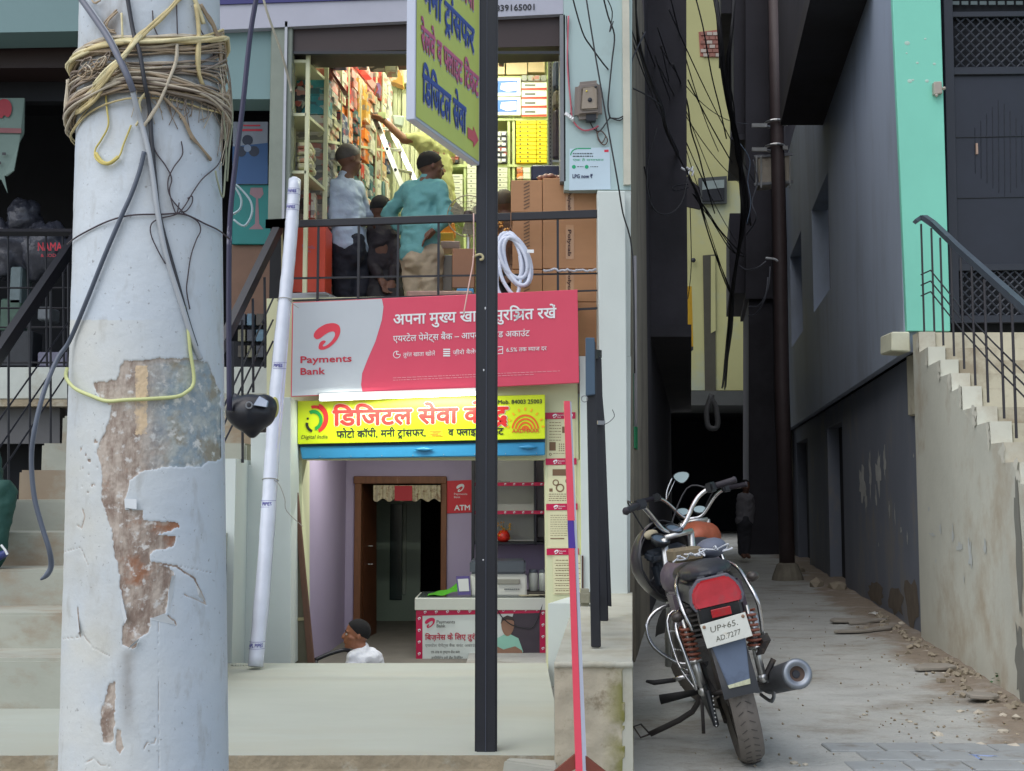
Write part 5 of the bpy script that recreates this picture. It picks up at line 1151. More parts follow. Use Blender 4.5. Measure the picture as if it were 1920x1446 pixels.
def seg(v0, v1, m, nm):
    def cx(v): return 1057.5 + (v - 752) * (22.0 / 694)
    u0a, u0b = cx(v0), cx(v1); Y = 4.42
    wL = 11.5 - .0; 
    a = [P(u0b, v1, Y), P(u0b + 13, v1, Y), P(u0a + 11, v0, Y), P(u0a, v0, Y)]
    b = [p + Vector((.024, .024, 0)) for p in [a[1], a[1], a[2], a[2]]]
    q0, q1, q2, q3 = a
    s_ = Vector((.0212, .012, 0))
    t = MB(); t.hexa([q0, q1, q2, q3, q0 + Vector((0, .03, 0)), q1 + Vector((0, .03, 0)), q2 + Vector((0, .03, 0)), q3 + Vector((0, .03, 0))])
    return t.build(nm, m, stp)
M_pk = mat('pole_pink', srgb((232, 78, 100)), .4, var=.05, bump=.03); M_vi = mat('pole_violet', srgb((76, 52, 150)), .4, var=.05, bump=.03)
seg(752, 976, M_pk, 'pink_band'); seg(976.2, 1028, M_vi, 'violet_band'); seg(1028.2, 1462, M_pk, 'pink_band')
def seg2():
    Y = 4.425; a = [P(1079.5 + 13.5, 1462, Y), P(1079.5 + 22, 1462, Y + .02), P(1057.5 + 14, 754, Y + .02), P(1057.5 + 11.2, 752, Y)]
    MB().hexa([a[0], a[1], a[2], a[3]] + [p + Vector((0, .025, 0)) for p in a]).build('white_face', mat('pole_white', srgb((214, 218, 234)), .4, var=.03, bump=.03), stp)
seg2()
M_rust = mat('red_oxide_steel', srgb((120, 62, 48)), .6, var=.15)
for (u, v) in ((1036, 1450), (1142, 1452)):
    a = P(1086, 1408, 4.44); b = P(u, v, 4.44 + .0); e = (P(u + (14 if u < 1080 else -14), v + 6, 4.44) - b)
    MB().hexa([b, b + Vector((0, 0, -.03)), a + Vector((0, 0, -.055)), a, b + Vector((0, .02, 0)), b + Vector((0, .02, -.03)), a + Vector((0, .02, -.055)), a + Vector((0, .02, 0))]).build('foot_brace', M_rust, stp)
MB().hexa([P(940, 1462, 4.5), P(1040, 1475, 4.5), P(1046, 1440, 4.52), P(946, 1424, 4.5), P(950, 1455, 4.68), P(1040, 1470, 4.68), P(1046, 1425, 4.66), P(953, 1421, 4.66)]).build('concrete_chunk', mat('chunk', srgb((170, 170, 158)), .85, var=.1, bump=.5, bscale=40), label='loose flat concrete chunk leaning at the terrace lip', cat='rubble', bevel=.008, seg=2)
# == corner building on the right
M_dk2_ = mat('shade_darkened_wall', srgb((54, 52, 58)), .85, var=.2, scale=1.2, bump=.4, bscale=14, dirt=srgb((32, 31, 34)), dscale=.7, dthr=.5, damt=.6)  # base colour lowered so the wall carries the alley's shade
cb = thing('corner_building', 'slate grey and mint building on the right side of the alley', 'building', (3.3, 9.6, 0))
O = Vector((rwall(9.5), 9.5, 0)); D = Vector((.147, 1, 0)).normalized(); NR = Vector((1, -.147, 0)).normalized()
L_ = lambda y: (y - 9.5) / D.y      # distance along the wall for a given depth
def wy(u): return 4009.0 / (u - 1298)
def wz(u, v): return P(u, v, wy(u)).z
w1 = (L_(wy(1575)), L_(wy(1541)), wz(1575, 540), wz(1575, 322)); w2 = (L_(wy(1519)), L_(wy(1496)), wz(1519, 620), wz(1519, 432))
w3 = (L_(24.5), L_(27), 3.2, 4.4)
UZ = 2.2
cells(O - NR * .07, D, sorted([.06, w1[0], w1[1], w2[0], w2[1], w3[0], w3[1], L_(40)]), sorted(set([UZ, w1[2], w1[3], w2[2], w2[3], w3[2], w3[3], 6.8])), [w1, w2, w3], .22, NR).build('upper_wall', M_greyw, cb)
def wing(nm, hole, m, dep=.16):
    a, b = O + D * hole[0] + NR * dep, O + D * hole[1] + NR * dep
    return MB().hexa([a + Vector((0, 0, hole[2])), b + Vector((0, 0, hole[2])), b + Vector((0, 0, hole[3])), a + Vector((0, 0, hole[3]))] + [p + NR * .03 for p in [a + Vector((0, 0, hole[2])), b + Vector((0, 0, hole[2])), b + Vector((0, 0, hole[3])), a + Vector((0, 0, hole[3]))]]).build(nm, m, cb)
for h in (w1, w2, w3): wing('window_shutter', h, mat('dark_window', srgb((22, 20, 22)), .5))
a, b = O + D * 0 + NR * .001, O + D * L_(40) + NR * .001
MB().hexa([a + Vector((0, 0, UZ)), a + NR * .6 + Vector((0, 0, UZ)), a + NR * .6 + Vector((0, 0, UZ + .1)), a + Vector((0, 0, UZ + .1)), b + Vector((0, 0, UZ)), b + NR * .6 + Vector((0, 0, UZ)), b + NR * .6 + Vector((0, 0, UZ + .1)), b + Vector((0, 0, UZ + .1))]).build('overhang_slab', mat('soffit', srgb((96, 92, 84)), .8), cb)
M_loww = mat('lower_slate_wall', srgb((120, 126, 138)), .75, var=.12, scale=1.4, bump=.4, bscale=20, dirt=srgb((146, 138, 122)), dscale=1.4, dthr=.53, damt=.6, stretch=(1, 1, .6))
O2 = O + NR * .04
lh = (L_(wy(1579) + 0), L_(wy(1560)), -1, 1.95)
cells(O2, D, sorted([0, L_(14.6), L_(16.2), L_(19), L_(21), L_(40)]), [-.1, 1.95, UZ], [(L_(14.6), L_(16.2), -1, 1.95), (L_(19), L_(21), -1, 1.95)], .2, NR).build('lower_wall', M_loww, cb)
a, b = O2 + D * L_(14.5) + NR * .15, O2 + D * L_(22) + NR * .15
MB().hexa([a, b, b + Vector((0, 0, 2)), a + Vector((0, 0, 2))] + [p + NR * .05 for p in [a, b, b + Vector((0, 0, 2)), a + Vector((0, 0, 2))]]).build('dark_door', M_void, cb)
rs = random.Random(17)
def stain(cx_, cz_, w_, h_, nm='peeled_patch', m=None, jag=.35):
    n_ = 18; pts = []
    for i in range(n_):
        an = 2 * math.pi * i / n_; r_ = 1 + jag * rs.uniform(-1, 1)
        p = O2 - NR * .003 + D * (L_(cx_) + w_ * r_ * math.cos(an)) + Vector((0, 0, cz_ + h_ * r_ * math.sin(an))); pts.append(p)
    t = MB(); t.add(pts, [tuple(range(n_))]); t.build(nm, m or mat('peel_pale', srgb((186, 188, 184)), .85, var=.2, scale=8), cb, fixn=False)
for (yy, z, a_, b_) in ((12.9, 1.2, .22, .16), (12.35, 1.28, .07, .2), (11.8, 1.3, .14, .18), (11.4, 1.38, .07, .14), (12.0, 1.05, .05, .1), (12.7, 1.02, .08, .12), (10.6, .78, .03, .03), (10.3, .72, .02, .05), (11.2, .95, .03, .08), (10.9, .9, .02, .08), (11.9, .6, .02, .02), (9.9, 1.4, .02, .02)):
    stain(yy, z, a_, b_, jag=.5)
for (yy, z, a_, b_) in ((12.2, .12, .5, .1), (11, .16, .4, .13), (10.2, .2, .3, .2)): stain(yy, z, a_, b_, 'damp_patch', mat('damp_base', srgb((112, 102, 90)), .9, var=.25, scale=7, bump=.5), .3)
z5 = 5.65
def lat(y, off, z): return Vector((rwall(y) - off, y, z))
MB().hexa([lat(10.6, .6, z5), lat(10.6, 0, z5), lat(10.6, 0, z5 + .2), lat(10.6, .6, z5 + .2), lat(14.9, .6, z5), lat(14.9, 0, z5), lat(14.9, 0, z5 + .2), lat(14.9, .6, z5 + .2)]).build('balcony_slab', M_dark, cb)
MB().hexa([lat(10.6, .6, z5 + .2), lat(10.6, .54, z5 + .2), lat(10.6, .54, 7), lat(10.6, .6, 7), lat(14.9, .6, z5 + .2), lat(14.9, .54, z5 + .2), lat(14.9, .54, 8.4), lat(14.9, .6, 8.4)]).build('balcony_wall', M_dk2_, cb)
MB().hexa([lat(21.5, .25, 2.3), lat(21.5, 0, 2.3), lat(21.5, 0, 11), lat(21.5, .25, 11), lat(24, .25, 2.3), lat(24, 0, 2.3), lat(24, 0, 11.5), lat(24, .25, 11.5)]).build('rear_bay', M_dk2_, cb)
q = lambda u0, v0, u1, v1, Y, d, nm, m, par=cb, bev=0: MB().hexa(slab([(u0, v0), (u1, v0), (u1, v1), (u0, v1)], Y, d)).build(nm, m, par, bevel=bev)
MB().hexa(slab([(1671, -60), (1762, -60), (1782, 621), (1701, 621)], 9.49, .05)).build('mint_pillar', M_mint, cb, bevel=.004)
t = MB()
for (u, v, r_) in ((1701, 81, .022), (1720, 118, .012), (1706, 152, .02), (1738, 152, .016), (1752, 120, .013), (1700, 100, .008), (1712, 150, .01), (1735, 73, .01)): t.ball(P(u, v, 9.49), (r_, .003, r_ * .8), 8, 6)
t.build('plaster_fillings', mat('filler', srgb((178, 206, 194)), .8), cb, kind='stuff')
MB().hexa(slab([(1672, 622), (1706, 622), (1708, 660), (1672, 658)], 9.46, .3)).build('slab_end', mat('slab_end_cream', srgb((208, 208, 184)), .8, bump=.4), cb, bevel=.01)
q(1764, -70, 2150, -62, 9.6, .4, 'lintel', M_dark)
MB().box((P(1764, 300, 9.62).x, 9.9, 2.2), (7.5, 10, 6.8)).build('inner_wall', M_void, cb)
MB().box((P(1900, 300, 9.5).x + .5, 9.5, 2.2), (9.5, 9.8, 6.8)).build('front_wall', M_mint, cb)
swb = thing('doorbell_box', 'small grey switch box on the edge of the mint pillar', 'switch', P(1760, 178, 9.45))
MB().hexa(slab([(1751, 153), (1766, 152), (1768, 175), (1752, 177)], 9.44, .05)).build('case', mat('switch_grey', srgb((168, 160, 150)), .5), swb, bevel=.006); MB().ball(P(1770, 166, 9.44), (.014, .02, .014)).build('knob', mat('switch_grey', (.4, .4, .4)), swb); MB().ball(P(1756, 179, 9.44), (.012, .012, .014)).build('knob', mat('switch_grey', (.4, .4, .4)), swb)
gt = thing('metal_gate', 'tall dark metal gate with lattice panels at the top of the stairs', 'gate', P(1850, 605, 9.7))
M_gate = mat('gate_dark', srgb((42, 46, 56)), .45, var=.12, scale=3, bump=.12); M_gate2 = mat('gate_panel', srgb((36, 40, 52)), .4, var=.12, bump=.1)
GY = 9.72
x = lambda u, v=300: P(u, v, GY)
MB().hexa(slab([(1768, -60), (1785, -60), (1800, 606), (1782, 606)], GY - .02, .06)).build('gate_post', M_gate, gt, bevel=.003)
MB().hexa(slab([(1785, 128), (1990, 128), (1990, 500), (1797, 500)], GY + .03, .02)).build('sheet_panel', M_gate2, gt)
for (v0, v1) in ((22, 32), (126, 140), (496, 508), (592, 606)): MB().hexa(slab([(1780, v0), (1990, v0 - 2), (1990, v1 - 2), (1780, v1)], GY, .05)).build('cross_rail', M_gate, gt, bevel=.003)
def lattice(u0, v0, u1, v1, st, nm):
    t = MB(); Y = GY + .02
    hh = v1 - v0; u = u0 - hh
    while u < u1:
        for sgn in (1, -1):
            a = [u, v1] if sgn > 0 else [u, v0]; b = [u + hh, v0] if sgn > 0 else [u + hh, v1]
            ua, va, ub, vb = a[0], a[1], b[0], b[1]
            if ua < u0: va = va + (vb - va) * (u0 - ua) / (ub - ua); ua = u0
            if ub > u1: vb = va + (vb - va) * (u1 - ua) / (ub - ua); ub = u1
            if ub - ua > 3: t.tube([P(ua, va, Y + (.006 if sgn > 0 else 0)), P(ub, vb, Y + (.006 if sgn > 0 else 0))], .007, n=4)
        u += st
    return t.build(nm, mat('lattice_bar', srgb((64, 68, 78)), .45), gt, kind='stuff')
lattice(1800, 508, 1990, 592, 17, 'lower_lattice'); lattice(1790, 34, 1990, 126, 19, 'upper_lattice')
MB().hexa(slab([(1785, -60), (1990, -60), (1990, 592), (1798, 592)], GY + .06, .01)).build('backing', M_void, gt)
t = MB()
for qx in range(12):
    for qy in range(3):
        t.obox(P(1792 + qx * 17, -4 + qy * 11 - 12, GY + .02), (.055, .01, .03), (0, 0, 0))
t.build('glass_tiles', mat('gate_glass', srgb((92, 104, 104)), .2), gt, kind='stuff')
t = MB()
for qx in range(11):
    top_ = 185 + abs(qx - 4.2) * 13
    t.tube([P(1828 + qx * 11, top_, GY + .028), P(1829 + qx * 11, 330 + 40 - abs(qx - 5) * 9, GY + .028)], .003, n=4)
t.build('pressed_ribs', M_gate, gt, kind='stuff')
for v in (258, 372):
    t = MB(); t.tube([P(1786, v, GY + .025), P(1990, v - 4, GY + .025)], .004, n=4); t.build('pressed_line', M_gate, gt)
MB().box((P(1833, 280, GY).x - .008, GY + .01, P(1833, 288, GY).z), (P(1833, 280, GY).x + .008, GY + .03, P(1833, 268, GY).z)).build('latch', mat('latch_tan', srgb((176, 148, 130)), .5), gt)
rst = thing('right_stairs', 'cement stairs with worn edges climbing to the dark gate on the right', 'stairs', (3.2, 8.5, 0))
SX = lambda y: rwall(y) - .02
def sy(u): return 4009.0 / (u - 1298)
stp_px = [(1733, 622), (1750, 651), (1773, 674), (1793, 699), (1813, 726), (1839, 762), (1864, 792), (1889, 828), (1917, 866), (1948, 908), (1982, 950), (2020, 1000), (2062, 1060), (2110, 1125), (2165, 1200)]
yz = [(sy(u), P(u, v, sy(u)).z) for u, v in stp_px]
ys_ = [9.5] + [y for y, z in yz]
zs_ = [z for y, z in yz]
t = MB()
prof = [(9.47, -.1)]; prof = []
for i, z in enumerate(zs_): prof += [(ys_[i] if i else 9.47, z), (ys_[i + 1], z)]
prof += [(ys_[-1], -.1), (9.47, -.1)]
side = [Vector((SX(y), y, z)) + Vector((0, rs.uniform(-.006, .006), rs.uniform(-.006, .006))) for y, z in prof]
MB().extr(side, NR * .12).build('side_wall', M_sidew, rst)
for i in range(len(zs_)):
    y0, y1 = ys_[i] if i else 9.8, ys_[i + 1]
    zb_ = zs_[i] - .6
    MB().hexa([Vector((SX(y1) + .122, y1 + .004, zb_)), Vector((SX(y1) + 2.4, y1 + .004, zb_)), Vector((SX(y1) + 2.4, y1 + .004, zs_[i] - .004)), Vector((SX(y1) + .122, y1 + .004, zs_[i] - .004)), Vector((SX(y1) + .122, 9.9 if i == 0 else y0 + .3, zb_)), Vector((SX(y1) + 2.4, 9.9 if i == 0 else y0 + .3, zb_)), Vector((SX(y1) + 2.4, 9.9 if i == 0 else y0 + .3, zs_[i] - .004)), Vector((SX(y1) + .122, 9.9 if i == 0 else y0 + .3, zs_[i] - .004))]).build('step', M_stair, rst, bevel=.01, seg=2)
    if i < 10:   # white plaster drips along the stepped edge
        t = MB()
        for k in range(4):
            c_ = Vector((SX(ys_[i + 1]) - .003 - .0006 * k, ys_[i + 1] + rs.uniform(.01, .05), zs_[i] - rs.uniform(0.01, .12))); t.add([Vector((c_.x, c_.y + .03 * rs.uniform(.3, 1.2) * math.cos(a), c_.z + .04 * rs.uniform(.3, 1.2) * math.sin(a))) for a in [q * .57 for q in range(11)]], [tuple(range(11))])
        t.build('plaster_drip', mat('plaster_pale', srgb((206, 204, 190)), .85), rst, fixn=False)
def swp(y, z): return Vector((SX(y) - .003, y, z))
def sblob(y, z, a_, b_, m, jag=.35, nm='stain'):
    pts = []
    for i in range(20):
        an = 2 * math.pi * i / 20; r_ = 1 + jag * rs.uniform(-1, 1); pts.append(swp(y + a_ * r_ * math.cos(an), z + b_ * r_ * math.sin(an)))
    MB().add(pts, [tuple(range(20))]).build(nm, m, rst, fixn=False)
m_pal = mat('scratch_pale', srgb((196, 200, 196)), .85, var=.1)
for (y, z, a_, b_) in ((9.0, .98, .03, .015), (8.9, .80, .1, .012), (8.6, .85, .04, .03), (8.2, .82, .03, .06), (8.0, .75, .08, .03), (7.7, .70, .05, .09), (7.3, .78, .03, .05), (8.8, .62, .02, .02), (7.9, .55, .02, .02)): sblob(y, z, a_, b_, m_pal, .55)
m_gr = mat('cement_patch', srgb((126, 126, 118)), .9, var=.1)
sblob(6.55, .85, .06, .35, m_gr, .25); sblob(6.6, .2, .09, .22, m_gr, .3)
rr2 = thing('stair_railing', 'dark slate stair railing with thin rods on the right', 'railing', (3.1, 8.5, 2.2))
def rp2(u, v): return P(u, v, sy(u) if u > 1735 else 8.95 + (1735 - u) * .01)
def bar2(pts, w_, h_, m, nm):
    t = MB(); pts = [rp2(*p) for p in pts]
    for a, b in zip(pts, pts[1:]):
        u_ = Vector((w_ / 2, 0, 0)); v_ = Vector((0, 0, h_ / 2)); t.hexa([a - u_ - v_, a + u_ - v_, a + u_ + v_, a - u_ + v_, b - u_ - v_, b + u_ - v_, b + u_ + v_, b - u_ + v_])
    return t.build(nm, m, rr2)
a0 = P(1716, 414, 9.0); a1 = P(1729, 408, 9.2)
bar2([(1734, 409), (1750, 420), (1800, 468), (1860, 522), (1925, 580), (2000, 648), (2100, 740)], .04, .045, M_slate, 'handrail')
MB().tube([rp2(1734, 409), P(1726, 409, 9.05), P(1716, 416, 8.9)], .02, n=4).build('handrail_end', M_slate, rr2)
for u, v0, v1 in ((1733, 420, 622), (1752, 428, 622), (1769, 446, 648), (1789, 466, 668), (1808, 484, 692), (1829, 500, 723), (1853, 524, 755), (1883, 550, 785), (1906, 570, 822), (1937, 598, 860), (1975, 632, 905)):
    q_ = rp2(u, v1); t = MB(); t.tube([Vector((q_.x, q_.y, rp2(u, v0).z)), q_], .0075, n=6); t.build('baluster', mat('baluster_dark', srgb((44, 42, 48)), .5), rr2)
for k in range(3):
    dv = 20 * k; t = MB(); t.tube([P(1727, 516 + dv - 1, 8.9), rp2(1745, 507 + dv), rp2(1800, 575 + dv * 1.03), rp2(1860, 640 + dv * 1.06), rp2(1925, 704 + dv * 1.12), rp2(2000, 780 + dv * 1.2)], .0055, n=6); t.build('thin_rod', mat('baluster_dark', (.03, .03, .04)), rr2)
# == the alley behind
lb_ = thing('dark_building', 'dark windowless building along the left side of the alley', 'building', (1.5, 16, 0))
M_dk2 = mat('shade_darkened_wall', srgb((54, 52, 58)), .85, var=.2, scale=1.2, bump=.4, bscale=14, dirt=srgb((32, 31, 34)), dscale=.7, dthr=.5, damt=.6)  # same wall tone, alley shade put into the base colour
def lslab(y0, y1, z0, z1, o0, o1, nm, m, par, o0t=None, o1t=None):
    o0t = o0 if o0t is None else o0t
    MB().hexa([(lwall(y0) - 1.2, y0, z0), (lwall(y0) + o0, y0, z0), (lwall(y0) + o0t, y0, z1), (lwall(y0) - 1.2, y0, z1), (lwall(y1) - 1.2, y1, z0), (lwall(y1) + o1, y1, z0), (lwall(y1) + (o1 if o1t is None else o1t), y1, z1), (lwall(y1) - 1.2, y1, z1)]).build(nm, m, par)
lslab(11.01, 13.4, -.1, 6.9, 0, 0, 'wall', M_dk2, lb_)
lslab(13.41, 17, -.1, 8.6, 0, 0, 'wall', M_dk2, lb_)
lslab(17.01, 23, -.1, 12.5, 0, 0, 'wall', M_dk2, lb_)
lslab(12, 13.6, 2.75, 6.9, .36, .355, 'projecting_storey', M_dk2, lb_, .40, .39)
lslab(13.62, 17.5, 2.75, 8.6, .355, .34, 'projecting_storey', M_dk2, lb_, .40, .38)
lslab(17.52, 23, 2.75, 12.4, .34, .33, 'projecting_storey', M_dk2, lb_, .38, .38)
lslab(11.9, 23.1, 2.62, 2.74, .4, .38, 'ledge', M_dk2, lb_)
rb = thing('far_dark_building', 'dark building with ledges beyond the brown pole', 'building', (5, 23, 0))
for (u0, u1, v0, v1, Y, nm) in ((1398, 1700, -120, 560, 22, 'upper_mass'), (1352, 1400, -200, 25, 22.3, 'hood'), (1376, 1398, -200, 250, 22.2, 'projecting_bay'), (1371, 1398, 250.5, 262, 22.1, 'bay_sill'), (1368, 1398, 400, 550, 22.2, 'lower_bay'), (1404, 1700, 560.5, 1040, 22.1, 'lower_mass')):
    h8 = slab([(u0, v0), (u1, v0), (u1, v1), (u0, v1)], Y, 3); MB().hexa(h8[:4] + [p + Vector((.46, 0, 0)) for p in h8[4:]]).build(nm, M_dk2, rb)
MB().hexa(slab([(1453, -100), (1500, -100), (1462, 150), (1453, 190)], 21.5, .3)).build('blue_wall', mat('blue_grey_far', srgb((96, 120, 142)), .7), rb)
MB().hexa(slab([(1478, 560), (1500, 560), (1500, 900), (1478, 900)], 21.9, .1)).build('pilaster', M_plaster, rb)
yb = thing('yellow_building', 'pale yellow building closing the far end of the alley', 'building', (3.5, 30, 0))
YB = 30
MB().hexa(slab([(1050, -300), (1650, -300), (1650, 732), (1050, 732)], YB, 3)).build('wall', M_yellow, yb)
MB().hexa(slab([(1200, 733), (1480, 733), (1480, 760), (1200, 760)], YB - .3, 3)).build('ledge', mat('far_ledge', srgb((74, 76, 74)), .8), yb)
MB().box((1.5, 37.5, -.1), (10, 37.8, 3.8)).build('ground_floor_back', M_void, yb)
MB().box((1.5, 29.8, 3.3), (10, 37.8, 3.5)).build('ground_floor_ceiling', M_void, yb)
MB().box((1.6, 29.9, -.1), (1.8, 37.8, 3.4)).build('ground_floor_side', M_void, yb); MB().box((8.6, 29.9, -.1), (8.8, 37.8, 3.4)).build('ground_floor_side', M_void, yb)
MB().hexa(slab([(1310, 60), (1345, 56), (1348, 108), (1313, 106)], YB - .02, .02)).build('bare_brick_patch', mat('brick_red', srgb((150, 96, 84)), .9, var=.3, scale=4), yb)
M_fb = mat('far_brick', srgb((138, 96, 86)), .9, var=.2); rb_ = random.Random(1)
me0 = None
for r_ in range(6):
    for c_ in range(3):
        u = 1314 + c_ * 11.5 + (5 if r_ % 2 else 0); v = 60 + r_ * 8
        t = MB(); t.hexa(slab([(u, v), (u + 10, v), (u + 10, v + 6), (u, v + 6)], YB - .05, .03)); t.build('brick', M_fb if rb_.random() < .7 else mat('mortar_pale', srgb((170, 160, 150)), .9), yb)
wn = MB().hexa(slab([(1310, 334), (1363, 330), (1363, 381), (1310, 382)], YB - .12, .1)).build('window', mat('far_frame', srgb((62, 66, 66)), .6), yb)
MB().hexa(slab([(1317, 340), (1358, 337), (1358, 352), (1317, 356)], YB - .15, .02)).build('awning', mat('far_pane', srgb((130, 142, 140)), .4), wn); MB().hexa(slab([(1317, 357), (1358, 353), (1358, 376), (1317, 377)], YB - .15, .02)).build('pane', M_void, wn)
MB().hexa(slab([(1286, 330), (1313, 352), (1313, 392), (1286, 386)], YB - 4, .1)).build('dark_bracket', M_dk2, yb)
nw = MB().hexa(slab([(1318, 479), (1341, 477), (1342, 735), (1322, 735)], YB - .03, .02)).build('tall_opening', mat('opening_dark', srgb((70, 68, 58)), .9), yb)
MB().hexa(slab([(1333, 480), (1341, 480), (1342, 620), (1333, 625)], YB - .05, .01)).build('jamb', M_yellow, nw)
MB().hexa(slab([(1284, 537), (1297, 537), (1300, 650), (1284, 650)], YB - 2.5, .1)).build('orange_panel', mat('ochre_panel', srgb((190, 148, 30)), .7), yb)
MB().hexa(slab([(1240, 650), (1300, 650), (1300, 656), (1240, 656)], YB - 2.6, 1)).build('sill', M_dk2, yb)
MB().ball(P(1300, 488, YB - .1), (.06, .05, .06)).build('vent', M_black, yb)
pol = thing('brown_pole', 'tall brown steel pole standing in the alley with clamps', 'pole', PZ(1477, 1090, 0))
PYB = 15.2
b0 = PZ(1477, 1088, 0.0); PYB = b0.y
MB().tube([b0, P(1466, 723, PYB), P(1462, 450, PYB), P(1456, 200, PYB), P(1452, -80, PYB)], [.098, .094, .09, .086, .082], n=14).build('shaft', mat('pole_brown', srgb((66, 54, 54)), .6, var=.15), pol, smooth=True)
MB().lathe(b0, (0, 0, 1), [(0, .2), (.05, .19), (.2, .13), (.22, .1)], n=14).build('footing', M_plaster, pol)
for v in (232, 277):
    t = MB(); t.torus(P(1453, v, PYB), (0, .1, 1), .125, .018, 20, 6); t.box(tuple(P(1410, v + 6, PYB - .1)), tuple(P(1437, v + 1, PYB - .06))); t.box(tuple(P(1468, v + 3, PYB - .1)), tuple(P(1476, v - 2, PYB - .06))); t.build('clamp', M_alu, pol, smooth=False)
jb = thing('junction_box', 'rusty white junction box mounted behind the brown pole', 'box', P(1450, 350, PYB + .2))
MB().hexa(slab([(1420, 292), (1482, 286), (1484, 344), (1424, 350)], PYB + .14, .25)).build('case', mat('box_white', srgb((186, 176, 160)), .6, var=.15, dirt=srgb((120, 96, 76)), dscale=5, dthr=.58), jb, bevel=.02)
for v in (291, 343): MB().hexa(slab([(1414, v), (1487, v - 5), (1487, v), (1414, v + 5)], PYB + .12, .03)).build('strap', M_steel, jb)
for u in (1417, 1426, 1480): MB().hexa(slab([(u, 292), (u + 3, 292), (u + 3, 352), (u, 352)], PYB + .11, .03)).build('strap', M_alu, jb)
wpx('insulator', [(1436, 484, PYB - .2), (1452, 486, PYB - .15), (1458, 490, PYB - .13)], .014, M_wht, 'small white insulator clipped on the brown pole', 'insulator')
rw = random.Random(33)
def bundle(pts, n_, spread, r, lab, grp='wire bundles in the alley'):
    o = thing('wire_bundle', lab, 'wires', P(*pts[0]), group=grp)
    for k in range(n_):
        q_ = [(u + rw.uniform(-spread, spread), v + rw.uniform(-spread, spread), Y) for u, v, Y in pts]
        wpx('wire', q_, r * rw.uniform(.7, 1.3), M_wire, None, parent=o)
    return o
bundle([(1340, -20, 14), (1350, 60, 14), (1356, 130, 14.2), (1366, 190, 14.5), (1376, 240, 15), (1384, 290, 15.2), (1390, 340, 15.4), (1392, 420, 15.6), (1378, 520, 17), (1368, 620, 19), (1358, 728, 22)], 7, 4, .014, 'thick bundle of black wires hanging from the top down the alley centre')
bundle([(1378, -20, 14), (1372, 60, 14), (1366, 120, 14.2), (1372, 200, 14.5), (1385, 280, 15), (1396, 350, 15.3), (1404, 420, 15.5)], 5, 4, .013, 'second bundle of black wires crossing the first one')
bundle([(1190, -20, 9), (1200, 90, 9.4), (1240, 200, 10.5), (1252, 250, 11), (1285, 320, 13), (1310, 372, 15), (1330, 440, 17), (1362, 530, 18), (1378, 560, 19)], 4, 3, .008, 'loose bundle of wires running diagonally across the dark wall')
bundle([(1302, 362, 15), (1320, 395, 15.5), (1345, 430, 16), (1372, 465, 16.5), (1390, 480, 17)], 3, 5, .009, 'short wires sagging before the yellow wall')
for i, (pts, lab) in enumerate((([(1300, -20, 15), (1318, 50, 15), (1334, 140, 15.3), (1350, 205, 15.6), (1362, 260, 16)], 'single wire running down across the yellow wall top'),
        ([(1290, 150, 15), (1302, 175, 15.3), (1330, 230, 15.8), (1372, 305, 16.5)], 'single thin wire crossing the middle of the yellow wall'),
        ([(1262, 120, 11), (1288, 190, 13), (1296, 245, 14), (1310, 290, 15), (1325, 350, 16), (1340, 400, 17)], 'single wire bowing beside the yellow wall window'),
        ([(1232, 240, 10.5), (1216, 300, 10.5), (1214, 350, 10.5), (1226, 392, 10.5), (1252, 402, 10.6), (1278, 380, 10.7), (1290, 330, 10.8)], 'big hanging loop of grey wire on the dark wall'),
        ([(1388, 270, 15), (1406, 300, 15), (1402, 340, 15), (1408, 380, 15), (1400, 420, 15)], 'pale blue wire beside the junction box'),
        ([(1290, 352, 12), (1266, 358, 11.5), (1262, 350, 11.5), (1290, 346, 12)], 'short grey wire end sticking out by the dark bracket'),
        ([(1294, 390, 16), (1296, 500, 18), (1290, 560, 20)], 'thin wire dropping along the yellow wall edge'),
        ([(1210, 60, 8.8), (1186, 110, 8.3), (1182, 140, 8.1)], 'thin wire tied near the pillar top'))):
    wpx('single_wire', pts, .009 if i < 3 else .006, M_wire if i != 4 else mat('blue_wire', srgb((110, 128, 150)), .5), lab, 'wire', group='single wires in the alley')
rz9 = random.Random(55); names9 = ['first', 'second', 'third', 'fourth', 'fifth', 'sixth', 'seventh', 'eighth', 'ninth']
for k in range(9):
    u0 = rz9.uniform(1200, 1290); v0 = rz9.uniform(-20, 330); u1 = u0 + rz9.uniform(60, 190); v1 = v0 + rz9.uniform(120, 360); sg_ = rz9.uniform(5, 40)
    wpx('thin_wire', [(u0 + (u1 - u0) * f_, v0 + (v1 - v0) * f_ + sg_ * 4 * f_ * (1 - f_), 10.5 + 8 * f_) for f_ in (0, .2, .4, .6, .8, 1)], .004 + .003 * rz9.random(), M_wire, f'{names9[k]} of the thin wires sagging across the alley', 'wire', group='thin wires sagging across the alley')
for k, pts in enumerate(([(1436, 490, 15), (1420, 502, 15), (1400, 506, 15.2), (1386, 498, 15.4)], [(1440, 520, 15), (1434, 560, 15), (1418, 588, 15.2), (1402, 592, 15.4)], [(1444, 500, 15), (1440, 540, 15), (1424, 572, 15.1), (1404, 575, 15.3)], [(1412, 300, 15), (1420, 340, 15), (1410, 380, 15), (1418, 410, 15), (1400, 440, 15.3)])):
    wpx('thin_wire', pts, .009, mat('wire_pale', srgb((96, 98, 106)), .5), f'{names9[k]} pale wire looping left of the brown pole', 'wire', group='pale wires looping by the brown pole')
t = MB(); rr3 = random.Random(5)
for k in range(7): t.obox(P(1285 + rr3.uniform(-6, 14), 322 + rr3.uniform(-5, 5), 11.5), (.05, .02, .012), (rr3.random(), rr3.random() * 2, rr3.random()))
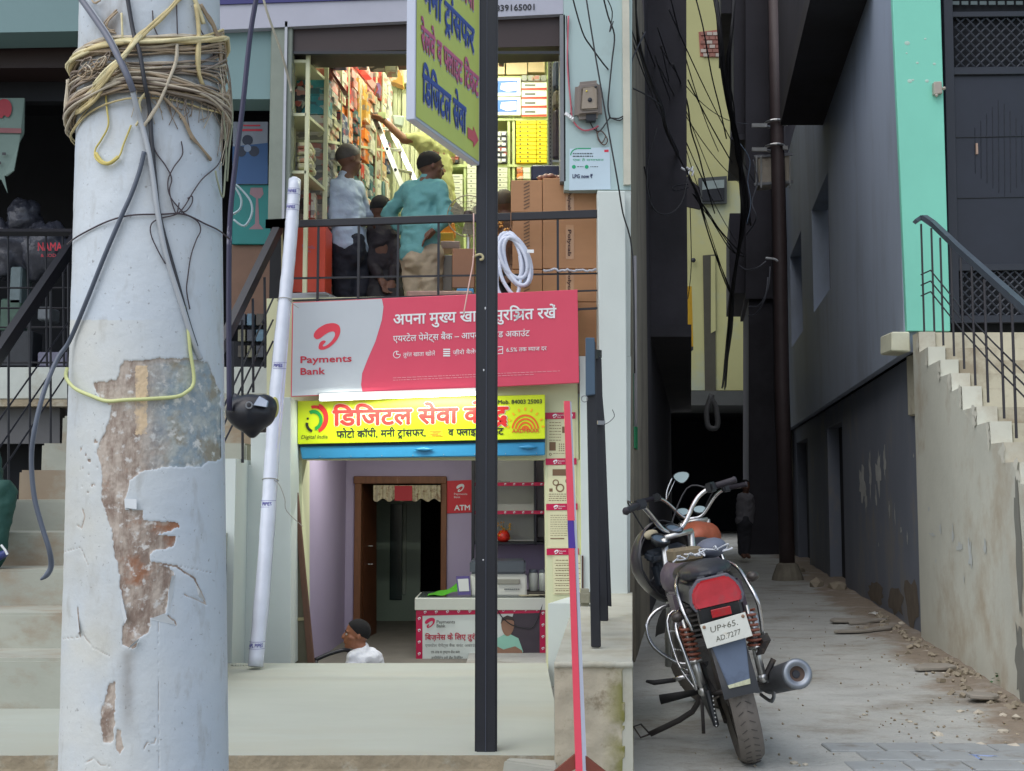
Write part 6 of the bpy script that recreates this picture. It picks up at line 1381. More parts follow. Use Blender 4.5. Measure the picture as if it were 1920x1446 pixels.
t.build('white_connectors', M_wht, label='white tape knots on the wires by the dark wall', cat='connector', kind='stuff')
for k, yy in enumerate((730, 760)):
    pass
wpx('dark_coil', [(1335, 740, 20), (1325, 770, 20), (1328, 800, 20), (1345, 800, 20), (1342, 765, 20), (1332, 745, 20)], .05, mat('grey_coil', srgb((120, 120, 120)), .6), 'grey coil of cable hanging in the dark alley end', 'cable')
M_rub = mat('rubble', srgb((150, 140, 122)), .9, var=.2, bump=.6, bscale=40); M_slab = mat('broken_slab', srgb((146, 140, 130)), .85, var=.12, bump=.4)
def gp_(u, v): return PZ(u, v, 0.0)
rk = random.Random(77)
def stone(u, v, s_, m=M_rub, lab=None, grp='small stones and rubble on the alley floor', flat_=.5):
    p = gp_(u, v); p.z = ground_h(p.x, p.y) + s_ * flat_ * .35
    bm = bmesh.new(); bmesh.ops.create_icosphere(bm, subdivisions=1, radius=1)
    me = bpy.data.meshes.new('stone')
    for vv in bm.verts:
        k = 1 + rk.uniform(-.28, .28); vv.co = Vector((vv.co.x * s_ * k * rk.uniform(.8, 1.2), vv.co.y * s_ * k, vv.co.z * s_ * flat_ * k))
    bm.to_mesh(me); bm.free(); me.materials.append(m)
    o = bpy.data.objects.new('stone', me); col.objects.link(o); o.location = p; o.rotation_euler = (0, 0, rk.uniform(0, 6))
    return tag(o, lab, 'stone', grp)
big = [(1532, 1101, .12, 'pale lump of rubble under the alley wall left of the other lump'), (1572, 1104, .11, 'pale lump of rubble at foot of the alley wall'), (1500, 1075, .1, 'dim stone near the brown pole foot')]
for u, v, s_, lab in big: stone(u, v, s_, M_rub, lab, None, .7)
small = [(1834, 1337, .035), (1760, 1378, .03), (1800, 1333, .02), (1880, 1340, .022), (1905, 1345, .03), (1858, 1302, .02), (1805, 1280, .018), (1735, 1223, .022), (1712, 1218, .015), (1682, 1230, .016), (1880, 1372, .028), (1840, 1400, .03), (1905, 1402, .028), (1690, 1170, .03), (1650, 1160, .03), (1820, 1270, .02), (1770, 1262, .018), (1812, 1265, .015), (1706, 1352, .014), (1620, 1340, .014), (1490, 1434, .02), (1510, 1437, .015)]
for i, (u, v, s_) in enumerate(small): stone(u, v, s_, mat('pebble_pale', srgb((190, 182, 166)), .8, var=.15), 'small pale stone lying on the alley floor', 'small pale stones on the alley floor')
t = MB()
for k in range(520):
    v = 1446 - 330 * rk.random() ** 1.3; u = 1300 + rk.random() * 620
    p = gp_(u, v)
    e_ = rwall(p.y) - p.x
    if e_ < .03 or (e_ > .9 and rk.random() < .75): continue
    s_ = rk.uniform(.002, .007); p.z = ground_h(p.x, p.y) + .004
    t.obox(p, (s_ * 2, s_ * 1.6, s_), (rk.random(), rk.random(), rk.random() * 3))
t.build('gravel', M_rub, kind='stuff', label='scattered gravel and crumbs along the right wall', cat='gravel')
for i, (u, v, w_, d_, rz, lab) in enumerate(((1600, 1187, .45, .1, .5, 'first broken stone slab in the pile by the wall corner'), (1625, 1170, .5, .1, .6, 'second broken slab in the pile by the wall corner'), (1590, 1170, .4, .12, .35, 'third broken slab in the pile by the wall corner'), (1650, 1182, .4, .1, .7, 'fourth broken slab nearest the wall corner'), (1580, 1206, .5, .28, .05, 'wide flat slab set in the ground left of the pile'), (1510, 1208, .6, .3, .02, 'wide flat slab by the muffler'), (1570, 1226, .7, .04, .02, 'long thin slab edge below the pile'), (1755, 1258, .28, .1, .2, 'narrow pale slab near the side wall'), (1846, 1316, .2, .12, .05, 'flat rectangular tile fragment in the dirt'), (1885, 1240 + 60, .0, 0, 0, ''))):
    if not w_ or i in (4, 5, 6): continue
    p = gp_(u, v); nv = 9; mR = Matrix.Translation(p + Vector((0, 0, .004 + .008 * (i % 3)))) @ Euler((rk.uniform(-.06, .06), rk.uniform(-.06, .06), rz)).to_matrix().to_4x4()
    MB().extr([mR @ Vector((w_ / 2 * rk.uniform(.7, 1.1) * math.cos(6.283 * k / nv), (d_ / 2 + .03) * rk.uniform(.6, 1.25) * math.sin(6.283 * k / nv), 0)) for k in range(nv)], (0, 0, .022)).build('stone_slab', M_slab, label=lab, cat='slab', bevel=.005)
t = MB()
for k in range(150):
    p = gp_(1500 + rk.random() * 420, 1150 + rk.random() * 180); p.x = rwall(p.y) - .05 - abs(rk.gauss(0, .12)); s_ = rk.uniform(.006, .022); p.z = ground_h(p.x, p.y) + .012
    t.obox(p, (s_ * 2, s_ * 1.5, s_), (rk.random(), rk.random(), rk.random() * 3))
t.build('edge_rubble', M_rub, kind='stuff', label='crumbled rubble along the base of the right wall', cat='rubble')
wd_ = thing('weed', 'small green weed growing at the base of the side wall', 'plant', gp_(1876, 1290))
M_leaf = mat('weed_leaf', srgb((58, 104, 56)), .6, var=.3, scale=30)
for k in range(26):
    b = gp_(1876, 1288) + Vector((rk.uniform(-.05, .05), rk.uniform(-.05, .05), rk.uniform(.01, .08))); a = rk.uniform(0, 6.28); d = Vector((math.cos(a), math.sin(a), rk.uniform(0, .8))) * .03; n_ = Vector((-math.sin(a), math.cos(a), 0)) * .01
    MB().add([b, b + d * .5 + n_, b + d, b + d * .5 - n_], [(0, 1, 2, 3)]).build('leaf', M_leaf, wd_, fixn=False)
t = MB(); p = gp_(1860, 1425); t.v = [p + Vector((rk.uniform(-.09, .09), rk.uniform(-.04, .04), rk.uniform(.004, .02))) for _ in range(12)]; t.f = [(i, (i + 3) % 12, (i + 7) % 12) for i in range(12)]; t.build('plastic_scrap', flat('scrap_blue', (150, 170, 214), .3), label='pale blue plastic scrap on the ground at lower right', cat='litter', fixn=False)
t = MB(); p = gp_(1637, 1157); t.v = [p + Vector((rk.uniform(-.05, .05), rk.uniform(-.03, .03), rk.uniform(.01, .05))) for _ in range(8)]; t.f = [(i, (i + 2) % 8, (i + 5) % 8) for i in range(8)]; t.build('paper_scrap', flat('scrap_white', (214, 214, 210), .5), label='white paper scrap on the slab pile by the wall corner', cat='litter', fixn=False)
# == left stair and neighbour shop
ls = thing('left_stairs', 'worn pale cement stairs rising behind the big pole on the left', 'stairs', (-2.4, 5.7, TZ))
lst = [(5.7, .12, .345), (6.07, .345, .514), (6.48, .514, .70), (6.85, .70, .88), (7.2, .88, 1.06), (7.6, 1.06, 1.24), (7.95, 1.24, 1.42), (8.3, 1.42, 1.62), (8.62, 1.62, 1.80)]
for i, (y, z0, z1) in enumerate(lst):
    yn = lst[i + 1][0] if i + 1 < len(lst) else 8.95
    x1 = -1.72 if y > 7.1 else -1.66
    t = MB(); n_ = 14; xa = -3.05
    MB().hexa([(xa, y, -.05), (x1, y, -.05), (x1, y + .004, z1), (xa, y + .003, z1), (xa, 9.0, -.05), (x1, 9.0, -.05), (x1, 9.0, z1), (xa, 9.0, z1)]).build('step', M_lstep, ls, bevel=.014, seg=2)
t = MB(); t.obox(P(483, 873, 7.5) + Vector((-.2, 0, .0)), (.05, .06, .03)); 
nb = thing('neighbour_shop', 'dark neighbouring shop with grey teal beam on the left', 'building', (-3, 8.9, 0))
MB().hexa(slab([(-700, 690), (503, 688), (503, 748), (-700, 748)], 8.7, .2)).build('floor_edge', mat('edge_white', srgb((190, 196, 190)), .7, dirt=srgb((150, 146, 130)), dscale=3), nb, bevel=.004)
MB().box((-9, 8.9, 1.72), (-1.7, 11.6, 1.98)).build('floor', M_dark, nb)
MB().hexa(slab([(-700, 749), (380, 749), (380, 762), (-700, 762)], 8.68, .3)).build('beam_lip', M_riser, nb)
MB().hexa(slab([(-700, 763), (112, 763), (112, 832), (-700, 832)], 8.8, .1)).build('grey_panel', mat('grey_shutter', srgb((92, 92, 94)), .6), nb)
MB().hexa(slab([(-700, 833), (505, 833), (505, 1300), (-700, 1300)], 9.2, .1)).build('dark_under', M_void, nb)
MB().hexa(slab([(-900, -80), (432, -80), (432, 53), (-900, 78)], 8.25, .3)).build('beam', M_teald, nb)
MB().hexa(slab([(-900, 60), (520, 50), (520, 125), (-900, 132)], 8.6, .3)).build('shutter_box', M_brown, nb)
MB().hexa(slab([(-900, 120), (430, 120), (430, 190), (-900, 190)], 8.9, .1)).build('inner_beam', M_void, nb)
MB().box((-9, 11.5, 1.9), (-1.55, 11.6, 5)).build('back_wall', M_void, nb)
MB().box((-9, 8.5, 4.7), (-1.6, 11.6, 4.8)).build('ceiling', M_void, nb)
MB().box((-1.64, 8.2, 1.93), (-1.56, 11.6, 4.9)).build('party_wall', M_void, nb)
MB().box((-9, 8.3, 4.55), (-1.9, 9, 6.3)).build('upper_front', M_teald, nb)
lr = thing('left_railing', 'heavy black stair railing with thin rods behind the big pole', 'railing', (-3.05, 7.4, 1))
def barw(pts, r_, m, nm, par, n=4):
    t = MB(); t.tube(pts, r_, n=n, caps=True); return t.build(nm, m, par)
def flatbar(p, q_, w_, h_, m, nm, par):
    u_ = Vector((w_ / 2, 0, 0)); v_ = Vector((0, 0, h_ / 2))
    return MB().hexa([p - u_ - v_, p + u_ - v_, p + u_ + v_, p - u_ + v_, q_ - u_ - v_, q_ + u_ - v_, q_ + u_ + v_, q_ - u_ + v_]).build(nm, m, par)
flatbar(P(-20, 690, 7.15), P(148, 440, 8.5), .05, .11, M_black, 'handrail', lr)
for u, v0, v1 in ((16, 650, 1000), (56, 600, 960), (95, 540, 900), (128, 470, 800)):
    Y = 8.4 - (128 - u) * .0085; barw([P(u, v0, Y), P(u, v1, Y)], .008, M_blackm, 'baluster', lr)
for k in range(3): barw([P(-10, 800 + 52 * k, 7.25), P(128, 605 + 46 * k, 8.4)], .007, M_blackm, 'thin_rod', lr)
nr = thing('shopfront_rail', 'thin black bar rail across the dark neighbouring shop', 'railing', P(60, 690, 8.75))
barw([P(-700, 436, 8.75), P(136, 436, 8.75)], .028, M_blackm, 'top_rail', nr)
for v in (540, 578, 614, 680): barw([P(-700, v, 8.76), P(136, v, 8.76)], .007, M_blackm, 'rod', nr)
for u in (-60, -22, 15, 52, 86, 118): barw([P(u, 440, 8.76), P(u + 2, 690, 8.76)], .008, M_blackm, 'bar', nr)
lr2 = thing('right_side_railing', 'heavy black sloping railing between the big pole and pipe bundle', 'railing', (-1.66, 7.4, 1))
flatbar(P(395, 690, 7.1), P(524, 424, 7.95), .045, .085, M_black, 'handrail', lr2)
flatbar(P(505, 420, 7.9), P(548, 418, 7.9), .05, .06, M_black, 'handrail_end', lr2)
for u, v0, v1, Y in ((454, 600, 868, 7.35), (474, 560, 736, 7.5), (496, 520, 690, 7.65), (436, 640, 760, 7.2)): barw([P(u, v0, Y), P(u + 1, v1, Y)], .008, M_blackm, 'baluster', lr2)
for k in range(3): barw([P(420, 762 + 34 * k, 7.15), P(512, 560 + 40 * k, 7.8)], .007, M_blackm, 'thin_rod', lr2)
def fanbox(q, Y, cs, lab):
    o = thing('fan_box', lab, 'box', P((q[0] + q[2]) / 2, q[3], Y), group='fan cartons stacked in the neighbouring shop')
    t = MB(); pbox(t, *q, Y, .3); t.build('box', cs, o, bevel=.004); return o
fb1 = fanbox((436, 228, 502, 345), 8.95, mat('fanbox_white', srgb((150, 160, 176)), .5, var=.08), 'white and blue box with a dark table fan picture')
f8 = FY(8.95)
poly('blue_print', [[(436, 275), (502, 268), (502, 345), (436, 345)]], 8.95, flat('fanbox_blue', (52, 96, 150), .5), fb1, 1)
poly('red_print', [[(452, 242), (492, 242), (492, 246), (452, 246)], [(456, 234), (488, 234), (488, 237), (456, 237)]], 8.95, M_red, fb1, 2)
t = MB()
for k in range(3):
    a = k * 2.1 + .5; t.add([f8(464 + 14 * math.cos(a) + 10 * math.cos(b), 277 + 14 * math.sin(a) + 10 * math.sin(b), 2 + k * .2) for b in [i * .524 for i in range(12)]], [tuple(range(12))])
t.build('fan_print', flat('fan_print', (44, 56, 78), .5), fb1, fixn=False)
t = MB(); t.add([f8(464 + 7 * math.cos(b), 278 + 7 * math.sin(b), 3.2) for b in [i * .524 for i in range(12)]], [tuple(range(12))]); t.build('fan_hub', flat('hub_print', (140, 160, 190), .5), fb1, fixn=False)
fb2 = fanbox((436, 346, 510, 458), 8.97, mat('fanbox_teal', srgb((24, 130, 128)), .5, var=.08), 'teal green box with a pink pedestal fan picture')
poly('fan_print', [[(470, 352), (492, 352), (494, 364), (488, 372), (484, 372), (486, 420), (494, 430), (466, 430), (478, 420), (480, 372), (468, 364)]], 8.97, flat('fan_pink', (150, 120, 130), .5), fb2, 1)
t = MB(); pbox(t, 430, 459, 520, 600, 9.0, .3); t.build('brown_carton', mat('dim_carton', srgb((124, 96, 80)), .7), label='dim brown carton under the teal fan box', cat='carton', bevel=.004)
rs4 = random.Random(6)
for k in range(9):
    u = 446 + (k % 3) * 17; v = 588 + (k // 3) * 30
    t = MB(); pbox(t, u, v, u + 14, v + 22, 8.9, .1); o = t.build('small_packet', mat('packet%d' % (k % 4), srgb([(62, 66, 76), (90, 120, 140), (70, 66, 60), (120, 118, 96)][k % 4]), .4, var=.3, scale=40), label=f'small packet, {ordn[k % 3]} in the {("top", "middle", "bottom")[k // 3]} row behind the sloping railing', cat='packet', group='small packets on the neighbouring shop counter', bevel=.003)
t = MB(); pbox(t, 434, 640, 500, 688, 8.95, .3); t.build('dark_counter', M_void, label='dark low counter behind the sloping railing', cat='counter')
bn = thing('hanging_flag', 'pale hanging cloth banner with a red emblem at far left', 'banner', P(10, 400, 8.6))
pts = [P(-80, 184, 8.7), P(46, 184, 8.7), P(45, 250, 8.72), P(36, 268, 8.7), P(26, 320, 8.68), P(14, 330, 8.7), P(8, 330, 8.7), P(14, 362, 8.7), P(2, 336, 8.7), P(-20, 345, 8.7), P(-80, 300, 8.7)]
MB().extr(pts, (0, .012, 0)).build('cloth', mat('flag_cloth', srgb((110, 130, 124)), .8, var=.1), bn)
poly('red_emblem', [[(-6, 195), (4, 186), (16, 188), (22, 200), (20, 214), (14, 220), (8, 216), (2, 222), (-8, 212)]], 8.69, flat('emblem_red', (150, 40, 54), .6), bn, 1, smooth=3)
poly('red_stripe', [[(-60, 238), (40, 241), (40, 250), (-60, 248)]], 8.69, flat('stripe_dim', (130, 80, 84), .6), bn, 1)
poly('dots', [[(4, 286), (11, 286), (11, 291), (4, 291)], [(-4, 303), (2, 303), (2, 308), (-4, 308)]], 8.68, M_black, bn, 1)
for k, (u, v, r_, lab) in enumerate(((8, 470, .2, 'leftmost round plastic wrapped bundle hanging in the dark shop'), (84, 470, .19, 'round plastic wrapped bundle printed in red by the pole'), (45, 408, .12, 'upper plastic wrapped bundle hanging in the dark shop'))):
    o = thing('wrapped_bundle', lab, 'bundle', P(u, v + 40, 9.1), group='plastic wrapped bundles in the dark shop')
    t = MB(); t.ball(P(u, v, 9.1), (r_, .12, r_ * 1.1), 40, 26); c_ = P(u, v, 9.1)
    t.v = [c_ + (p - c_) * (1 + .5 * (abs(mnoise.noise((p - c_) * 9 + Vector((k * 3, 0, 0)))) - .2) + .12 * mnoise.noise((p - c_) * 30)) for p in t.v]
    t.build('bundle', mat('grey_wrap', srgb((62, 64, 74)), .3, var=.35, scale=10, bump=.6, bscale=30, dist=.01), o, smooth=True)
    if k == 1: lettering('NAMAY', FY(8.96), 70, 470, 15, flat('dim_red', (200, 50, 70), .5), o, width=56, bold=.02, emh=.69); lettering('& SODARI', FY(8.96), 76, 482, 6, flat('dim_red', (200, 50, 70)), o, width=44, emh=.69)
for k, (a, b, c, d, cc) in enumerate(((18, 500, 40, 570, (104, 120, 124)), (0, 560, 38, 620, (70, 96, 84)), (70, 575, 94, 600, (110, 116, 122)), (70, 660, 125, 688, (120, 120, 140)), (0, 620, 60, 688, (50, 54, 60)))):
    t = MB(); pbox(t, a, b, c, d, 9.0, .2); t.build('dim_packet', mat('dimp%d' % k, srgb(cc), .5, var=.2, scale=20), label=f'{("grey", "dark green", "small pale", "lilac", "black")[k]} packet behind the thin rail in the dark shop', cat='packet', bevel=.01)
t = MB(); t.tube([P(486, -30, 3.4), P(470, 60, 3.4), P(455, 200, 3.4), P(440, 320, 3.4), P(431, 420, 3.4), P(429, 560, 3.4), P(430, 770, 3.4)], .0075, n=8, smooth=5)
t.build('stay_wire', mat('stay_violet', srgb((58, 56, 82)), .4, var=.2, dirt=srgb((220, 222, 232)), dscale=22, dthr=.6, damt=.9, stretch=(1, 1, .4)), smooth=True, label='dark violet stay wire with white flecks right of the big pole', cat='wire')
t = MB(); t.tube([P(488, -30, 7.2), P(500, 20, 7.2), P(528, 100, 7.3), P(544, 160, 7.4), P(546, 172, 7.4)], .008, n=6, smooth=4); t.build('white_strip', mat('dirty_strip', srgb((170, 166, 150)), .6), smooth=True, label='thin pale cable hanging by the upper shop door jamb', cat='cable')
for k, pts in enumerate(([(440, 345, 4), (452, 355, 4), (470, 378, 4), (472, 402, 4), (458, 424, 4), (438, 412, 4)], [(440, 350, 4), (452, 372, 4), (450, 392, 4), (436, 402, 4)])):
    wpx('plastic_band', [(u, v, 3.6) for u, v, y in pts], .0035, mat('band_white', srgb((150, 170, 176)), .4), ('outer' if k == 0 else 'inner') + ' white plastic strap loop beside the big pole', 'strap', group='white strap loops beside the pole')
bag = thing('black_bag', 'black rubber bag with silver tape hanging right of the big pole', 'bag', P(472, 826, 3.5))
fuse('bag_body', [('o', P(470, 775, 3.45), (.066, .05, .055), (0, 0, 0)), ('c', P(452, 772, 3.45), P(472, 812, 3.45), .045, .016), ('c', P(488, 775, 3.45), P(474, 812, 3.45), .045, .016), ('c', P(440, 742, 3.45), P(455, 762, 3.45), .008, .03), ('b', P(495, 764, 3.45), .038)], mat('rubber_bag', srgb((30, 32, 40)), .32, var=.2, bump=.25, bscale=14, dist=.006), bag, voxel=.006, smooth=3)
MB().hexa([P(474, 760, 3.39), P(500, 764, 3.39), P(503, 752, 3.41), P(486, 742, 3.41)] + [p + Vector((0, .015, 0)) for p in [P(474, 760, 3.39), P(500, 764, 3.39), P(503, 752, 3.41), P(486, 742, 3.41)]]).build('silver_tape', mat('silver_tape', srgb((150, 160, 176)), .2, metal=.4), bag, bevel=.002)
MB().torus(P(467, 760, 3.392), (0, 1, 0), .0085, .0022, 16, 6).build('ring', M_steel, bag)
MB().ball(P(515, 764, 3.47), (.012, .02, .03)).build('yellow_edge', mat('dirty_yellow', srgb((196, 190, 110)), .5), bag, smooth=True)
pb = thing('pipe_bundle', 'bundle of white plastic pipes in film leaning on the shop wall', 'pipes', P(478, 1248, 6.95))
M_pvc = mat('pvc_white', srgb((206, 210, 232)), .3, var=.06, scale=20, bump=.15, bscale=30, stretch=(2, 2, .4))
A0, A1 = P(479, 1250, 6.95), P(552, 338, 7.72)
for k in range(7):
    an = k * 1.047; off_ = Vector((math.cos(an), math.sin(an), 0)) * .024 if k < 6 else Vector((0, 0, 0))
    MB().tube([A0 + off_ + Vector((0, 0, .004 * k)), A0.lerp(A1, .5) + off_ + Vector((.006, 0, 0)), A1 + off_ + Vector((0, 0, -.01 * (k % 3)))], .0135, n=12).build('pipe', M_pvc, pb, smooth=True)
M_film = mat('film', srgb((206, 212, 224)), .15, bump=.4, bscale=22, dist=.004, var=.1)
t = MB(); n_ = 60; pts = []; rr5 = random.Random(4); rad = []
for i in range(n_ + 1):
    f_ = i / n_; pts.append(A0.lerp(A1, f_) + Vector((.006 * math.sin(f_ * 9), 0, 0))); rad.append(.0445 - .004 * f_ + rr5.uniform(-.0018, .0018))
t.tube(pts, rad, n=18); t.build('film_wrap', M_film, pb, smooth=True)
t = MB(); t.tube([A1 + Vector((0, 0, -.02)), A1 + Vector((.002, 0, .02))], [.03, .018], n=12); t.build('crumpled_top', M_film, pb, smooth=True)
M_vp = flat('violet_print', (70, 66, 150), .5)
for f_ in (.04, .305, .585, .935, .972):
    c_ = A0.lerp(A1, f_); dirn = (A1 - A0).normalized()
    fr5 = (lambda c_: (lambda u, v, k=1: c_ + Vector((math.sin(u / .043) * .0455, -math.cos(u / .043) * .0455 - .0008, 0)) - dirn * v))(c_)
    t = MB()
    for rr_v in (-.018, .02):
        b = len(t.v)
        for i in range(13): t.v += [fr5(-.06 + .01 * i, rr_v, 1), fr5(-.06 + .01 * i, rr_v + .002, 1)]
        t.f += [(b + 2 * i, b + 2 * i + 1, b + 2 * i + 3, b + 2 * i + 2) for i in range(12)]
    t.build('print_line', M_vp, pb, fixn=False)
    lettering('APL PIPES' if f_ < .1 else 'PIPES', fr5, -.045 if f_ < .1 else -.03, .012, .02, M_vp, pb, width=.085 if f_ < .1 else .055, bold=.03, emh=.69)
for k, (u, v) in enumerate(((541, 588), (496, 930))):
    f_ = (1250 - v) / 912; c_ = A0.lerp(A1, f_); t = MB(); t.torus(c_, A1 - A0, .047, .0022, 24, 6)
    t.tube([c_ + Vector((.03, -.04, 0)), c_ + Vector((.06, -.03, -.03)), c_ + Vector((.09, -.02, -.05 - .06 * k))] + ([c_ + Vector((.1, -.01, -.18)), c_ + Vector((.19, .02, -.27))] if k else []), .0022, n=5, smooth=4)
    t.build('tie_wire', mat('tie_metal', srgb((150, 146, 136)), .5), pb)
t = MB()
for k in range(10): t.ball(P(440 + 5 * k, 1250 - rr5.random() * 4, 7.1), (.02, .03, .008 + .006 * rr5.random()), 8, 5)
t.build('cement_scraps', M_terr, label='line of cement crumbs at the foot of the white wall', cat='rubble', kind='stuff')
# == the big painted pole in front
PYc = 2.62
Pt, Pb = P(283, 0, PYc), P(272, 1446, PYc)
def prad(z): 
    f_ = (z - Pb.z) / (Pt.z - Pb.z); return .1712 + (.1490 - .1712) * f_
def pax(z):
    f_ = (z - Pb.z) / (Pt.z - Pb.z); return Pb.lerp(Pt, f_)
def pole_hit(u, v, off=0.0):
    d = ray(u, v); z = H + d.z * PYc / d.y
    for _ in range(3):
        c = pax(z); r = prad(z) + off
        A_ = d.x * d.x + d.y * d.y; B_ = -2 * (d.x * c.x + d.y * c.y); C_ = c.x ** 2 + c.y ** 2 - r * r
        disc = B_ * B_ - 4 * A_ * C_
        t_ = (-B_ - math.sqrt(disc)) / (2 * A_) if disc > 0 else -B_ / (2 * A_)
        z = H + d.z * t_
    return Vector((d.x * t_, d.y * t_, z))
def to_px(p):
    q = Vector(p) - Vector((0, 0, H)); fwd = q.y * CP + q.z * SP; up = -q.y * SP + q.z * CP
    return 960 + F * q.x / fwd, 723 - F * up / fwd
big_pole = thing('big_pole', 'thick whitewashed pole with peeling paint standing in the foreground', 'pole', Vector((Pb.x, Pb.y, -.05)))
NA, NZ = 420, 900
Z0, Z1 = Pb.z - .06, Pt.z + .08
ang = np.linspace(math.pi * 1.02, math.pi * 1.98, NA)       # camera side, dense
zz = np.linspace(Z0, Z1, NZ)
fz = (zz - Pb.z) / (Pt.z - Pb.z)
cx_ = Pb.x + (Pt.x - Pb.x) * fz; cy_ = Pb.y + (Pt.y - Pb.y) * fz
rz_ = .1712 + (.1490 - .1712) * fz
X = cx_[:, None] + rz_[:, None] * np.cos(ang)[None]; Yv = cy_[:, None] + rz_[:, None] * np.sin(ang)[None]; Zv = np.repeat(zz[:, None], NA, 1)
fwd = Yv * CP + (Zv - H) * SP; upv = -Yv * SP + (Zv - H) * CP
U_ = 960 + F * X / fwd; V_ = 723 - F * upv / fwd
rng = np.random.RandomState(5)
def vnoise(a, b, sc_, seed=0, oct_=4):
    out = np.zeros_like(a); amp = 1; tot = 0
    for o_ in range(oct_):
        r_ = np.random.RandomState(seed * 31 + o_); g_ = r_.rand(256, 256)
        x_ = a * sc_ * 2 ** o_ + 37.1 * o_; y_ = b * sc_ * 2 ** o_ + 11.7 * o_
        xi, yi = np.floor(x_).astype(int), np.floor(y_).astype(int); xf, yf = x_ - xi, y_ - yi
        xf = xf * xf * (3 - 2 * xf); yf = yf * yf * (3 - 2 * yf)
        g00 = g_[xi % 256, yi % 256]; g10 = g_[(xi + 1) % 256, yi % 256]; g01 = g_[xi % 256, (yi + 1) % 256]; g11 = g_[(xi + 1) % 256, (yi + 1) % 256]
        out += amp * ((g00 * (1 - xf) + g10 * xf) * (1 - yf) + (g01 * (1 - xf) + g11 * xf) * yf); tot += amp; amp *= .55
    return out / tot
def inpoly(Ua, Va, poly_):
    ins = np.zeros(Ua.shape, bool); n_ = len(poly_)
    for i in range(n_):
        x0, y0 = poly_[i]; x1, y1 = poly_[(i + 1) % n_]
        c_ = ((y0 > Va) != (y1 > Va)) & (Ua < (x1 - x0) * (Va - y0) / (y1 - y0 + 1e-9) + x0); ins ^= c_
    return ins
j1 = (vnoise(U_, V_, .11, 1) - .5) * 9; j2 = (vnoise(U_, V_, .11, 2) - .5) * 9
Uj, Vj = U_ + j1, V_ + j2
PEEL = [(233, 676), (295, 673), (359, 673), (388, 680), (402, 706), (414, 741), (416, 780), (418, 858), (388, 867), (379, 874), (306, 876), (260, 887), (242, 905), (233, 955), (267, 957), (268, 975), (335, 981), (338, 990), (292, 1001), (330, 1007), (324, 1025), (292, 1030), (280, 1039), (280, 1054), (315, 1065), (327, 1077), (318, 1109), (309, 1156), (281, 1159), (280, 1185), (261, 1197), (251, 1217), (230, 1211), (227, 1185), (238, 1156), (227, 1118), (224, 1077), (214, 1033), (211, 998), (201, 972), (192, 937), (191, 876), (181, 850), (187, 829), (201, 800), (204, 788), (208, 762), (187, 750), (172, 718), (219, 713), (227, 686)]
P2 = [(204, 1282), (214, 1278), (216, 1310), (214, 1354), (210, 1392), (194, 1393), (188, 1362), (191, 1330), (198, 1304)]
P3 = [(218, 1368), (226, 1370), (232, 1403), (226, 1416), (218, 1403)]
P4 = [(205, 20), (222, 8), (240, 60), (246, 76), (200, 74), (195, 50)]
peel = inpoly(Uj, Vj, PEEL) | inpoly(Uj, Vj, P2) | inpoly(Uj, Vj, P3)
small = (vnoise(U_, V_, .09, 3) > .74) & (U_ > 150) & (U_ < 210) & (V_ > 820) & (V_ < 960)
small |= (vnoise(U_, V_, .16, 4) > .84) & (V_ > 250) & (V_ < 660)
crk = np.zeros_like(peel)
def crack(pts, w_=1.1):
    global crk
    for (x0, y0), (x1, y1) in zip(pts, pts[1:]):
        dx, dy = x1 - x0, y1 - y0; t_ = np.clip(((U_ - x0) * dx + (V_ - y0) * dy) / (dx * dx + dy * dy), 0, 1)
        d_ = np.hypot(U_ + j1 * .25 - (x0 + t_ * dx), V_ + j2 * .25 - (y0 + t_ * dy)); crk = crk | (d_ < w_)
crack([(154, 955), (158, 970), (152, 990), (144, 985)]); crack([(120, 1035), (150, 1026), (165, 1060)], .7); crack([(155, 1190), (175, 1215), (205, 1230)], .8); crack([(118, 1198), (150, 1195), (160, 1188)], .7)
crack([(280, 1054), (330, 1062), (365, 1085), (378, 1112), (385, 1130)], 1.8); crack([(345, 1115), (368, 1124), (388, 1134)], 1.2); crack([(315, 1155), (328, 1166), (330, 1172)], 1.5); crack([(330, 1060), (400, 1075)], .6)
crack([(297, 1140), (298, 1446)], .5); crack([(160, 1430), (175, 1422), (188, 1434), (205, 1437)], 1); crack([(270, 1405), (275, 1392), (290, 1394), (293, 1384)], 1.1); crack([(227, 880), (231, 800), (228, 690)], .8)
crack([(145, 1140), (148, 1175), (150, 1195)], 1.2)
expo = (peel | small | (crk & ~peel))
blurred = expo.astype(float)
for _ in range(1):
    blurred = (blurred + np.roll(blurred, 1, 0) + np.roll(blurred, -1, 0) + np.roll(blurred, 1, 1) + np.roll(blurred, -1, 1)) / 5
lump = (vnoise(U_, V_, .012, 8) - .5) * .003 + (vnoise(U_, V_, .05, 9) - .5) * .0007
lift = np.exp(-((V_ - 1195) / 14.) ** 2 - ((U_ - 252) / 14.) ** 2) * .004
dr = -blurred * .002 + lump + lift + expo * (vnoise(U_, V_, .2, 10) - .5) * .0016
X = X + dr * np.cos(ang)[None]; Yv = Yv + dr * np.sin(ang)[None]
blue = np.clip((Uj - 262 - 30 * (vnoise(U_, V_, .03, 14) - .5)) / 60, 0, 1) * np.clip((Vj - 672) / 10, 0, 1) * np.clip((905 - Vj) / 20, 0, 1)
cream = ((Uj > 254) & (Uj < 276) & (Vj > 685) & (Vj < 815)).astype(float)
grime = np.exp(-((U_ - 272 - (V_ - 190) * .16) / 22.) ** 2) * np.clip((V_ - 120) / 50, 0, 1) * np.clip((430 - V_) / 150, 0, 1)
grime = np.maximum(grime, np.exp(-((U_ - 220) / 34.) ** 2) * np.clip((82 - V_) / 20, 0, 1))
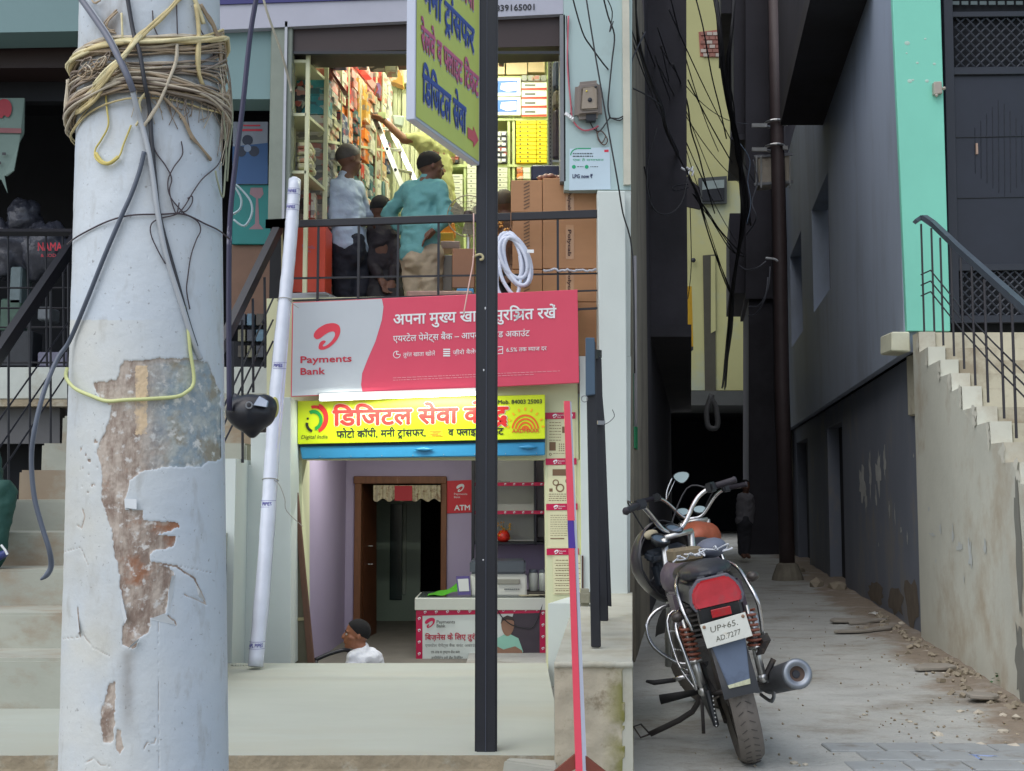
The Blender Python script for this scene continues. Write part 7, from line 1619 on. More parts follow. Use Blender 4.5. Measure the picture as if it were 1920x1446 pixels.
grime = np.maximum(grime, .55 * np.exp(-((V_ - (150 + (U_ - 280) * .2)) / 60.) ** 2))
grime = np.maximum(grime, .35 * np.exp(-((U_ - 180) / 50.) ** 2 - ((V_ - 170) / 60.) ** 2))
warm = np.clip(1.25 - (U_ - 116) / 190, 0, 1) * (V_ > 600) * vnoise(U_, V_, .01, 12)
grime = np.maximum(grime, .5 * np.exp(-((U_ - 240) / 14.) ** 2) * np.clip((V_ - 1210) / 20, 0, 1) * np.clip((1400 - V_) / 80, 0, 1))
tone = blue * .9
vs = np.stack([X, Yv, Zv], -1).reshape(-1, 3)
idx = np.arange(NA * NZ).reshape(NZ, NA)
fa = np.stack([idx[:-1, :-1], idx[:-1, 1:], idx[1:, 1:], idx[1:, :-1]], -1).reshape(-1, 4)
me = bpy.data.meshes.new('shaft')
me.from_pydata(vs.tolist(), [], fa.tolist())
for nm, arr in (('expo', blurred), ('blue', blue), ('cream', cream), ('grime', grime), ('warm', warm)):
    at = me.attributes.new(nm, 'FLOAT', 'POINT'); at.data.foreach_set('value', arr.astype(np.float32).ravel())
me.polygons.foreach_set('use_smooth', [True] * len(me.polygons))
M_pole = bpy.data.materials.new('whitewashed_pole'); M_pole.use_nodes = True
nt = M_pole.node_tree; b_ = nt.nodes['Principled BSDF']; b_.inputs['Roughness'].default_value = .55
def att(nm):
    n_ = nodes_new(nt, 'ShaderNodeAttribute'); n_.attribute_name = nm; return n_.outputs['Fac']
gp = nodes_new(nt, 'ShaderNodeNewGeometry')
def nz(sc_, det=6, stretch=(1, 1, 1), rough=.6):
    m_ = nodes_new(nt, 'ShaderNodeMapping'); m_.inputs['Scale'].default_value = stretch; nt.links.new(gp.outputs['Position'], m_.inputs[0])
    n_ = nodes_new(nt, 'ShaderNodeTexNoise'); n_.inputs['Scale'].default_value = sc_; n_.inputs['Detail'].default_value = det; n_.inputs['Roughness'].default_value = rough; nt.links.new(m_.outputs[0], n_.inputs['Vector']); return n_.outputs[0]
def mr_(src, a, b, c=0, d=1):
    n_ = nodes_new(nt, 'ShaderNodeMapRange'); nt.links.new(src, n_.inputs[0]); n_.inputs[1].default_value = a; n_.inputs[2].default_value = b; n_.inputs[3].default_value = c; n_.inputs[4].default_value = d; return n_.outputs[0]
def mixc(f_, a, b):
    n_ = nodes_new(nt, 'ShaderNodeMix', data_type='RGBA')
    for s_, k in ((f_, 0), (a, 6), (b, 7)):
        if isinstance(s_, tuple): n_.inputs[k].default_value = (*s_, 1)
        elif isinstance(s_, (int, float)): n_.inputs[k].default_value = s_
        else: nt.links.new(s_, n_.inputs[k])
    return n_.outputs[2]
def mul(a, b):
    n_ = nodes_new(nt, 'ShaderNodeMath', operation='MULTIPLY')
    for s_, k in ((a, 0), (b, 1)):
        if isinstance(s_, (int, float)): n_.inputs[k].default_value = s_
        else: nt.links.new(s_, n_.inputs[k])
    return n_.outputs[0]
paint = mixc(mr_(nz(3.0), .35, .7), srgb((204, 212, 218)), srgb((190, 202, 214)))
paint = mixc(mul(att('warm'), .9), paint, srgb((206, 204, 190)))
paint = mixc(mul(mr_(nz(26, 8, (1, 1, .35)), .57, .72), .35), paint, srgb((140, 134, 120)))
paint = mixc(mr_(nz(90, 3), .66, .73, 0, .6), paint, srgb((112, 110, 108)))
paint = mixc(mr_(nz(1.7, 8, (1, 1, .5), .75), .5, .66, 0, .45), paint, srgb((176, 172, 158)))
paint = mixc(mul(att('grime'), mr_(nz(14, 8, (1, 1, .4)), .38, .62, .15, .95)), paint, srgb((112, 100, 86)))
rustc = mixc(mr_(nz(34, 8, (1.2, 1.2, .45), .7), .4, .6), srgb((134, 116, 104)), srgb((184, 172, 160)))
rustc = mixc(mr_(nz(9, 6), .6, .7), rustc, srgb((150, 104, 76)))
rustc = mixc(mr_(nz(60, 6), .56, .66), rustc, srgb((206, 204, 200)))
bluec = mixc(mr_(nz(30, 8), .42, .6), srgb((142, 158, 168)), srgb((176, 182, 178)))
bluec = mixc(mr_(nz(12, 6), .5, .6), bluec, srgb((150, 144, 128)))
bluec = mixc(mr_(nz(50, 8), .55, .66), bluec, srgb((212, 214, 210)))
rustc = mixc(att('blue'), rustc, bluec)
rustc = mixc(mul(att('cream'), mr_(nz(30), .35, .5)), rustc, srgb((214, 190, 156)))
colr = mixc(mr_(att('expo'), .35, .65), paint, rustc)
nt.links.new(colr, b_.inputs['Base Color'])
bp_ = nodes_new(nt, 'ShaderNodeBump'); bp_.inputs['Strength'].default_value = .35; bp_.inputs['Distance'].default_value = .002; nt.links.new(nz(120, 6), bp_.inputs['Height']); nt.links.new(bp_.outputs[0], b_.inputs['Normal'])
me.materials.append(M_pole)
sh_ = bpy.data.objects.new('shaft', me); col.objects.link(sh_); child(sh_, big_pole)
t = MB(); t.tube([Vector((pax(-.05).x, pax(-.05).y, -.05)), pax(Z0 + .002)], [prad(-.05), prad(Z0) - .001], n=48)
t.tube([pax(Z1 - .002), pax(4.2)], [prad(Z1) - .001, prad(4.2)], n=48)
na_ = 40
for zq in (Z0, Z1):
    for i in range(na_ + 1):
        a = math.pi * -.03 + math.pi * 1.06 * i / na_; c_ = pax(zq); t.v.append(c_ + Vector((math.cos(a), math.sin(a), 0)) * (prad(zq) - .001))
b0_ = len(t.v) - 2 * (na_ + 1)
t.f += [(b0_ + i, b0_ + i + 1, b0_ + i + na_ + 2, b0_ + i + na_ + 1) for i in range(na_)]
t.build('shaft_back', M_pole, big_pole, smooth=True, fixn=False)
M_flake = mat('paint_flake', srgb((204, 210, 214)), .6, var=.05)
for q in ([(283, 1160, .002), (309, 1150, .006), (330, 1172, .004), (283, 1162, .002)], [(316, 1110, .008), (322, 1080, .012), (330, 1078, .004), (318, 1150, .004)], [(262, 1196, .012), (245, 1210, .016), (240, 1218, .004), (258, 1204, .003)], [(233, 935, .002), (256, 936, .008), (256, 955, .01), (234, 952, .003)], [(145, 1150, .003), (149, 1185, .01), (144, 1188, .003)], [(228, 1120, .004), (238, 1160, .01), (234, 1170, .002), (226, 1140, .002)], [(365, 1090, .006), (375, 1108, .012), (385, 1128, .004), (372, 1118, .002)]):
    MB().add([pole_hit(u, v, o_) for u, v, o_ in q], [tuple(range(len(q)))]).build('paint_flake', M_flake, big_pole, fixn=False)
def pw(name, pts, r, m, label, cat, group=None, n=8, sm=6, off=.006, parent=None, Y=None):
    q_ = []
    for p in pts:
        o_ = p[2] if len(p) > 2 else off
        q_.append(pole_hit(p[0], p[1], o_) if o_ < 5 else P(p[0], p[1], o_ - 10))
    t = MB(); t.tube(q_, r, n=n, smooth=sm)
    return t.build(name, m, parent, smooth=True, label=label, cat=cat if label else None, group=group)
M_cg = mat('cable_grey', srgb((104, 108, 122)), .4, var=.1, bump=.05); M_cs = mat('cable_silver', srgb((176, 182, 188)), .3, var=.1, bump=.05); M_cb = mat('cable_black', srgb((54, 56, 62)), .5, var=.1, bump=.05)
G1 = 'cables tied to the big pole'
pw('cable', [(150, -10, .02), (200, 62, .018), (225, 110, .03), (243, 150, .034), (256, 200, .02), (265, 230, .01), (278, 280, .008), (288, 340, .007), (296, 400, .007), (312, 480, .006), (340, 570, .006), (362, 640, .006), (376, 674, .004)], .0058, M_cs, 'thick silver grey cable running down the front of the big pole', 'cable', G1)
pw('cable', [(146, -10, .024), (198, 64, .022), (222, 108, .036), (240, 146, .04), (250, 172, .03)], .0068, M_cg, 'thick slate grey cable entering the rope windings from upper left', 'cable', G1)
pw('cable', [(238, -10, .012), (250, 60, .014), (262, 100, .03), (272, 160, .03), (280, 200, .01), (284, 260, .008), (292, 350, .006), (300, 410, .006), (330, 520, .006), (352, 600, .005), (368, 650, .005)], .0045, M_cb, 'darker cable running beside the silver cable', 'cable', G1)
pw('cable', [(270, 285, .01), (262, 320, .01), (246, 365, .01), (228, 405, .01), (196, 480, .01), (160, 570, .01), (130, 640, .012), (108, 672, 12.5), (84, 730, 12.46), (66, 800, 12.44), (59, 860, 12.44), (64, 930, 12.44), (78, 985, 12.44), (92, 1030, 12.44), (96, 1060, 12.45), (88, 1078, 12.45), (76, 1087, 12.45)], [.0048] * 10 + [.0048, .005, .005, .005, .0056, .0056, .002], mat('cable_slate', srgb((84, 92, 106)), .35, var=.1, bump=.05), 'long slate cable hanging free to the left of the big pole', 'cable', G1)
pw('string', [(345, 575), (352, 610), (357, 660), (363, 700), (362, 722), (350, 735), (330, 744), (280, 748), (235, 750), (200, 752), (170, 742), (140, 728, .012), (124, 708, .016), (126, 690, .012)], .0038, mat('lime_string', srgb((206, 212, 150)), .6, var=.1), 'pale lime plastic string looped around the lower pole', 'string')
pw('string', [(197, 160), (200, 200), (203, 235), (190, 262), (179, 280), (180, 298, .01), (198, 308, .012), (222, 295, .01), (232, 270), (246, 235)], .002, mat('yellow_twine', srgb((206, 190, 110)), .7), 'thin yellow string loop below the windings at left', 'string')
pw('string', [(180, 288, .008), (192, 304, .01), (206, 306, .01), (222, 294, .008)], .004, mat('yellow_twine', (.6, .5, .2)), 'frayed thick end of the yellow string loop', 'string')
M_dw = mat('dark_thin_wire', srgb((70, 60, 66)), .6)
G2 = 'thin wires on the big pole'
for k, (pts, lab) in enumerate((([(126, 458, .003), (148, 442), (200, 416), (245, 404), (300, 402), (345, 402), (385, 420), (410, 432), (430, 448, .004)], 'thin dark wire circling the pole at mid height'),
    ([(418, 285, .01), (408, 310, .008), (380, 335), (362, 360), (345, 388), (330, 402), (300, 410), (284, 420), (283, 440), (296, 470), (310, 495)], 'thin dark wire looping down from the right side'),
    ([(352, 372), (360, 368), (360, 380), (350, 395), (340, 398)], 'tiny knot loop of dark wire'),
    ([(345, 400), (370, 415), (376, 432), (368, 450), (358, 480), (352, 520), (350, 545), (356, 580)], 'faint thread trailing down the right of the silver cable'),
    ([(280, 230), (290, 280), (310, 310), (322, 335), (318, 360), (330, 400), (336, 380)], 'brown fibre curl under the windings'),
    ([(340, 265), (342, 290), (325, 315), (315, 340), (320, 370), (345, 400)], 'brown looping fibre right of the cables'),
    ([(366, 30), (378, 60), (395, 85), (402, 110)], 'rust wire beside the upper straw'),
    ([(286, 20), (289, 50), (300, 75)], 'short thin wire above the windings'),
    ([(331, 5), (333, 70)], 'straight thin wire above the windings'))):
    pw('thin_wire', pts, .0014 if k != 0 else .0018, M_dw, lab, 'wire', G2, n=5)
for k, (pts, lab) in enumerate((([(425, 130, .01), (414, 180, .015), (420, 230, .018), (424, 280, .015), (422, 330, .012), (418, 370, .01), (408, 340, .01), (404, 320, .01)], 'pale green loop'), ([(432, 160, .014), (436, 220, .02), (430, 280, .018), (426, 340, .012)], 'pale twine loop'))):
    pw('loose_strand', pts, .0022, mat('pale_strand', srgb((160, 166, 140)), .6), lab + ' of loose strand on the right edge of the big pole', 'string', n=5)
wn_ = thing('rope_windings', 'tangled tan rope and straw twine wound round the big pole', 'rope', pole_hit(280, 200, 0) )
cols = [mat('twine_%d' % i, srgb(c), .8, var=.25, scale=40) for i, c in enumerate(((208, 192, 144), (172, 154, 130), (150, 138, 126), (196, 186, 166), (124, 110, 98), (218, 208, 166)))]
rw2 = random.Random(9)
def wind(v_l, v_m, v_r, jit, off0, off1, r0, r1, ci, nm='strand', back=True, thick=True):
    """one strand crossing the face of the pole from left edge to right edge and going round the back"""
    pts = []; vl, vm, vr = (v_l + rw2.gauss(0, jit), v_m + rw2.gauss(0, jit), v_r + rw2.gauss(0, jit)); o_ = rw2.uniform(off0, off1)
    zl, zm, zr = [pole_hit(x_, v_, 0).z for x_, v_ in ((150, vl), (284, vm), (415, vr))]
    ph = rw2.uniform(0, 6)
    for i in range(23):
        f_ = i / 22; a = math.pi * (1.0 + f_)     # left edge -> front -> right edge
        if f_ < .5: z = zl + (zm - zl) * (1 - math.cos(f_ * 2 * math.pi / 2)) ; 
        else: z = zm + (zr - zm) * (1 - math.cos((f_ - .5) * 2 * math.pi / 2))
        z += .0035 * math.sin(f_ * 19 + ph) * rw2.uniform(.6, 1); c_ = pax(z); rr_ = prad(z) + o_ + .003 * math.sin(f_ * 13 + ph)
        pts.append(c_ + Vector((math.cos(a) * rr_, math.sin(a) * rr_, z - c_.z)))
    if back:
        for i in range(1, 10):
            f_ = i / 10; a = math.pi * 2 + math.pi * f_; z = zr + (zl - zr) * f_; c_ = pax(z); rr_ = prad(z) + o_; pts.append(c_ + Vector((math.cos(a) * rr_, math.sin(a) * rr_, z - c_.z)))
    t = MB(); t.tube(pts, rw2.uniform(r0, r1), n=5)
    return t.build(nm, cols[ci], wn_, smooth=True)
for k in range(16): wind(104, 80, 78, 5, .003, .012, .0016, .0036, rw2.choice((0, 0, 3, 1, 5)))
for k in range(16): wind(112, 98, 105, 6, .003, .014, .0014, .003, rw2.choice((1, 1, 2, 3, 4)))
for k in range(7): wind(134, 128, 128, 9, .004, .014, .0014, .003, rw2.choice((1, 2, 4, 3)))
for k in range(5): wind(168, 145, 158, 9, .004, .016, .0012, .003, rw2.choice((1, 2, 4, 3)))
for k in range(26): wind(204, 160, 205, 9, .004, .024, .0014, .0034, rw2.choice((1, 2, 4, 3, 4)))
for k in range(12): wind(214, 155, 224, 12, .006, .024, .0014, .0034, rw2.choice((0, 1, 2, 3)))
for k in range(5): wind(118, 84, 84, 3, .012, .018, .003, .0045, rw2.choice((0, 5)))
def pstrand(pts, r, ci, n_=1, sp=2):
    for k in range(n_):
        q_ = [pole_hit(u + rw2.uniform(-sp, sp), v + rw2.uniform(-sp, sp), o_) for u, v, o_ in pts]
        t = MB(); t.tube(q_, r * rw2.uniform(.7, 1.2), n=5, smooth=4); t.build('strand', cols[ci], wn_, smooth=True)
pstrand([(342, -8, .006), (300, 35, .01), (262, 68, .02), (240, 95, .03), (215, 125, .036), (190, 155, .03), (165, 180, .02), (140, 205, .012), (125, 208, .012)], .0026, 0, 9, 4)
pstrand([(262, 68, .02), (236, 100, .035), (205, 132, .034), (178, 158, .028)], .0034, 5, 6, 4)
pstrand([(128, 150, .004), (124, 185, .012), (124, 210, .014), (131, 228, .008)], .0024, 3, 7, 3)
pstrand([(131, 188, .014), (150, 190, .02), (190, 165, .026), (230, 150, .02)], .0028, 3, 4, 3)
pstrand([(128, 210, .014), (150, 208, .016), (180, 180, .02), (205, 140, .028)], .0032, 0, 4, 3)
pstrand([(362, -8, .008), (372, 20, .012), (380, 46, .012)], .006, 5, 1); pstrand([(368, 10, .01), (374, 60, .012), (372, 100, .018), (374, 135, .014), (380, 158, .008)], .0042, 0, 2, 2)
pstrand([(376, 10, .008), (392, 35, .01), (404, 60, .012), (412, 90, .012), (416, 120, .012)], .003, 1, 4, 3)
pstrand([(333, 85, .016), (330, 115, .02), (318, 150, .024), (300, 190, .02), (285, 215, .014), (268, 240, .01)], .003, 3, 2, 1.5)
pstrand([(228, 25, .008), (230, 72, .014)], .003, 5, 1); pstrand([(280, 175, .02), (300, 178, .016), (320, 195, .01), (342, 222, .008), (358, 255, .006), (378, 278, .006), (396, 300, .004)], .0026, 1, 3, 2)
pstrand([(278, 170, .02), (262, 190, .02), (262, 215, .012), (256, 236, .006)], .0022, 5, 2, 2)
pstrand([(220, 20, .008), (202, 38, .012), (198, 55, .01), (215, 60, .01)], .002, 1, 4, 4); pstrand([(170, -4, .006), (178, 6, .01), (188, 2, .008)], .002, 1, 2, 2)
for k in range(16):
    u = rw2.uniform(150, 230); v = rw2.uniform(95, 150); pstrand([(u, v, .014), (u + rw2.uniform(6, 16), v + rw2.uniform(-10, 10), .024), (u + rw2.uniform(0, 12), v + rw2.uniform(6, 16), .02), (u - 5, v + 8, .016), (u + 3, v - 3, .02)], .0014, rw2.choice((1, 2, 3)), 1, 0)
for k in range(30):
    u = rw2.uniform(255, 430); v = 150 + (u - 280) * .28 + rw2.uniform(-10, 30); pstrand([(u, v, .012), (u + rw2.uniform(-14, 10), v + rw2.uniform(10, 30), .01), (u + rw2.uniform(-16, 16), v + rw2.uniform(25, 70), .004)], .001, rw2.choice((1, 2, 3, 4)), 1, 0)
for k in range(20):
    u = rw2.uniform(408, 426); pstrand([(u, rw2.uniform(90, 200), .012), (u + rw2.uniform(4, 14), rw2.uniform(150, 240), .02), (u + rw2.uniform(-6, 10), rw2.uniform(220, 320), .008)], .0012, rw2.choice((1, 2, 3)), 1, 0)
# == people
M_skin = mat('skin_brown', srgb((122, 82, 62)), .55, var=.08, bump=.05); M_skin2 = mat('skin_dark', srgb((104, 72, 58)), .65, var=.08, bump=.05); M_hair = mat('hair_black', srgb((22, 19, 19)), .9, var=.2, bump=.4, bscale=120)
def headcaps(c, s, yaw, pitch=0.0, roll=0.0):
    """head as capsules; c centre, s = head height, yaw 0 faces the camera (-y), + turns to +x"""
    M = Matrix.Translation(c) @ Matrix.Rotation(yaw, 4, 'Z') @ Matrix.Rotation(pitch, 4, 'X')
    g_ = lambda x, y, z: M @ Vector((x * s, y * s, z * s))
    e = M.to_euler()
    k = []
    k.append(('o', g_(0, .05, .1), (.325 * s, .39 * s, .375 * s), tuple(e)))
    k.append(('o', g_(0, -.08, -.12), (.25 * s, .28 * s, .33 * s), tuple(e)))
    k.append(('c', g_(0, -.27, -.37), g_(0, -.2, -.33), .075 * s, .12 * s))       # chin
    k.append(('c', g_(0, -.345, .03), g_(0, -.405, -.1), .036 * s, .06 * s))     # nose
    k.append(('c', g_(-.05, -.345, -.21), g_(.05, -.345, -.21), .038 * s, .038 * s)); k.append(('c', g_(-.04, -.335, -.262), g_(.04, -.335, -.262), .036 * s, .036 * s))
    k.append(('c', g_(-.15, -.30, .085), g_(.15, -.30, .085), .045 * s, .045 * s))  # brow
    for sg in (-1, 1):
        k.append(('c', g_(sg * .19, -.2, -.07), g_(sg * .2, -.1, -.1), .08 * s, .09 * s))
        k.append(('o', g_(sg * .325, .06, -.03), (.03 * s, .07 * s, .105 * s), tuple(e)))
    return k, g_, e
def face_parts(root, g_, s, e):
    for sg in (-1, 1):
        MB().ball(g_(sg * .12, -.315, .01), (.036 * s,) * 3, 10, 8).build('eye', flat('eye_white', (200, 196, 188), .3), root, smooth=True)
        MB().ball(g_(sg * .12, -.338, .01), (.02 * s,) * 3, 8, 6).build('iris', flat('iris', (20, 14, 12), .2), root)
        MB().tube([g_(sg * .06, -.35, .085), g_(sg * .13, -.352, .105), g_(sg * .2, -.3, .08)], .013 * s, n=6).build('eyebrow', M_hair, root)
def hair(root, g_, s, e, m, low=-.1, grey=False):
    mb = MB(); nu, nv = 26, 14
    for j in range(nv + 1):
        th = math.pi * .66 * j / nv
        for i in range(nu):
            ph = 2 * math.pi * i / nu
            sn = math.sin(ph); tt = math.pi * j / nv * ((.56 + .14 * sn) if sn > 0 else (.56 + .27 * sn))
            n_ = 1 + .03 * mnoise.noise(Vector((ph * 3, j * .8, s * 9)))
            mb.v.append(g_(.342 * n_ * math.sin(tt) * math.cos(ph), .05 + .41 * n_ * math.sin(tt) * math.sin(ph), .1 + .394 * n_ * math.cos(tt)))
    for j in range(nv):
        for i in range(nu): mb.f.append((j * nu + i, j * nu + (i + 1) % nu, (j + 1) * nu + (i + 1) % nu, (j + 1) * nu + i))
    return mb.build('hair', m, root, smooth=True)
def hand(wr, fdir, palm_n, s):
    """palm, four unequal bent fingers and a thumb from the side"""
    f_ = Vector(fdir).normalized(); n_ = Vector(palm_n).normalized(); sd_ = f_.cross(n_).normalized(); wr = Vector(wr); k = []
    k.append(('c', wr, wr + f_ * .07 * s, .024 * s, .028 * s)); k.append(('c', wr + f_ * .05 * s - sd_ * .02 * s, wr + f_ * .05 * s + sd_ * .02 * s, .02 * s, .02 * s))
    for i, L_f in enumerate((.07, .08, .075, .058)):
        b = wr + f_ * .085 * s + sd_ * (.03 - .02 * i) * s; m_ = b + (f_ * .8 + n_ * .3) * L_f * .5 * s; t_ = m_ + (f_ * .3 + n_ * .8) * L_f * .5 * s
        k.append(('c', b - f_ * .02 * s, m_, .0095 * s, .0085 * s)); k.append(('c', m_, t_, .0085 * s, .007 * s))
    b = wr + f_ * .03 * s + sd_ * .03 * s; m_ = b + (sd_ * .7 + f_ * .6) * .035 * s; k.append(('c', b, m_, .012 * s, .01 * s)); k.append(('c', m_, m_ + (f_ * .8 + n_ * .4) * .03 * s, .01 * s, .008 * s))
    return k
def wrinkle(o, amp=.0085):
    me = o.data; ns = [v.normal.copy() for v in me.vertices]
    for v, n_ in zip(me.vertices, ns):
        q = v.co; w_ = mnoise.noise(Vector((q.x * 9 + q.z * 7, q.y * 9, q.z * 13 - q.x * 6))); w2 = mnoise.noise(Vector((q.x * 26, q.y * 26 + 5, q.z * 20)))
        v.co = q + n_ * (amp * (1 - 2.2 * abs(w_)) - amp * .6 + amp * .5 * w2)
    return o
def person(label, J, hs, yaw, pitch, skin, shirt, pants, hairm, sleeve='long', vox=.011, loose=1.0, hands=True, faces=True, group=None, bald=False):
    """J: world joints - head, neck, chest, pelvis, (sl,el,wl)/(sr,er,wr) arms, (hl,kl,al)/(hr,kr,ar) legs"""
    g = lambda k: Vector(J[k])
    root = thing('person', label, 'person', Vector((g('pelvis').x, g('pelvis').y, min(g(k).z for k in J))), group)
    caps, hg, he = headcaps(g('head'), hs, yaw, pitch); ncap = len(caps) + 1
    caps += [('c', g('neck'), g('head') + Vector((0, 0, -.05)), .225 * hs, .215 * hs), ('c', g('chest'), g('pelvis'), .10, .10), ('c', g('neck'), g('chest'), .06, .09)]
    for sd_ in 'lr':
        caps += [('c', g('s' + sd_), g('e' + sd_), .043, .035), ('c', g('e' + sd_), g('w' + sd_), .035, .024)]
        if hands:
            fd = g('w' + sd_) - g('e' + sd_); fd.normalize()
            if ('f' + sd_) in J: fd = Vector(J['f' + sd_])
            caps += hand(g('w' + sd_), fd, (0, 0, -1) if abs(fd.z) < .8 else (0, -1, 0), .95)
        if ('h' + sd_) in J: caps += [('c', g('h' + sd_), g('k' + sd_), .07, .05), ('c', g('k' + sd_), g('a' + sd_), .048, .034), ('c', g('a' + sd_), g('a' + sd_) + Vector((0, -.12 if abs(yaw) < 1 else 0, -.03)) + Vector((.1 * math.sin(yaw), 0, 0)), .036, .03)]
    if vox < .01: caps = [c_ if i_ < ncap else ((c_[0], c_[1], c_[2], c_[3] * .7, c_[4] * .7) if c_[0] == 'c' else c_) for i_, c_ in enumerate(caps)]
    fuse('body', caps, skin, root, voxel=vox * .75, smooth=2)
    if faces: face_parts(root, hg, hs, he)
    if hairm is not None: hair(root, hg, hs, he, hairm)
    L_ = loose
    ch, pe = g('chest'), g('pelvis'); sw = (g('sr') - g('sl')); sw.z = 0; sdv = sw.normalized() if sw.length > .05 else Vector((1, 0, 0))
    sc_ = [('c', g('neck') + Vector((0, 0, -.045)), ch, .066, .115 * L_), ('c', g('neck') + Vector((0, 0, -.05)), g('neck') + Vector((0, 0, .0)), .08 * hs / .23, .062 * hs / .23), ('c', g('sl'), g('sr'), .058, .058), ('c', g('sl') + (ch - g('sl')) * .4, g('sr') + (ch - g('sr')) * .4, .095, .095),
           ('o', ch + (pe - ch) * .35, (.15 * L_, .108 * L_, .2), (0, 0, math.atan2(sdv.y, sdv.x))), ('o', ch + (pe - ch) * .8, (.148 * L_, .112 * L_, .17), (0, 0, math.atan2(sdv.y, sdv.x))), ('o', pe + Vector((0, 0, -.03)), (.155 * L_, .12 * L_, .12), (0, 0, math.atan2(sdv.y, sdv.x)))]
    for sd_ in 'lr':
        e_, w_ = g('e' + sd_), g('w' + sd_)
        sc_ += [('c', g('s' + sd_), e_ if sleeve == 'long' else g('s' + sd_).lerp(e_, .72), .06, .052 * L_)]
        if sleeve == 'long': sc_ += [('c', e_, e_.lerp(w_, .92), .051, .038)]
    if vox < .01: sc_ = [(c_[0], c_[1], c_[2], c_[3] * .86, c_[4] * .86) if c_[0] == 'c' else (c_[0], c_[1], tuple(q * .95 for q in c_[2]), c_[3]) for c_ in sc_]
    if shirt is not None: wrinkle(fuse('shirt', sc_, shirt, root, voxel=vox, smooth=3))
    if pants is not None and 'hl' in J:
        pc = [('c', g('hl'), g('hr'), .105, .105), ('c', pe, pe + Vector((0, 0, -.08)), .12, .13)]
        for sd_ in 'lr': pc += [('c', g('h' + sd_), g('k' + sd_), .095, .075), ('c', g('k' + sd_), g('a' + sd_) + Vector((0, 0, .03)), .072, .062)]
        wrinkle(fuse('trousers', pc, pants, root, voxel=vox, smooth=3))
    return root
def cloth(nm, c, **kw): return mat(nm, srgb(c), .8, var=.08, scale=5, bump=.7, bscale=11, dist=.02, **kw)
Ya = 8.62
person('balding man in pale blue shirt and dark trousers seen from behind behind the rail', dict(head=P(655, 300, Ya), neck=P(648, 334, Ya), chest=P(650, 375, Ya), pelvis=P(655, 455, Ya), sl=P(627, 350, Ya - .05), el=P(626, 410, Ya - .1), wl=P(672, 418, Ya - .05), sr=P(668, 352, Ya + .1), er=P(684, 405, Ya + .16), wr=P(712, 398, Ya + .12), fr=(1, .2, .2), fl=(1, .3, .1), hl=P(640, 470, Ya - .03), kl=P(645, 560, Ya), al=P(645, 668, Ya), hr=P(668, 470, Ya + .08), kr=P(674, 560, Ya + .06), ar=P(676, 668, Ya + .06)), .235, R(128), R(8), M_skin2, cloth('shirt_blue', (168, 182, 202)), cloth('trousers_navy', (30, 32, 44)), mat('hair_grey', srgb((66, 60, 58)), .6, var=.3, scale=30, bump=.3), loose=.98)
Yb = 8.5
person('man in teal shirt and khaki trousers with hands on hips behind the rail', dict(head=P(808, 314, Yb), neck=P(800, 340, Yb), chest=P(790, 385, Yb), pelvis=P(788, 468, Yb + .02), sl=P(768, 352, Yb + .04), el=P(728, 402, Yb + .12), wl=P(762, 440, Yb + .14), fl=(.6, .1, -.8), sr=P(824, 352, Yb - .06), er=P(838, 408, Yb - .1), wr=P(815, 430, Yb - .12), fr=(-.6, -.1, -.6), hl=P(775, 480, Yb + .06), kl=P(778, 560, Yb + .05), al=P(778, 668, Yb + .05), hr=P(806, 480, Yb - .02), kr=P(810, 560, Yb), ar=P(812, 668, Yb)), .235, R(118), R(6), M_skin2, cloth('shirt_teal', (98, 154, 156)), cloth('trousers_khaki', (164, 150, 128)), M_hair, loose=1.04)
Yc_ = 9.25
person('man in pale yellow shirt reaching left from the ladder behind the hanging sign', dict(head=P(806, 218, Yc_), neck=P(812, 246, Yc_), chest=P(814, 285, Yc_), pelvis=P(822, 365, Yc_), sl=P(790, 262, Yc_ - .05), el=P(758, 262, Yc_ - .1), wl=P(722, 228, Yc_ - .12), fl=(-.8, 0, .5), sr=P(832, 266, Yc_ + .05), er=P(846, 300, Yc_ + .1), wr=P(820, 320, Yc_ - .1), hl=P(812, 375, Yc_), kl=P(815, 450, Yc_), al=P(820, 540, Yc_), hr=P(830, 375, Yc_ + .05), kr=P(832, 450, Yc_ + .05), ar=P(836, 540, Yc_ + .05)), .225, R(-95), R(-8), mat('skin_mid', srgb((150, 106, 78)), .55, var=.08, bump=.05), cloth('shirt_yellow', (198, 198, 130)), cloth('trousers_olive', (170, 166, 116)), M_hair, sleeve='short', loose=.95)
t = MB(); t.box(tuple(P(708, 222, 9.1)), tuple(P(724, 213, 9.14))); t.build('small_carton', mat('lime_white', srgb((206, 220, 160)), .4), label='small white and green packet in the raised hand on the ladder', cat='packet', bevel=.003)
MB().hexa(slab([(735, 215), (758, 217), (754, 238), (738, 234)], 9.35, .05)).build('white_bag', mat('bag_white', srgb((200, 214, 200)), .4), label='white bag with green edge hanging beyond the reaching arm', cat='bag', bevel=.01)
Yd = 8.75
person('dark clothed person bending between the two standing men', dict(head=P(714, 396, Yd), neck=P(716, 420, Yd), chest=P(714, 455, Yd), pelvis=P(722, 520, Yd + .05), sl=P(698, 436, Yd), el=P(694, 490, Yd - .05), wl=P(712, 520, Yd - .12), sr=P(734, 436, Yd), er=P(744, 490, Yd - .05), wr=P(736, 525, Yd - .12), hl=P(712, 530, Yd), kl=P(705, 580, Yd - .2), al=P(712, 655, Yd), hr=P(732, 530, Yd), kr=P(740, 580, Yd - .2), ar=P(735, 655, Yd)), .23, R(170), R(20), M_skin2, cloth('kurta_dark', (40, 34, 40)), cloth('trousers_dark', (30, 28, 34)), M_hair, loose=.95, faces=False)
Ye = 8.7
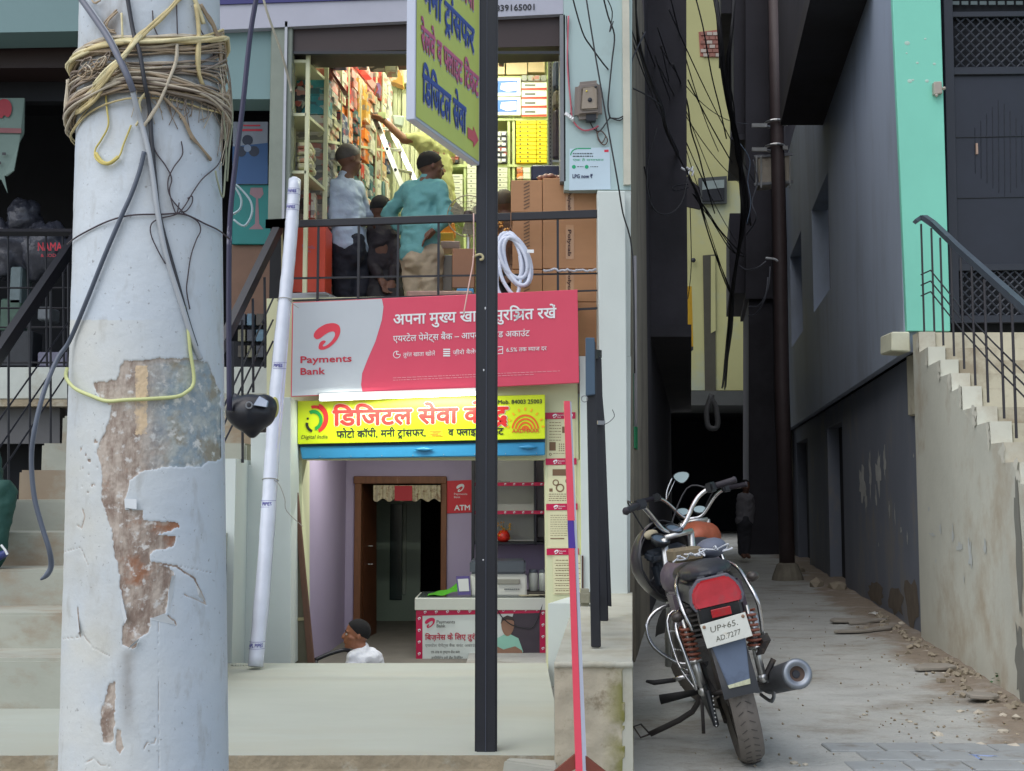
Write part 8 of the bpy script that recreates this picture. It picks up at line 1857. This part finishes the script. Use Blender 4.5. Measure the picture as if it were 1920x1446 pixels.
person('person with brown cap hair crouched right of the black post', dict(head=P(946, 384, Ye), neck=P(948, 408, Ye), chest=P(948, 445, Ye), pelvis=P(948, 520, Ye), sl=P(928, 425, Ye), el=P(922, 470, Ye), wl=P(934, 500, Ye - .1), sr=P(968, 425, Ye), er=P(974, 470, Ye), wr=P(960, 500, Ye - .1), hl=P(940, 530, Ye), kl=P(936, 590, Ye - .15), al=P(940, 655, Ye), hr=P(958, 530, Ye), kr=P(960, 590, Ye - .15), ar=P(958, 655, Ye)), .22, R(170), R(10), M_skin2, cloth('shirt_brown', (90, 66, 50)), cloth('trousers_dark', (30, 28, 34)), mat('hair_brown', srgb((72, 58, 44)), .7, var=.2), loose=.9, faces=False)
Yf = 8.05
person('young boy in white shirt looking left beside the terrace edge', dict(head=P(668, 1190, Yf), neck=P(679, 1216, Yf), chest=P(684, 1246, Yf + .02), pelvis=P(690, 1310, Yf + .05), sl=P(664, 1234, Yf - .07), el=P(648, 1290, Yf - .1), wl=P(628, 1330, Yf - .1), sr=P(702, 1232, Yf + .07), er=P(724, 1262, Yf + .05), wr=P(736, 1320, Yf), hl=P(684, 1320, Yf), kl=P(640, 1330, Yf - .1), al=P(636, 1440, Yf - .1), hr=P(700, 1320, Yf + .05), kr=P(660, 1335, Yf), ar=P(656, 1440, Yf)), .205, R(-80), R(-4), mat('skin_child', srgb((148, 96, 70)), .5, var=.06, bump=.03), cloth('shirt_white', (226, 228, 236)), cloth('shorts', (60, 60, 80)), mat('hair_short', srgb((20, 18, 20)), .95, var=.2, bump=.3, bscale=150), sleeve='short', vox=.007, loose=.66)
Yg = 6.9
person('person in dark green clothes and blue sandal sitting on the left stairs', dict(head=P(-70, 770, Yg), neck=P(-62, 800, Yg), chest=P(-55, 860, Yg), pelvis=P(-45, 985, Yg + .1), sl=P(-110, 830, Yg), el=P(-120, 900, Yg - .1), wl=P(-80, 950, Yg - .25), sr=P(-20, 850, Yg), er=P(-12, 930, Yg - .1), wr=P(-30, 960, Yg - .3), hl=P(-80, 990, Yg), kl=P(-90, 940, Yg - .4), al=P(-80, 1110, Yg - .45), hr=P(-20, 985, Yg), kr=P(6, 925, Yg - .3), ar=P(-14, 1060, Yg - .35)), .23, R(-20), 0, M_skin2, cloth('kurta_green', (30, 66, 60)), cloth('salwar_green', (30, 72, 64)), M_hair, vox=.012, loose=1.15)
fuse('sandal', [('c', P(-20, 1052, Yg - .38), P(9, 1038, Yg - .42), .03, .02)], mat('sandal_blue', srgb((52, 62, 120)), .4), None, voxel=.006, smooth=2, label='blue sandal with white strap on the left stair edge', cat='sandal')
MB().tube([P(2, 1022, Yg - .46), P(10, 1032, Yg - .46), P(14, 1040, Yg - .46)], .006, n=6).build('strap', M_wht, bpy.data.objects['sandal'])
Yh = 19.5
person('distant person in grey standing deep in the dark alley', dict(head=P(1398, 912, Yh), neck=P(1398, 926, Yh), chest=P(1397, 940, Yh), pelvis=P(1396, 972, Yh), sl=P(1388, 932, Yh), el=P(1386, 955, Yh), wl=P(1388, 972, Yh), sr=P(1407, 932, Yh), er=P(1410, 955, Yh), wr=P(1408, 972, Yh), hl=P(1392, 978, Yh), kl=P(1391, 1005, Yh), al=P(1391, 1040, Yh), hr=P(1400, 978, Yh), kr=P(1400, 1005, Yh), ar=P(1400, 1040, Yh)), .22, R(10), 0, M_skin2, cloth('shirt_grey', (110, 108, 112)), cloth('trousers_grey', (50, 50, 56)), M_hair, vox=.02, faces=False)
# == motorcycles
from mathutils import Euler
M_tyre = mat('dusty_tyre', srgb((112, 106, 100)), .85, var=.12, scale=14, bump=.5, bscale=60, dirt=srgb((82, 78, 74)), dscale=10, dthr=.55)
M_tgroove = mat('tread_groove', srgb((74, 70, 68)), .9)
M_frame = mat('frame_grime', srgb((56, 52, 50)), .6, var=.25, scale=20, bump=.2, dirt=srgb((104, 88, 72)), dscale=18, dthr=.56, damt=.8)
M_eng = mat('engine_metal', srgb((112, 108, 104)), .5, metal=.5, var=.2, scale=20, bump=.3, dirt=srgb((92, 76, 62)), dscale=14, dthr=.52, damt=.8)
M_redl = mat('red_lens', srgb((172, 18, 32)), .25, var=.2, scale=14, bump=.15, bscale=60, dirt=srgb((120, 60, 60)), dscale=9, dthr=.55, damt=.5)
M_fend = mat('fender_blue_grey', srgb((92, 106, 128)), .5, var=.1, scale=9, bump=.1, dirt=srgb((66, 76, 96)), dscale=7, dthr=.58)
M_mauve = mat('dusty_mauve', srgb((92, 82, 92)), .45, var=.12, scale=7, bump=.05, dirt=srgb((122, 116, 112)), dscale=8, dthr=.58, damt=.6)
M_seat = mat('seat_vinyl', srgb((38, 40, 48)), .45, var=.12, bump=.3, bscale=90)
M_glass = mat('dial_glass', srgb((170, 190, 192)), .15, var=.05, bump=0)
M_spring = mat('orange_spring', srgb((140, 84, 66)), .5, var=.2, scale=40)
M_muf = mat('muffler_grey', srgb((96, 98, 102)), .55, metal=.3, var=.12, scale=12, bump=.1, dirt=srgb((120, 104, 88)), dscale=9, dthr=.56)
def motorcycle(label, group, contact, heading, lean, steer, near=True):
    BM = Matrix.Translation(contact) @ Matrix.Rotation(heading, 4, 'Z') @ Matrix.Rotation(-lean, 4, 'Y')
    root = thing('motorcycle', label, 'motorcycle', contact, group)
    SM = BM @ Matrix.Translation((0, 1.02, .90)) @ Matrix.Rotation(steer, 4, 'Z') @ Matrix.Rotation(R(-4), 4, 'X')
    B = lambda: MB(BM)
    S = lambda: MB(SM)
    def wheel(xf, c, r, wd, nm):
        prof = []
        for i in range(13):
            a = -1.25 + 2.5 * i / 12; prof.append((wd / 2 * math.sin(a) / math.sin(1.25), r - wd * .5 + wd * .5 * (math.cos(a) - .0) if True else r))
        prof = [(-wd * .32, r - .085)] + [(x_, r - wd * .5 * (1 - math.cos((x_ / (wd / 2)) * 1.2)) * .75) for x_, _ in prof] + [(wd * .32, r - .085)]
        t = MB(xf); t.lathe(c, (1, 0, 0), prof, n=72, caps=False); ty = t.build(nm + '_tyre', M_tyre, root, smooth=True)
        t = MB(xf)     # worn grooves left in the tread
        for k in range(48):
            a = 2 * math.pi * k / 48
            for sx_ in (-1, 1):
                rr_ = r + .0004; n0 = Vector((0, math.cos(a), math.sin(a))); n1 = Vector((0, math.cos(a + .05), math.sin(a + .05)))
                b0 = Vector(c) + n0 * rr_ + Vector((sx_ * .008, 0, 0)); b1 = Vector(c) + n1 * (r - .0035) + Vector((sx_ * .03, 0, 0))
                t.tube([b0, b1], .0016, n=4)
        t.build('tread_grooves', M_tgroove, ty, kind='stuff')
        t = MB(xf); t.lathe(Vector(c) + Vector((-.03, 0, 0)), (1, 0, 0), [(0, r - .085), (.004, r - .07), (.03, r - .09), (.056, r - .07), (.06, r - .085), (.055, r - .1), (.005, r - .1), (0, r - .085)], n=48, caps=False); rim = t.build(nm + '_rim', M_eng, root, smooth=True)
        t = MB(xf); t.lathe(Vector(c) + Vector((-.05, 0, 0)), (1, 0, 0), [(0, .03), (.01, .06), (.09, .06), (.1, .03)], n=20)
        for k in range(5):
            a = k * 1.2566; n_ = Vector((0, math.cos(a), math.sin(a))); tt = Vector((0, -math.sin(a), math.cos(a)))
            p0, p1 = Vector(c) + n_ * .04, Vector(c) + n_ * (r - .09)
            t.hexa([p0 - tt * .018 + Vector((-.012, 0, 0)), p0 + tt * .018 + Vector((-.012, 0, 0)), p1 + tt * .012 + Vector((-.012, 0, 0)), p1 - tt * .012 + Vector((-.012, 0, 0)), p0 - tt * .018 + Vector((.012, 0, 0)), p0 + tt * .018 + Vector((.012, 0, 0)), p1 + tt * .012 + Vector((.012, 0, 0)), p1 - tt * .012 + Vector((.012, 0, 0))])
        t.build(nm + '_hub', M_eng, root)
    wheel(BM, (0, 0, .30), .30, .10, 'rear_wheel')
    SMw = BM @ Matrix.Translation((0, 1.27, .0)) @ Matrix.Rotation(steer, 4, 'Z')
    wheel(SMw, (0, 0, .29), .29, .08, 'front_wheel')
    t = B()
    for sx in (-1, 1):
        t.tube([(sx * .085, 0, .30), (sx * .09, .25, .32), (sx * .08, .5, .34)], .016, n=8); t.tube([(sx * .1, .5, .34), (sx * .11, .3, .62), (sx * .10, -.12, .66)], .014, n=8); t.tube([(sx * .06, .5, .36), (sx * .06, .65, .22), (sx * .05, .95, .24), (sx * .03, 1.0, .6), (0, 1.02, .86)], .015, n=8, smooth=3); t.tube([(sx * .03, .98, .82), (sx * .08, .6, .72), (sx * .1, .2, .68)], .014, n=8)
    t.cyl((-.12, 0, .30), (.12, 0, .30), .012); t.build('frame', M_frame, root, smooth=True)
    t = B(); t.box((-.10, .50, .22), (.10, .88, .44)); t.cyl((-.14, .62, .33), (.14, .62, .33), .10, n=20); t.build('engine', M_eng, root, bevel=.012)
    t = B()
    for k in range(7): t.box((-.075, .70, .45 + k * .024), (.075, .86, .459 + k * .024))
    t.build('cooling_fins', M_eng, root, kind='stuff')
    t = B(); t.hexa([(-.125, -.13, .19), (-.10, -.13, .19), (-.10, -.10, .335), (-.125, -.10, .335), (-.125, .42, .25), (-.10, .42, .25), (-.10, .42, .40), (-.125, .42, .40)]); t.build('chain_cover', M_plastic, root, bevel=.008)
    t = B()
    for k in range(8): t.ball((-.1135 + .002 * k, -.137, .20 + .0165 * k), (.0035, .003, .0035), 6, 4)
    t.build('chain_rivets', M_alu, root)
    for sx in (-1, 1):
        a, b = Vector((sx * .135, .02, .62)), Vector((sx * .125, .0, .32)); d = b - a
        t = B(); t.cyl(a + d * .45, b, .017); t.cyl(a, a + d * .5, .009); t.ball(b, .022); t.lathe(a + d * .56, d, [(0, .032), (.012, .032)], n=14); t.build('shock_absorber', M_alu, root, smooth=True)
        t = B(); t.tube([a + d * (.08 + .48 * k / 66) + Vector((math.cos(k * .66) * .028, math.sin(k * .66) * .028, 0)) for k in range(67)], .006, n=6); t.build('spring', M_spring if near else M_steel, root, smooth=True)
    t = B(); n_ = 14
    for i in range(n_ + 1):
        a = R(60 + 115 * i / n_); r_ = .335
        for x_ in (-.07, -.045, .045, .07): t.v.append(Vector((x_, math.cos(a) * r_ * 1.0, .30 + math.sin(a) * (r_ - (.03 if abs(x_) > .06 else 0)))))
    t.f = [(i * 4 + j, i * 4 + j + 1, (i + 1) * 4 + j + 1, (i + 1) * 4 + j) for i in range(n_) for j in range(3)]
    t.build('mudguard', M_plastic, root, smooth=True, fixn=False)
    t = B(); t.hexa([(-.044, -.335, .365), (.044, -.335, .365), (.07, -.315, .54), (-.07, -.315, .54), (-.04, -.325, .365), (.04, -.325, .365), (.066, -.303, .54), (-.066, -.303, .54)]); t.build('fender_flap', M_fend, root, bevel=.006, seg=2)
    t = B(); t.hexa([(-.042, -.3372, .366), (.042, -.3372, .366), (.045, -.336, .385), (-.045, -.336, .378), (-.042, -.334, .366), (.042, -.334, .366), (.045, -.333, .385), (-.045, -.333, .378)]); t.build('worn_edge', mat('worn_cream', srgb((186, 188, 160)), .8, var=.3, scale=60), root)
    t = B(); t.hexa([(-.088, -.30, .55), (.088, -.30, .55), (.085, -.305, .69), (-.085, -.305, .69), (-.09, -.22, .55), (.09, -.22, .55), (.09, -.22, .70), (-.09, -.22, .70)]); t.build('plate_holder', M_plastic, root, bevel=.01)
    t = B(); t.hexa([(-.112, -.31, .675), (.112, -.31, .675), (.08, -.27, .80), (-.08, -.27, .80), (-.13, .25, .66), (.13, .25, .66), (.12, .25, .79), (-.12, .25, .79)]); t.build('tail_cowl', mat('cowl_black', srgb((40, 42, 50)), .35, var=.1, bump=.04), root, bevel=.03, seg=3)
    t = B(); o_ = [(-.085, .676), (.085, .676), (.099, .70), (.091, .745), (.058, .785), (-.054, .785), (-.091, .75), (-.099, .70)]
    t.extr([(x_, -.33 + abs(x_) * .22 + (z_ - .68) * .22, z_) for x_, z_ in o_], (0, .05, 0)); t.build('tail_lamp', M_redl, root, bevel=.008, seg=2, smooth=False)
    t = B(); t.extr([(x_ * 1.1, -.315 + abs(x_) * .24 + (z_ - .68) * .22, .726 + (z_ - .726) * 1.13) for x_, z_ in o_], (0, .03, 0)); t.build('lamp_bezel', mat('bezel', srgb((84, 84, 94)), .3), root, bevel=.004)
    t = B(); t.obox((0, -.325, .655), (.078, .012, .032)); t.build('reflector', M_redl, root, bevel=.002)
    if near:
        PM = BM @ Matrix.Translation((-.0, -.345, .585)) @ Matrix.Rotation(R(-3), 4, 'Y') @ Matrix.Rotation(R(-8), 4, 'X')
        t = MB(PM); t.obox((0, 0, 0), (.182, .003, .094)); pl = t.build('number_plate', mat('plate_white', srgb((204, 206, 198)), .45, var=.08, scale=20, dirt=srgb((170, 150, 120)), dscale=20, dthr=.64, damt=.8), root, bevel=.0013)
        frp = lambda u, v, k=1: PM @ Vector((u, -.0018 - .0004 * k, -v))
        M_pi = mat('plate_ink', srgb((88, 88, 76)), .6, var=.5, scale=90)
        lettering('UP+65.', frp, -.062, -.006, .022, M_pi, pl, width=.112, italic=.15, slope=-.02, emh=.69)
        lettering('AD.7277', frp, -.05, .032, .02, M_pi, pl, width=.10, italic=.15, slope=-.04, emh=.69)
        for x_ in (-.078, .078):
            MB(PM).lathe((x_, -.0015, .034), (0, -1, 0), [(0, .007), (.004, .006), (.005, .001)], n=10).build('plate_bolt', mat('rust_bolt', srgb((140, 112, 90)), .5, metal=.4), pl)
    fuse('seat', [('o', (0, .0, .80), (.112, .26, .045), (0, 0, 0)), ('o', (0, .36, .775), (.12, .28, .05), (0, 0, 0)), ('o', (0, .58, .755), (.09, .14, .05), (0, 0, 0))], M_seat, root, voxel=.012, smooth=2, xf=BM)
    tk = M_mauve if near else mat('orange_tank', srgb((158, 84, 58)), .45, var=.15, bump=.05)
    td = -.085 if near else 0
    fuse('fuel_tank', [('o', (0, .78, .83 + td), (.125, .2, .095), (0, 0, 0)), ('o', (-.06, .8, .81 + td), (.1, .18, .1), (0, 0, .1)), ('o', (.06, .8, .81 + td), (.1, .18, .1), (0, 0, -.1)), ('o', (0, .9, .84 + td), (.1, .12, .08), (0, 0, 0))], tk, root, voxel=.012, smooth=3, xf=BM)
    t = B(); t.lathe((0, .82, .912 + td), (0, 0, 1), [(0, .04), (.01, .04), (.014, .03)], n=18); t.build('fuel_cap', M_steel, root, smooth=True)
    for sx in (-1, 1):
        t = B(); t.extr([(sx * .12, .12, .55), (sx * .12, .48, .5), (sx * .13, .52, .7), (sx * .12, .1, .73)], (sx * .03, 0, 0)); t.build('side_panel', M_mauve if near else M_black, root, bevel=.012, seg=2)
    t = S()
    for sx in (-1, 1): t.tube([(sx * .09, .02, .02), (sx * .09, .12, -.30), (sx * .09, .27, -.60)], .018, n=10)
    t.tube([(-.09, .01, .02), (.09, .01, .02)], .014, n=8); t.build('front_fork', M_alu, root, smooth=True)
    t = MB(SMw)
    for i in range(13):
        a = R(20 + 140 * i / 12)
        for x_ in (-.06, -.035, .035, .06): t.v.append(Vector((x_, math.cos(a) * .325, .29 + math.sin(a) * (.325 - (.02 if abs(x_) > .05 else 0)))))
    t.f = [(i * 4 + j, i * 4 + j + 1, (i + 1) * 4 + j + 1, (i + 1) * 4 + j) for i in range(12) for j in range(3)]
    t.build('front_mudguard', M_plastic if near else M_black, root, smooth=True, fixn=False)
    hb = [(-.37, -.10, .19), (-.25, -.06, .205), (-.17, -.01, .17), (-.07, .03, .06), (0, .03, .04), (.07, .03, .06), (.17, -.01, .17), (.25, -.06, .205), (.37, -.10, .21)]
    t = S(); t.tube(hb, .0115, n=10, smooth=5); t.build('handlebar', M_chrome, root, smooth=True)
    for sx in (-1, 1):
        e_, i_ = Vector(hb[0] if sx < 0 else hb[-1]), Vector(hb[1] if sx < 0 else hb[-2])
        d = (i_ - e_)
        t = S(); t.tube([e_ - d * .04, e_ + d * .02, e_ + d * .05, e_ + d * .9], [.017, .02, .0165, .0165], n=12); gr = t.build('grip', mat('grip_rubber', srgb((44, 40, 48)), .6, bump=.4, bscale=200), root, smooth=True)
        t = S(); t.obox(i_ + d * .1 + Vector((0, .0, 0)), (.06, .05, .05), (0, 0, .3 * sx)); t.build('switch_box', M_plastic, root, bevel=.01, seg=2)
        t = S(); t.tube([i_ + Vector((sx * -.01, .03, 0)), i_ + Vector((sx * .03, .045, -.005)), i_ + (e_ - i_) * .75 + Vector((sx * .0, .05, -.01))], .0055, n=8, smooth=3); t.build('lever', M_alu if near else M_alu, root, smooth=True)
        t = S(); t.tube([i_ + Vector((0, .02, -.01)), i_ + Vector((sx * -.05, .14, .03)), (sx * .06, .16, .02), (sx * .03, .1, -.12)], .0045, n=6, smooth=5); t.build('cable', M_wire, root, smooth=True)
    if near:
        t = S(); n_ = 18; m_ = 9
        for j in range(m_ + 1):
            f_ = j / m_
            for i in range(n_):
                a = 2 * math.pi * i / n_
                w_ = .168 * math.cos(f_ * 1.25) + .01; h_ = .2 * math.cos(f_ * 1.3) + .012
                t.v.append(Vector((-.03 + math.cos(a) * w_ * (1 - .18 * (math.sin(a) < 0) * abs(math.sin(a))), .10 + .2 * math.sin(f_ * 1.35), -.10 + math.sin(a) * h_)))
        t.f = [(j * n_ + i, j * n_ + (i + 1) % n_, (j + 1) * n_ + (i + 1) % n_, (j + 1) * n_ + i) for j in range(m_) for i in range(n_)]
        cw = t.build('cowl', mat('cowl_shell', srgb((50, 48, 52)), .3, var=.1, bump=.05, dirt=srgb((84, 78, 76)), dscale=8, dthr=.6), root, smooth=True, fixn=False)
        md = cw.modifiers.new('s', 'SOLIDIFY'); md.thickness = .004
        t = S(); t.torus((-.03, .10, -.1), (0, 1, 0), .185, .004, 36, 6); t.build('cowl_rim', M_plastic, root, smooth=True)
        t = S(); t.obox((-.04, .1, -.05), (.24, .08, .05), (R(25), 0, 0)); t.obox((-.04, .13, -.15), (.16, .06, .13)); t.build('dial_panel', mat('panel_grey', srgb((56, 62, 70)), .4, var=.15), root, bevel=.015, seg=2)
        for x_, r_ in ((-.105, .05), (.0, .046)):
            dd = Vector((.05, -.62, .78)).normalized(); t = S(); t.lathe((x_, .05, .0 + (x_ + .1) * .3), dd, [(0, r_ * .8), (.02, r_), (.034, r_), (.036, r_ * .9), (.028, r_ * .86)], n=24, caps=False); dl = t.build('dial', M_plastic, root, smooth=True)
            t = S(); t.lathe(Vector((x_, .05, .0 + (x_ + .1) * .3)) + dd * .027, dd, [(0, r_ * .88), (.001, r_ * .88)], n=24); t.build('dial_face', mat('dim_dial', srgb((88, 104, 118)), .2, bump=0), root)
        t = S(); t.ball((-.1, .10, .055), (.045, .03, .025), 10, 6); t.build('rag', mat('rag_tan', srgb((176, 166, 140)), .9), root, smooth=True)
        t = S(); t.torus((.0, .11, -.06), (0, 1, 0), .012, .003, 14, 6); t.build('key_ring', M_steel, root)
    else:
        t = S(); t.lathe((0, .12, -.06), (0, 1, 0), [(0, .05), (.03, .085), (.09, .09), (.10, .08)], n=24); t.build('headlight', M_black, root, smooth=True)
        for x_ in (-.06, .06):
            dd = Vector((0, -.6, .8)).normalized(); t = S(); t.lathe((x_, .10, .07), dd, [(0, .03), (.02, .046), (.034, .046), (.034, .04)], n=24); t.build('dial', M_plastic, root, smooth=True)
            t = S(); t.lathe(Vector((x_, .10, .07)) + dd * .0345, dd, [(0, .041), (.001, .041)], n=24); t.build('dial_face', M_glass, root)
        t = S(); t.tube([(-.17, 0, .17), (-.15, .02, .25), (-.1, .03, .33)], .006, n=8, smooth=3); t.tube([(-.18, -.02, .17), (-.05, .05, .36)], .003, n=5); t.build('mirror_stalk', M_chrome, root, smooth=True)
        t = S(); t.extr([Vector((-.035 + .055 * math.cos(a) + .01 * math.sin(2 * a), .03, .325 + .042 * math.sin(a))) for a in [i * .449 for i in range(14)]], (0, .02, 0)); t.build('mirror_back', M_plastic, root, bevel=.004)
        t = S(); t.extr([Vector((-.035 + .049 * math.cos(a) + .01 * math.sin(2 * a), .0285, .325 + .037 * math.sin(a))) for a in [i * .449 for i in range(14)]], (0, .001, 0)); t.build('mirror_glass', mat('mirror_glass', srgb((176, 196, 196)), .12, var=.02, bump=0), root)
    t = B(); t.tube([(.06, .9, .42), (.10, .98, .28), (.13, .8, .17), (.14, .5, .19), (.17, .3, .24)], .02, n=10, smooth=5); t.build('exhaust_pipe', M_steel, root, smooth=True)
    a, b = Vector((.165, .35, .235)), Vector((.235, -.26, .35)); d = (b - a).normalized(); L_ = (b - a).length
    t = B(); t.lathe(a, d, [(0, .02), (.05, .045), (.12, .055), (L_ - .03, .058), (L_ - .004, .05)], n=28, caps=False); muf = t.build('muffler', M_muf, root, smooth=True)
    t = B(); t.lathe(b - d * .012, d, [(0, .0585), (.008, .06), (.02, .054), (.022, .042), (.012, .034), (.010, .03)], n=28, caps=False); t.build('end_ring', mat('ring_bright', srgb((140, 146, 154)), .4, metal=.7), muf, smooth=True)
    t = B(); t.lathe(b - d * .02, d, [(0, .038), (.010, .037), (.002, .026), (-.004, .013)], n=22, caps=False); t.build('end_cap', mat('rust_cap', srgb((92, 76, 68)), .8, var=.2), muf)
    t = B(); t.lathe(b - d * .022, d, [(0, .016), (.003, .015)], n=14); t.build('outlet', M_black, muf)
    t = B(); t.hexa([(.12, -.05, .42), (.15, -.05, .42), (.19, -.06, .47), (.16, -.06, .47), (.12, .1, .42), (.15, .1, .42), (.2, .1, .48), (.16, .1, .48)]); t.tube([(.12, .0, .3), (.19, .02, .38)], .012, n=6); t.build('muffler_bracket', M_frame, root)
    t = B(); t.tube([(-.10, .1, .80), (-.135, -.1, .77), (-.138, -.22, .69), (-.12, -.24, .60)], .0085, n=8, smooth=4); t.build('grab_rail', M_chrome, root, smooth=True)
    t = B(); t.tube([(.10, .1, .81), (.125, -.1, .79), (.142, -.22, .72), (.155, -.25, .64), (.148, -.2, .52)], .0085, n=8, smooth=4); t.build('grab_rail', M_chrome, root, smooth=True)
    if near:
        t = B(); t.tube([(-.13, .12, .66), (-.17, .0, .60), (-.165, -.04, .50), (-.15, -.06, .34)], .009, n=8, smooth=4); t.tube([(-.13, .3, .64), (-.19, .28, .6), (-.19, .22, .42), (-.15, .1, .32)], .006, n=8, smooth=4)
        for z_ in (.58, .50, .42): t.tube([(-.168, -.02, z_), (-.19, .24, z_ - .02)], .004, n=5)
        t.build('side_guard', M_chrome, root, smooth=True)
        t = B(); t.tube([(-.08, .94, .60), (-.2, .92, .59), (-.27, .90, .53), (-.265, .88, .43), (-.17, .86, .33), (-.08, .84, .31)], .0095, n=10, smooth=5); t.tube([(.08, .94, .60), (.16, .92, .58), (.2, .90, .5), (.19, .88, .42), (.14, .86, .34), (.08, .84, .31)], .0095, n=10, smooth=5); t.build('crash_guard', M_chrome, root, smooth=True)
        t = B(); t.tube([(-.12, .22, .36), (-.17, .22, .36), (-.24, .22, .355)], .010, n=8); t.build('footrest_bar', M_chrome, root, smooth=True)
        t = B(); t.tube([(-.22, .22, .355), (-.31, .24, .36), (-.34, .26, .37)], [.016, .018, .01], n=10, flatten=(1, .6)); t.build('footrest', M_rubber, root, smooth=True)
        t = B(); t.tube([(-.12, .42, .25), (-.30, .44, .25)], [.012, .022], n=10); t.build('footrest', M_rubber, root, smooth=True)
        gpt = BM.inverted() @ Vector((contact[0] - .36, contact[1] + .52, .012))
        t = B(); t.tube([(-.10, .5, .26), (-.17, .48, .16), gpt], .013, n=8, smooth=3); t.build('side_stand', M_frame, root, smooth=True)
        foot = [gpt, gpt + Vector((-.045, -.03, .0)), gpt + Vector((-.065, -.01, .05)), gpt + Vector((-.03, .01, .05)), gpt]
        t = B(); t.tube(foot, .0045, n=6); t.build('stand_foot', M_frame, root)
        t = B(); t.tube([(-.12, .40, .22), (-.14, .38, .12), (-.15, .36, .08)], .009, n=6); t.tube([(-.05, .3, .22), (-.05, .22, .14), (.05, .2, .12)], .014, n=8); t.build('centre_stand', M_frame, root, smooth=True)
        t = B(); t.tube([(.13, .0, .32), (.165, .05, .27), (.15, .1, .2), (.13, .3, .2)], .008, n=6, smooth=3); t.build('brake_rod', M_steel, root, smooth=True)
        for sx in (-1, 1): t = B(); t.ball((sx * .165, -.2, .75 if sx > 0 else .66), (.026, .034, .022), 12, 8); t.build('indicator', mat('indicator_dark', srgb((58, 52, 48)), .3), root, smooth=True)
    return root, BM
nbk, NBM = motorcycle('black motorcycle with red tail lamp and white number plate parked in the alley mouth', 'motorcycles parked in the alley', Vector((.985, 5.15, 0)), R(-3.7), R(13.2), R(37), True)
fbk, FBM = motorcycle('motorcycle with orange tank parked behind the black one', 'motorcycles parked in the alley', Vector((1.2, 7.3, 0)), R(-9), R(8), R(10), False)
t = MB(NBM); t.obox((-.05, .26, .865), (.13, .16, .06), (0, .1, .15)); t.build('cardboard_piece', mat('seat_card', srgb((120, 108, 86)), .8, var=.2, scale=30, dirt=srgb((176, 120, 60)), dscale=18, dthr=.6), label='worn brown cardboard piece strapped on the motorcycle seat', cat='cardboard', bevel=.01)
t = MB(NBM); t.ball((.07, .27, .865), (.07, .09, .045), 14, 8); t.build('grey_bundle', mat('bundle_grey', srgb((98, 104, 120)), .6, bump=.6, bscale=20, var=.2), label='grey cloth bundle strapped on the motorcycle seat', cat='bundle', smooth=True)
t = MB(NBM); rq = random.Random(41); pts = []
for k in range(34): pts.append((-.11 + .24 * (k / 33) + rq.uniform(-.03, .03), .06 + rq.uniform(-.05, .09), .853 + rq.uniform(0, .03)))
t.tube(pts, .0034, n=6, smooth=4); t.build('rope_tangle', mat('cord_white', srgb((206, 210, 216)), .6), label='tangle of white cord tied across the motorcycle seat', cat='cord', smooth=True)
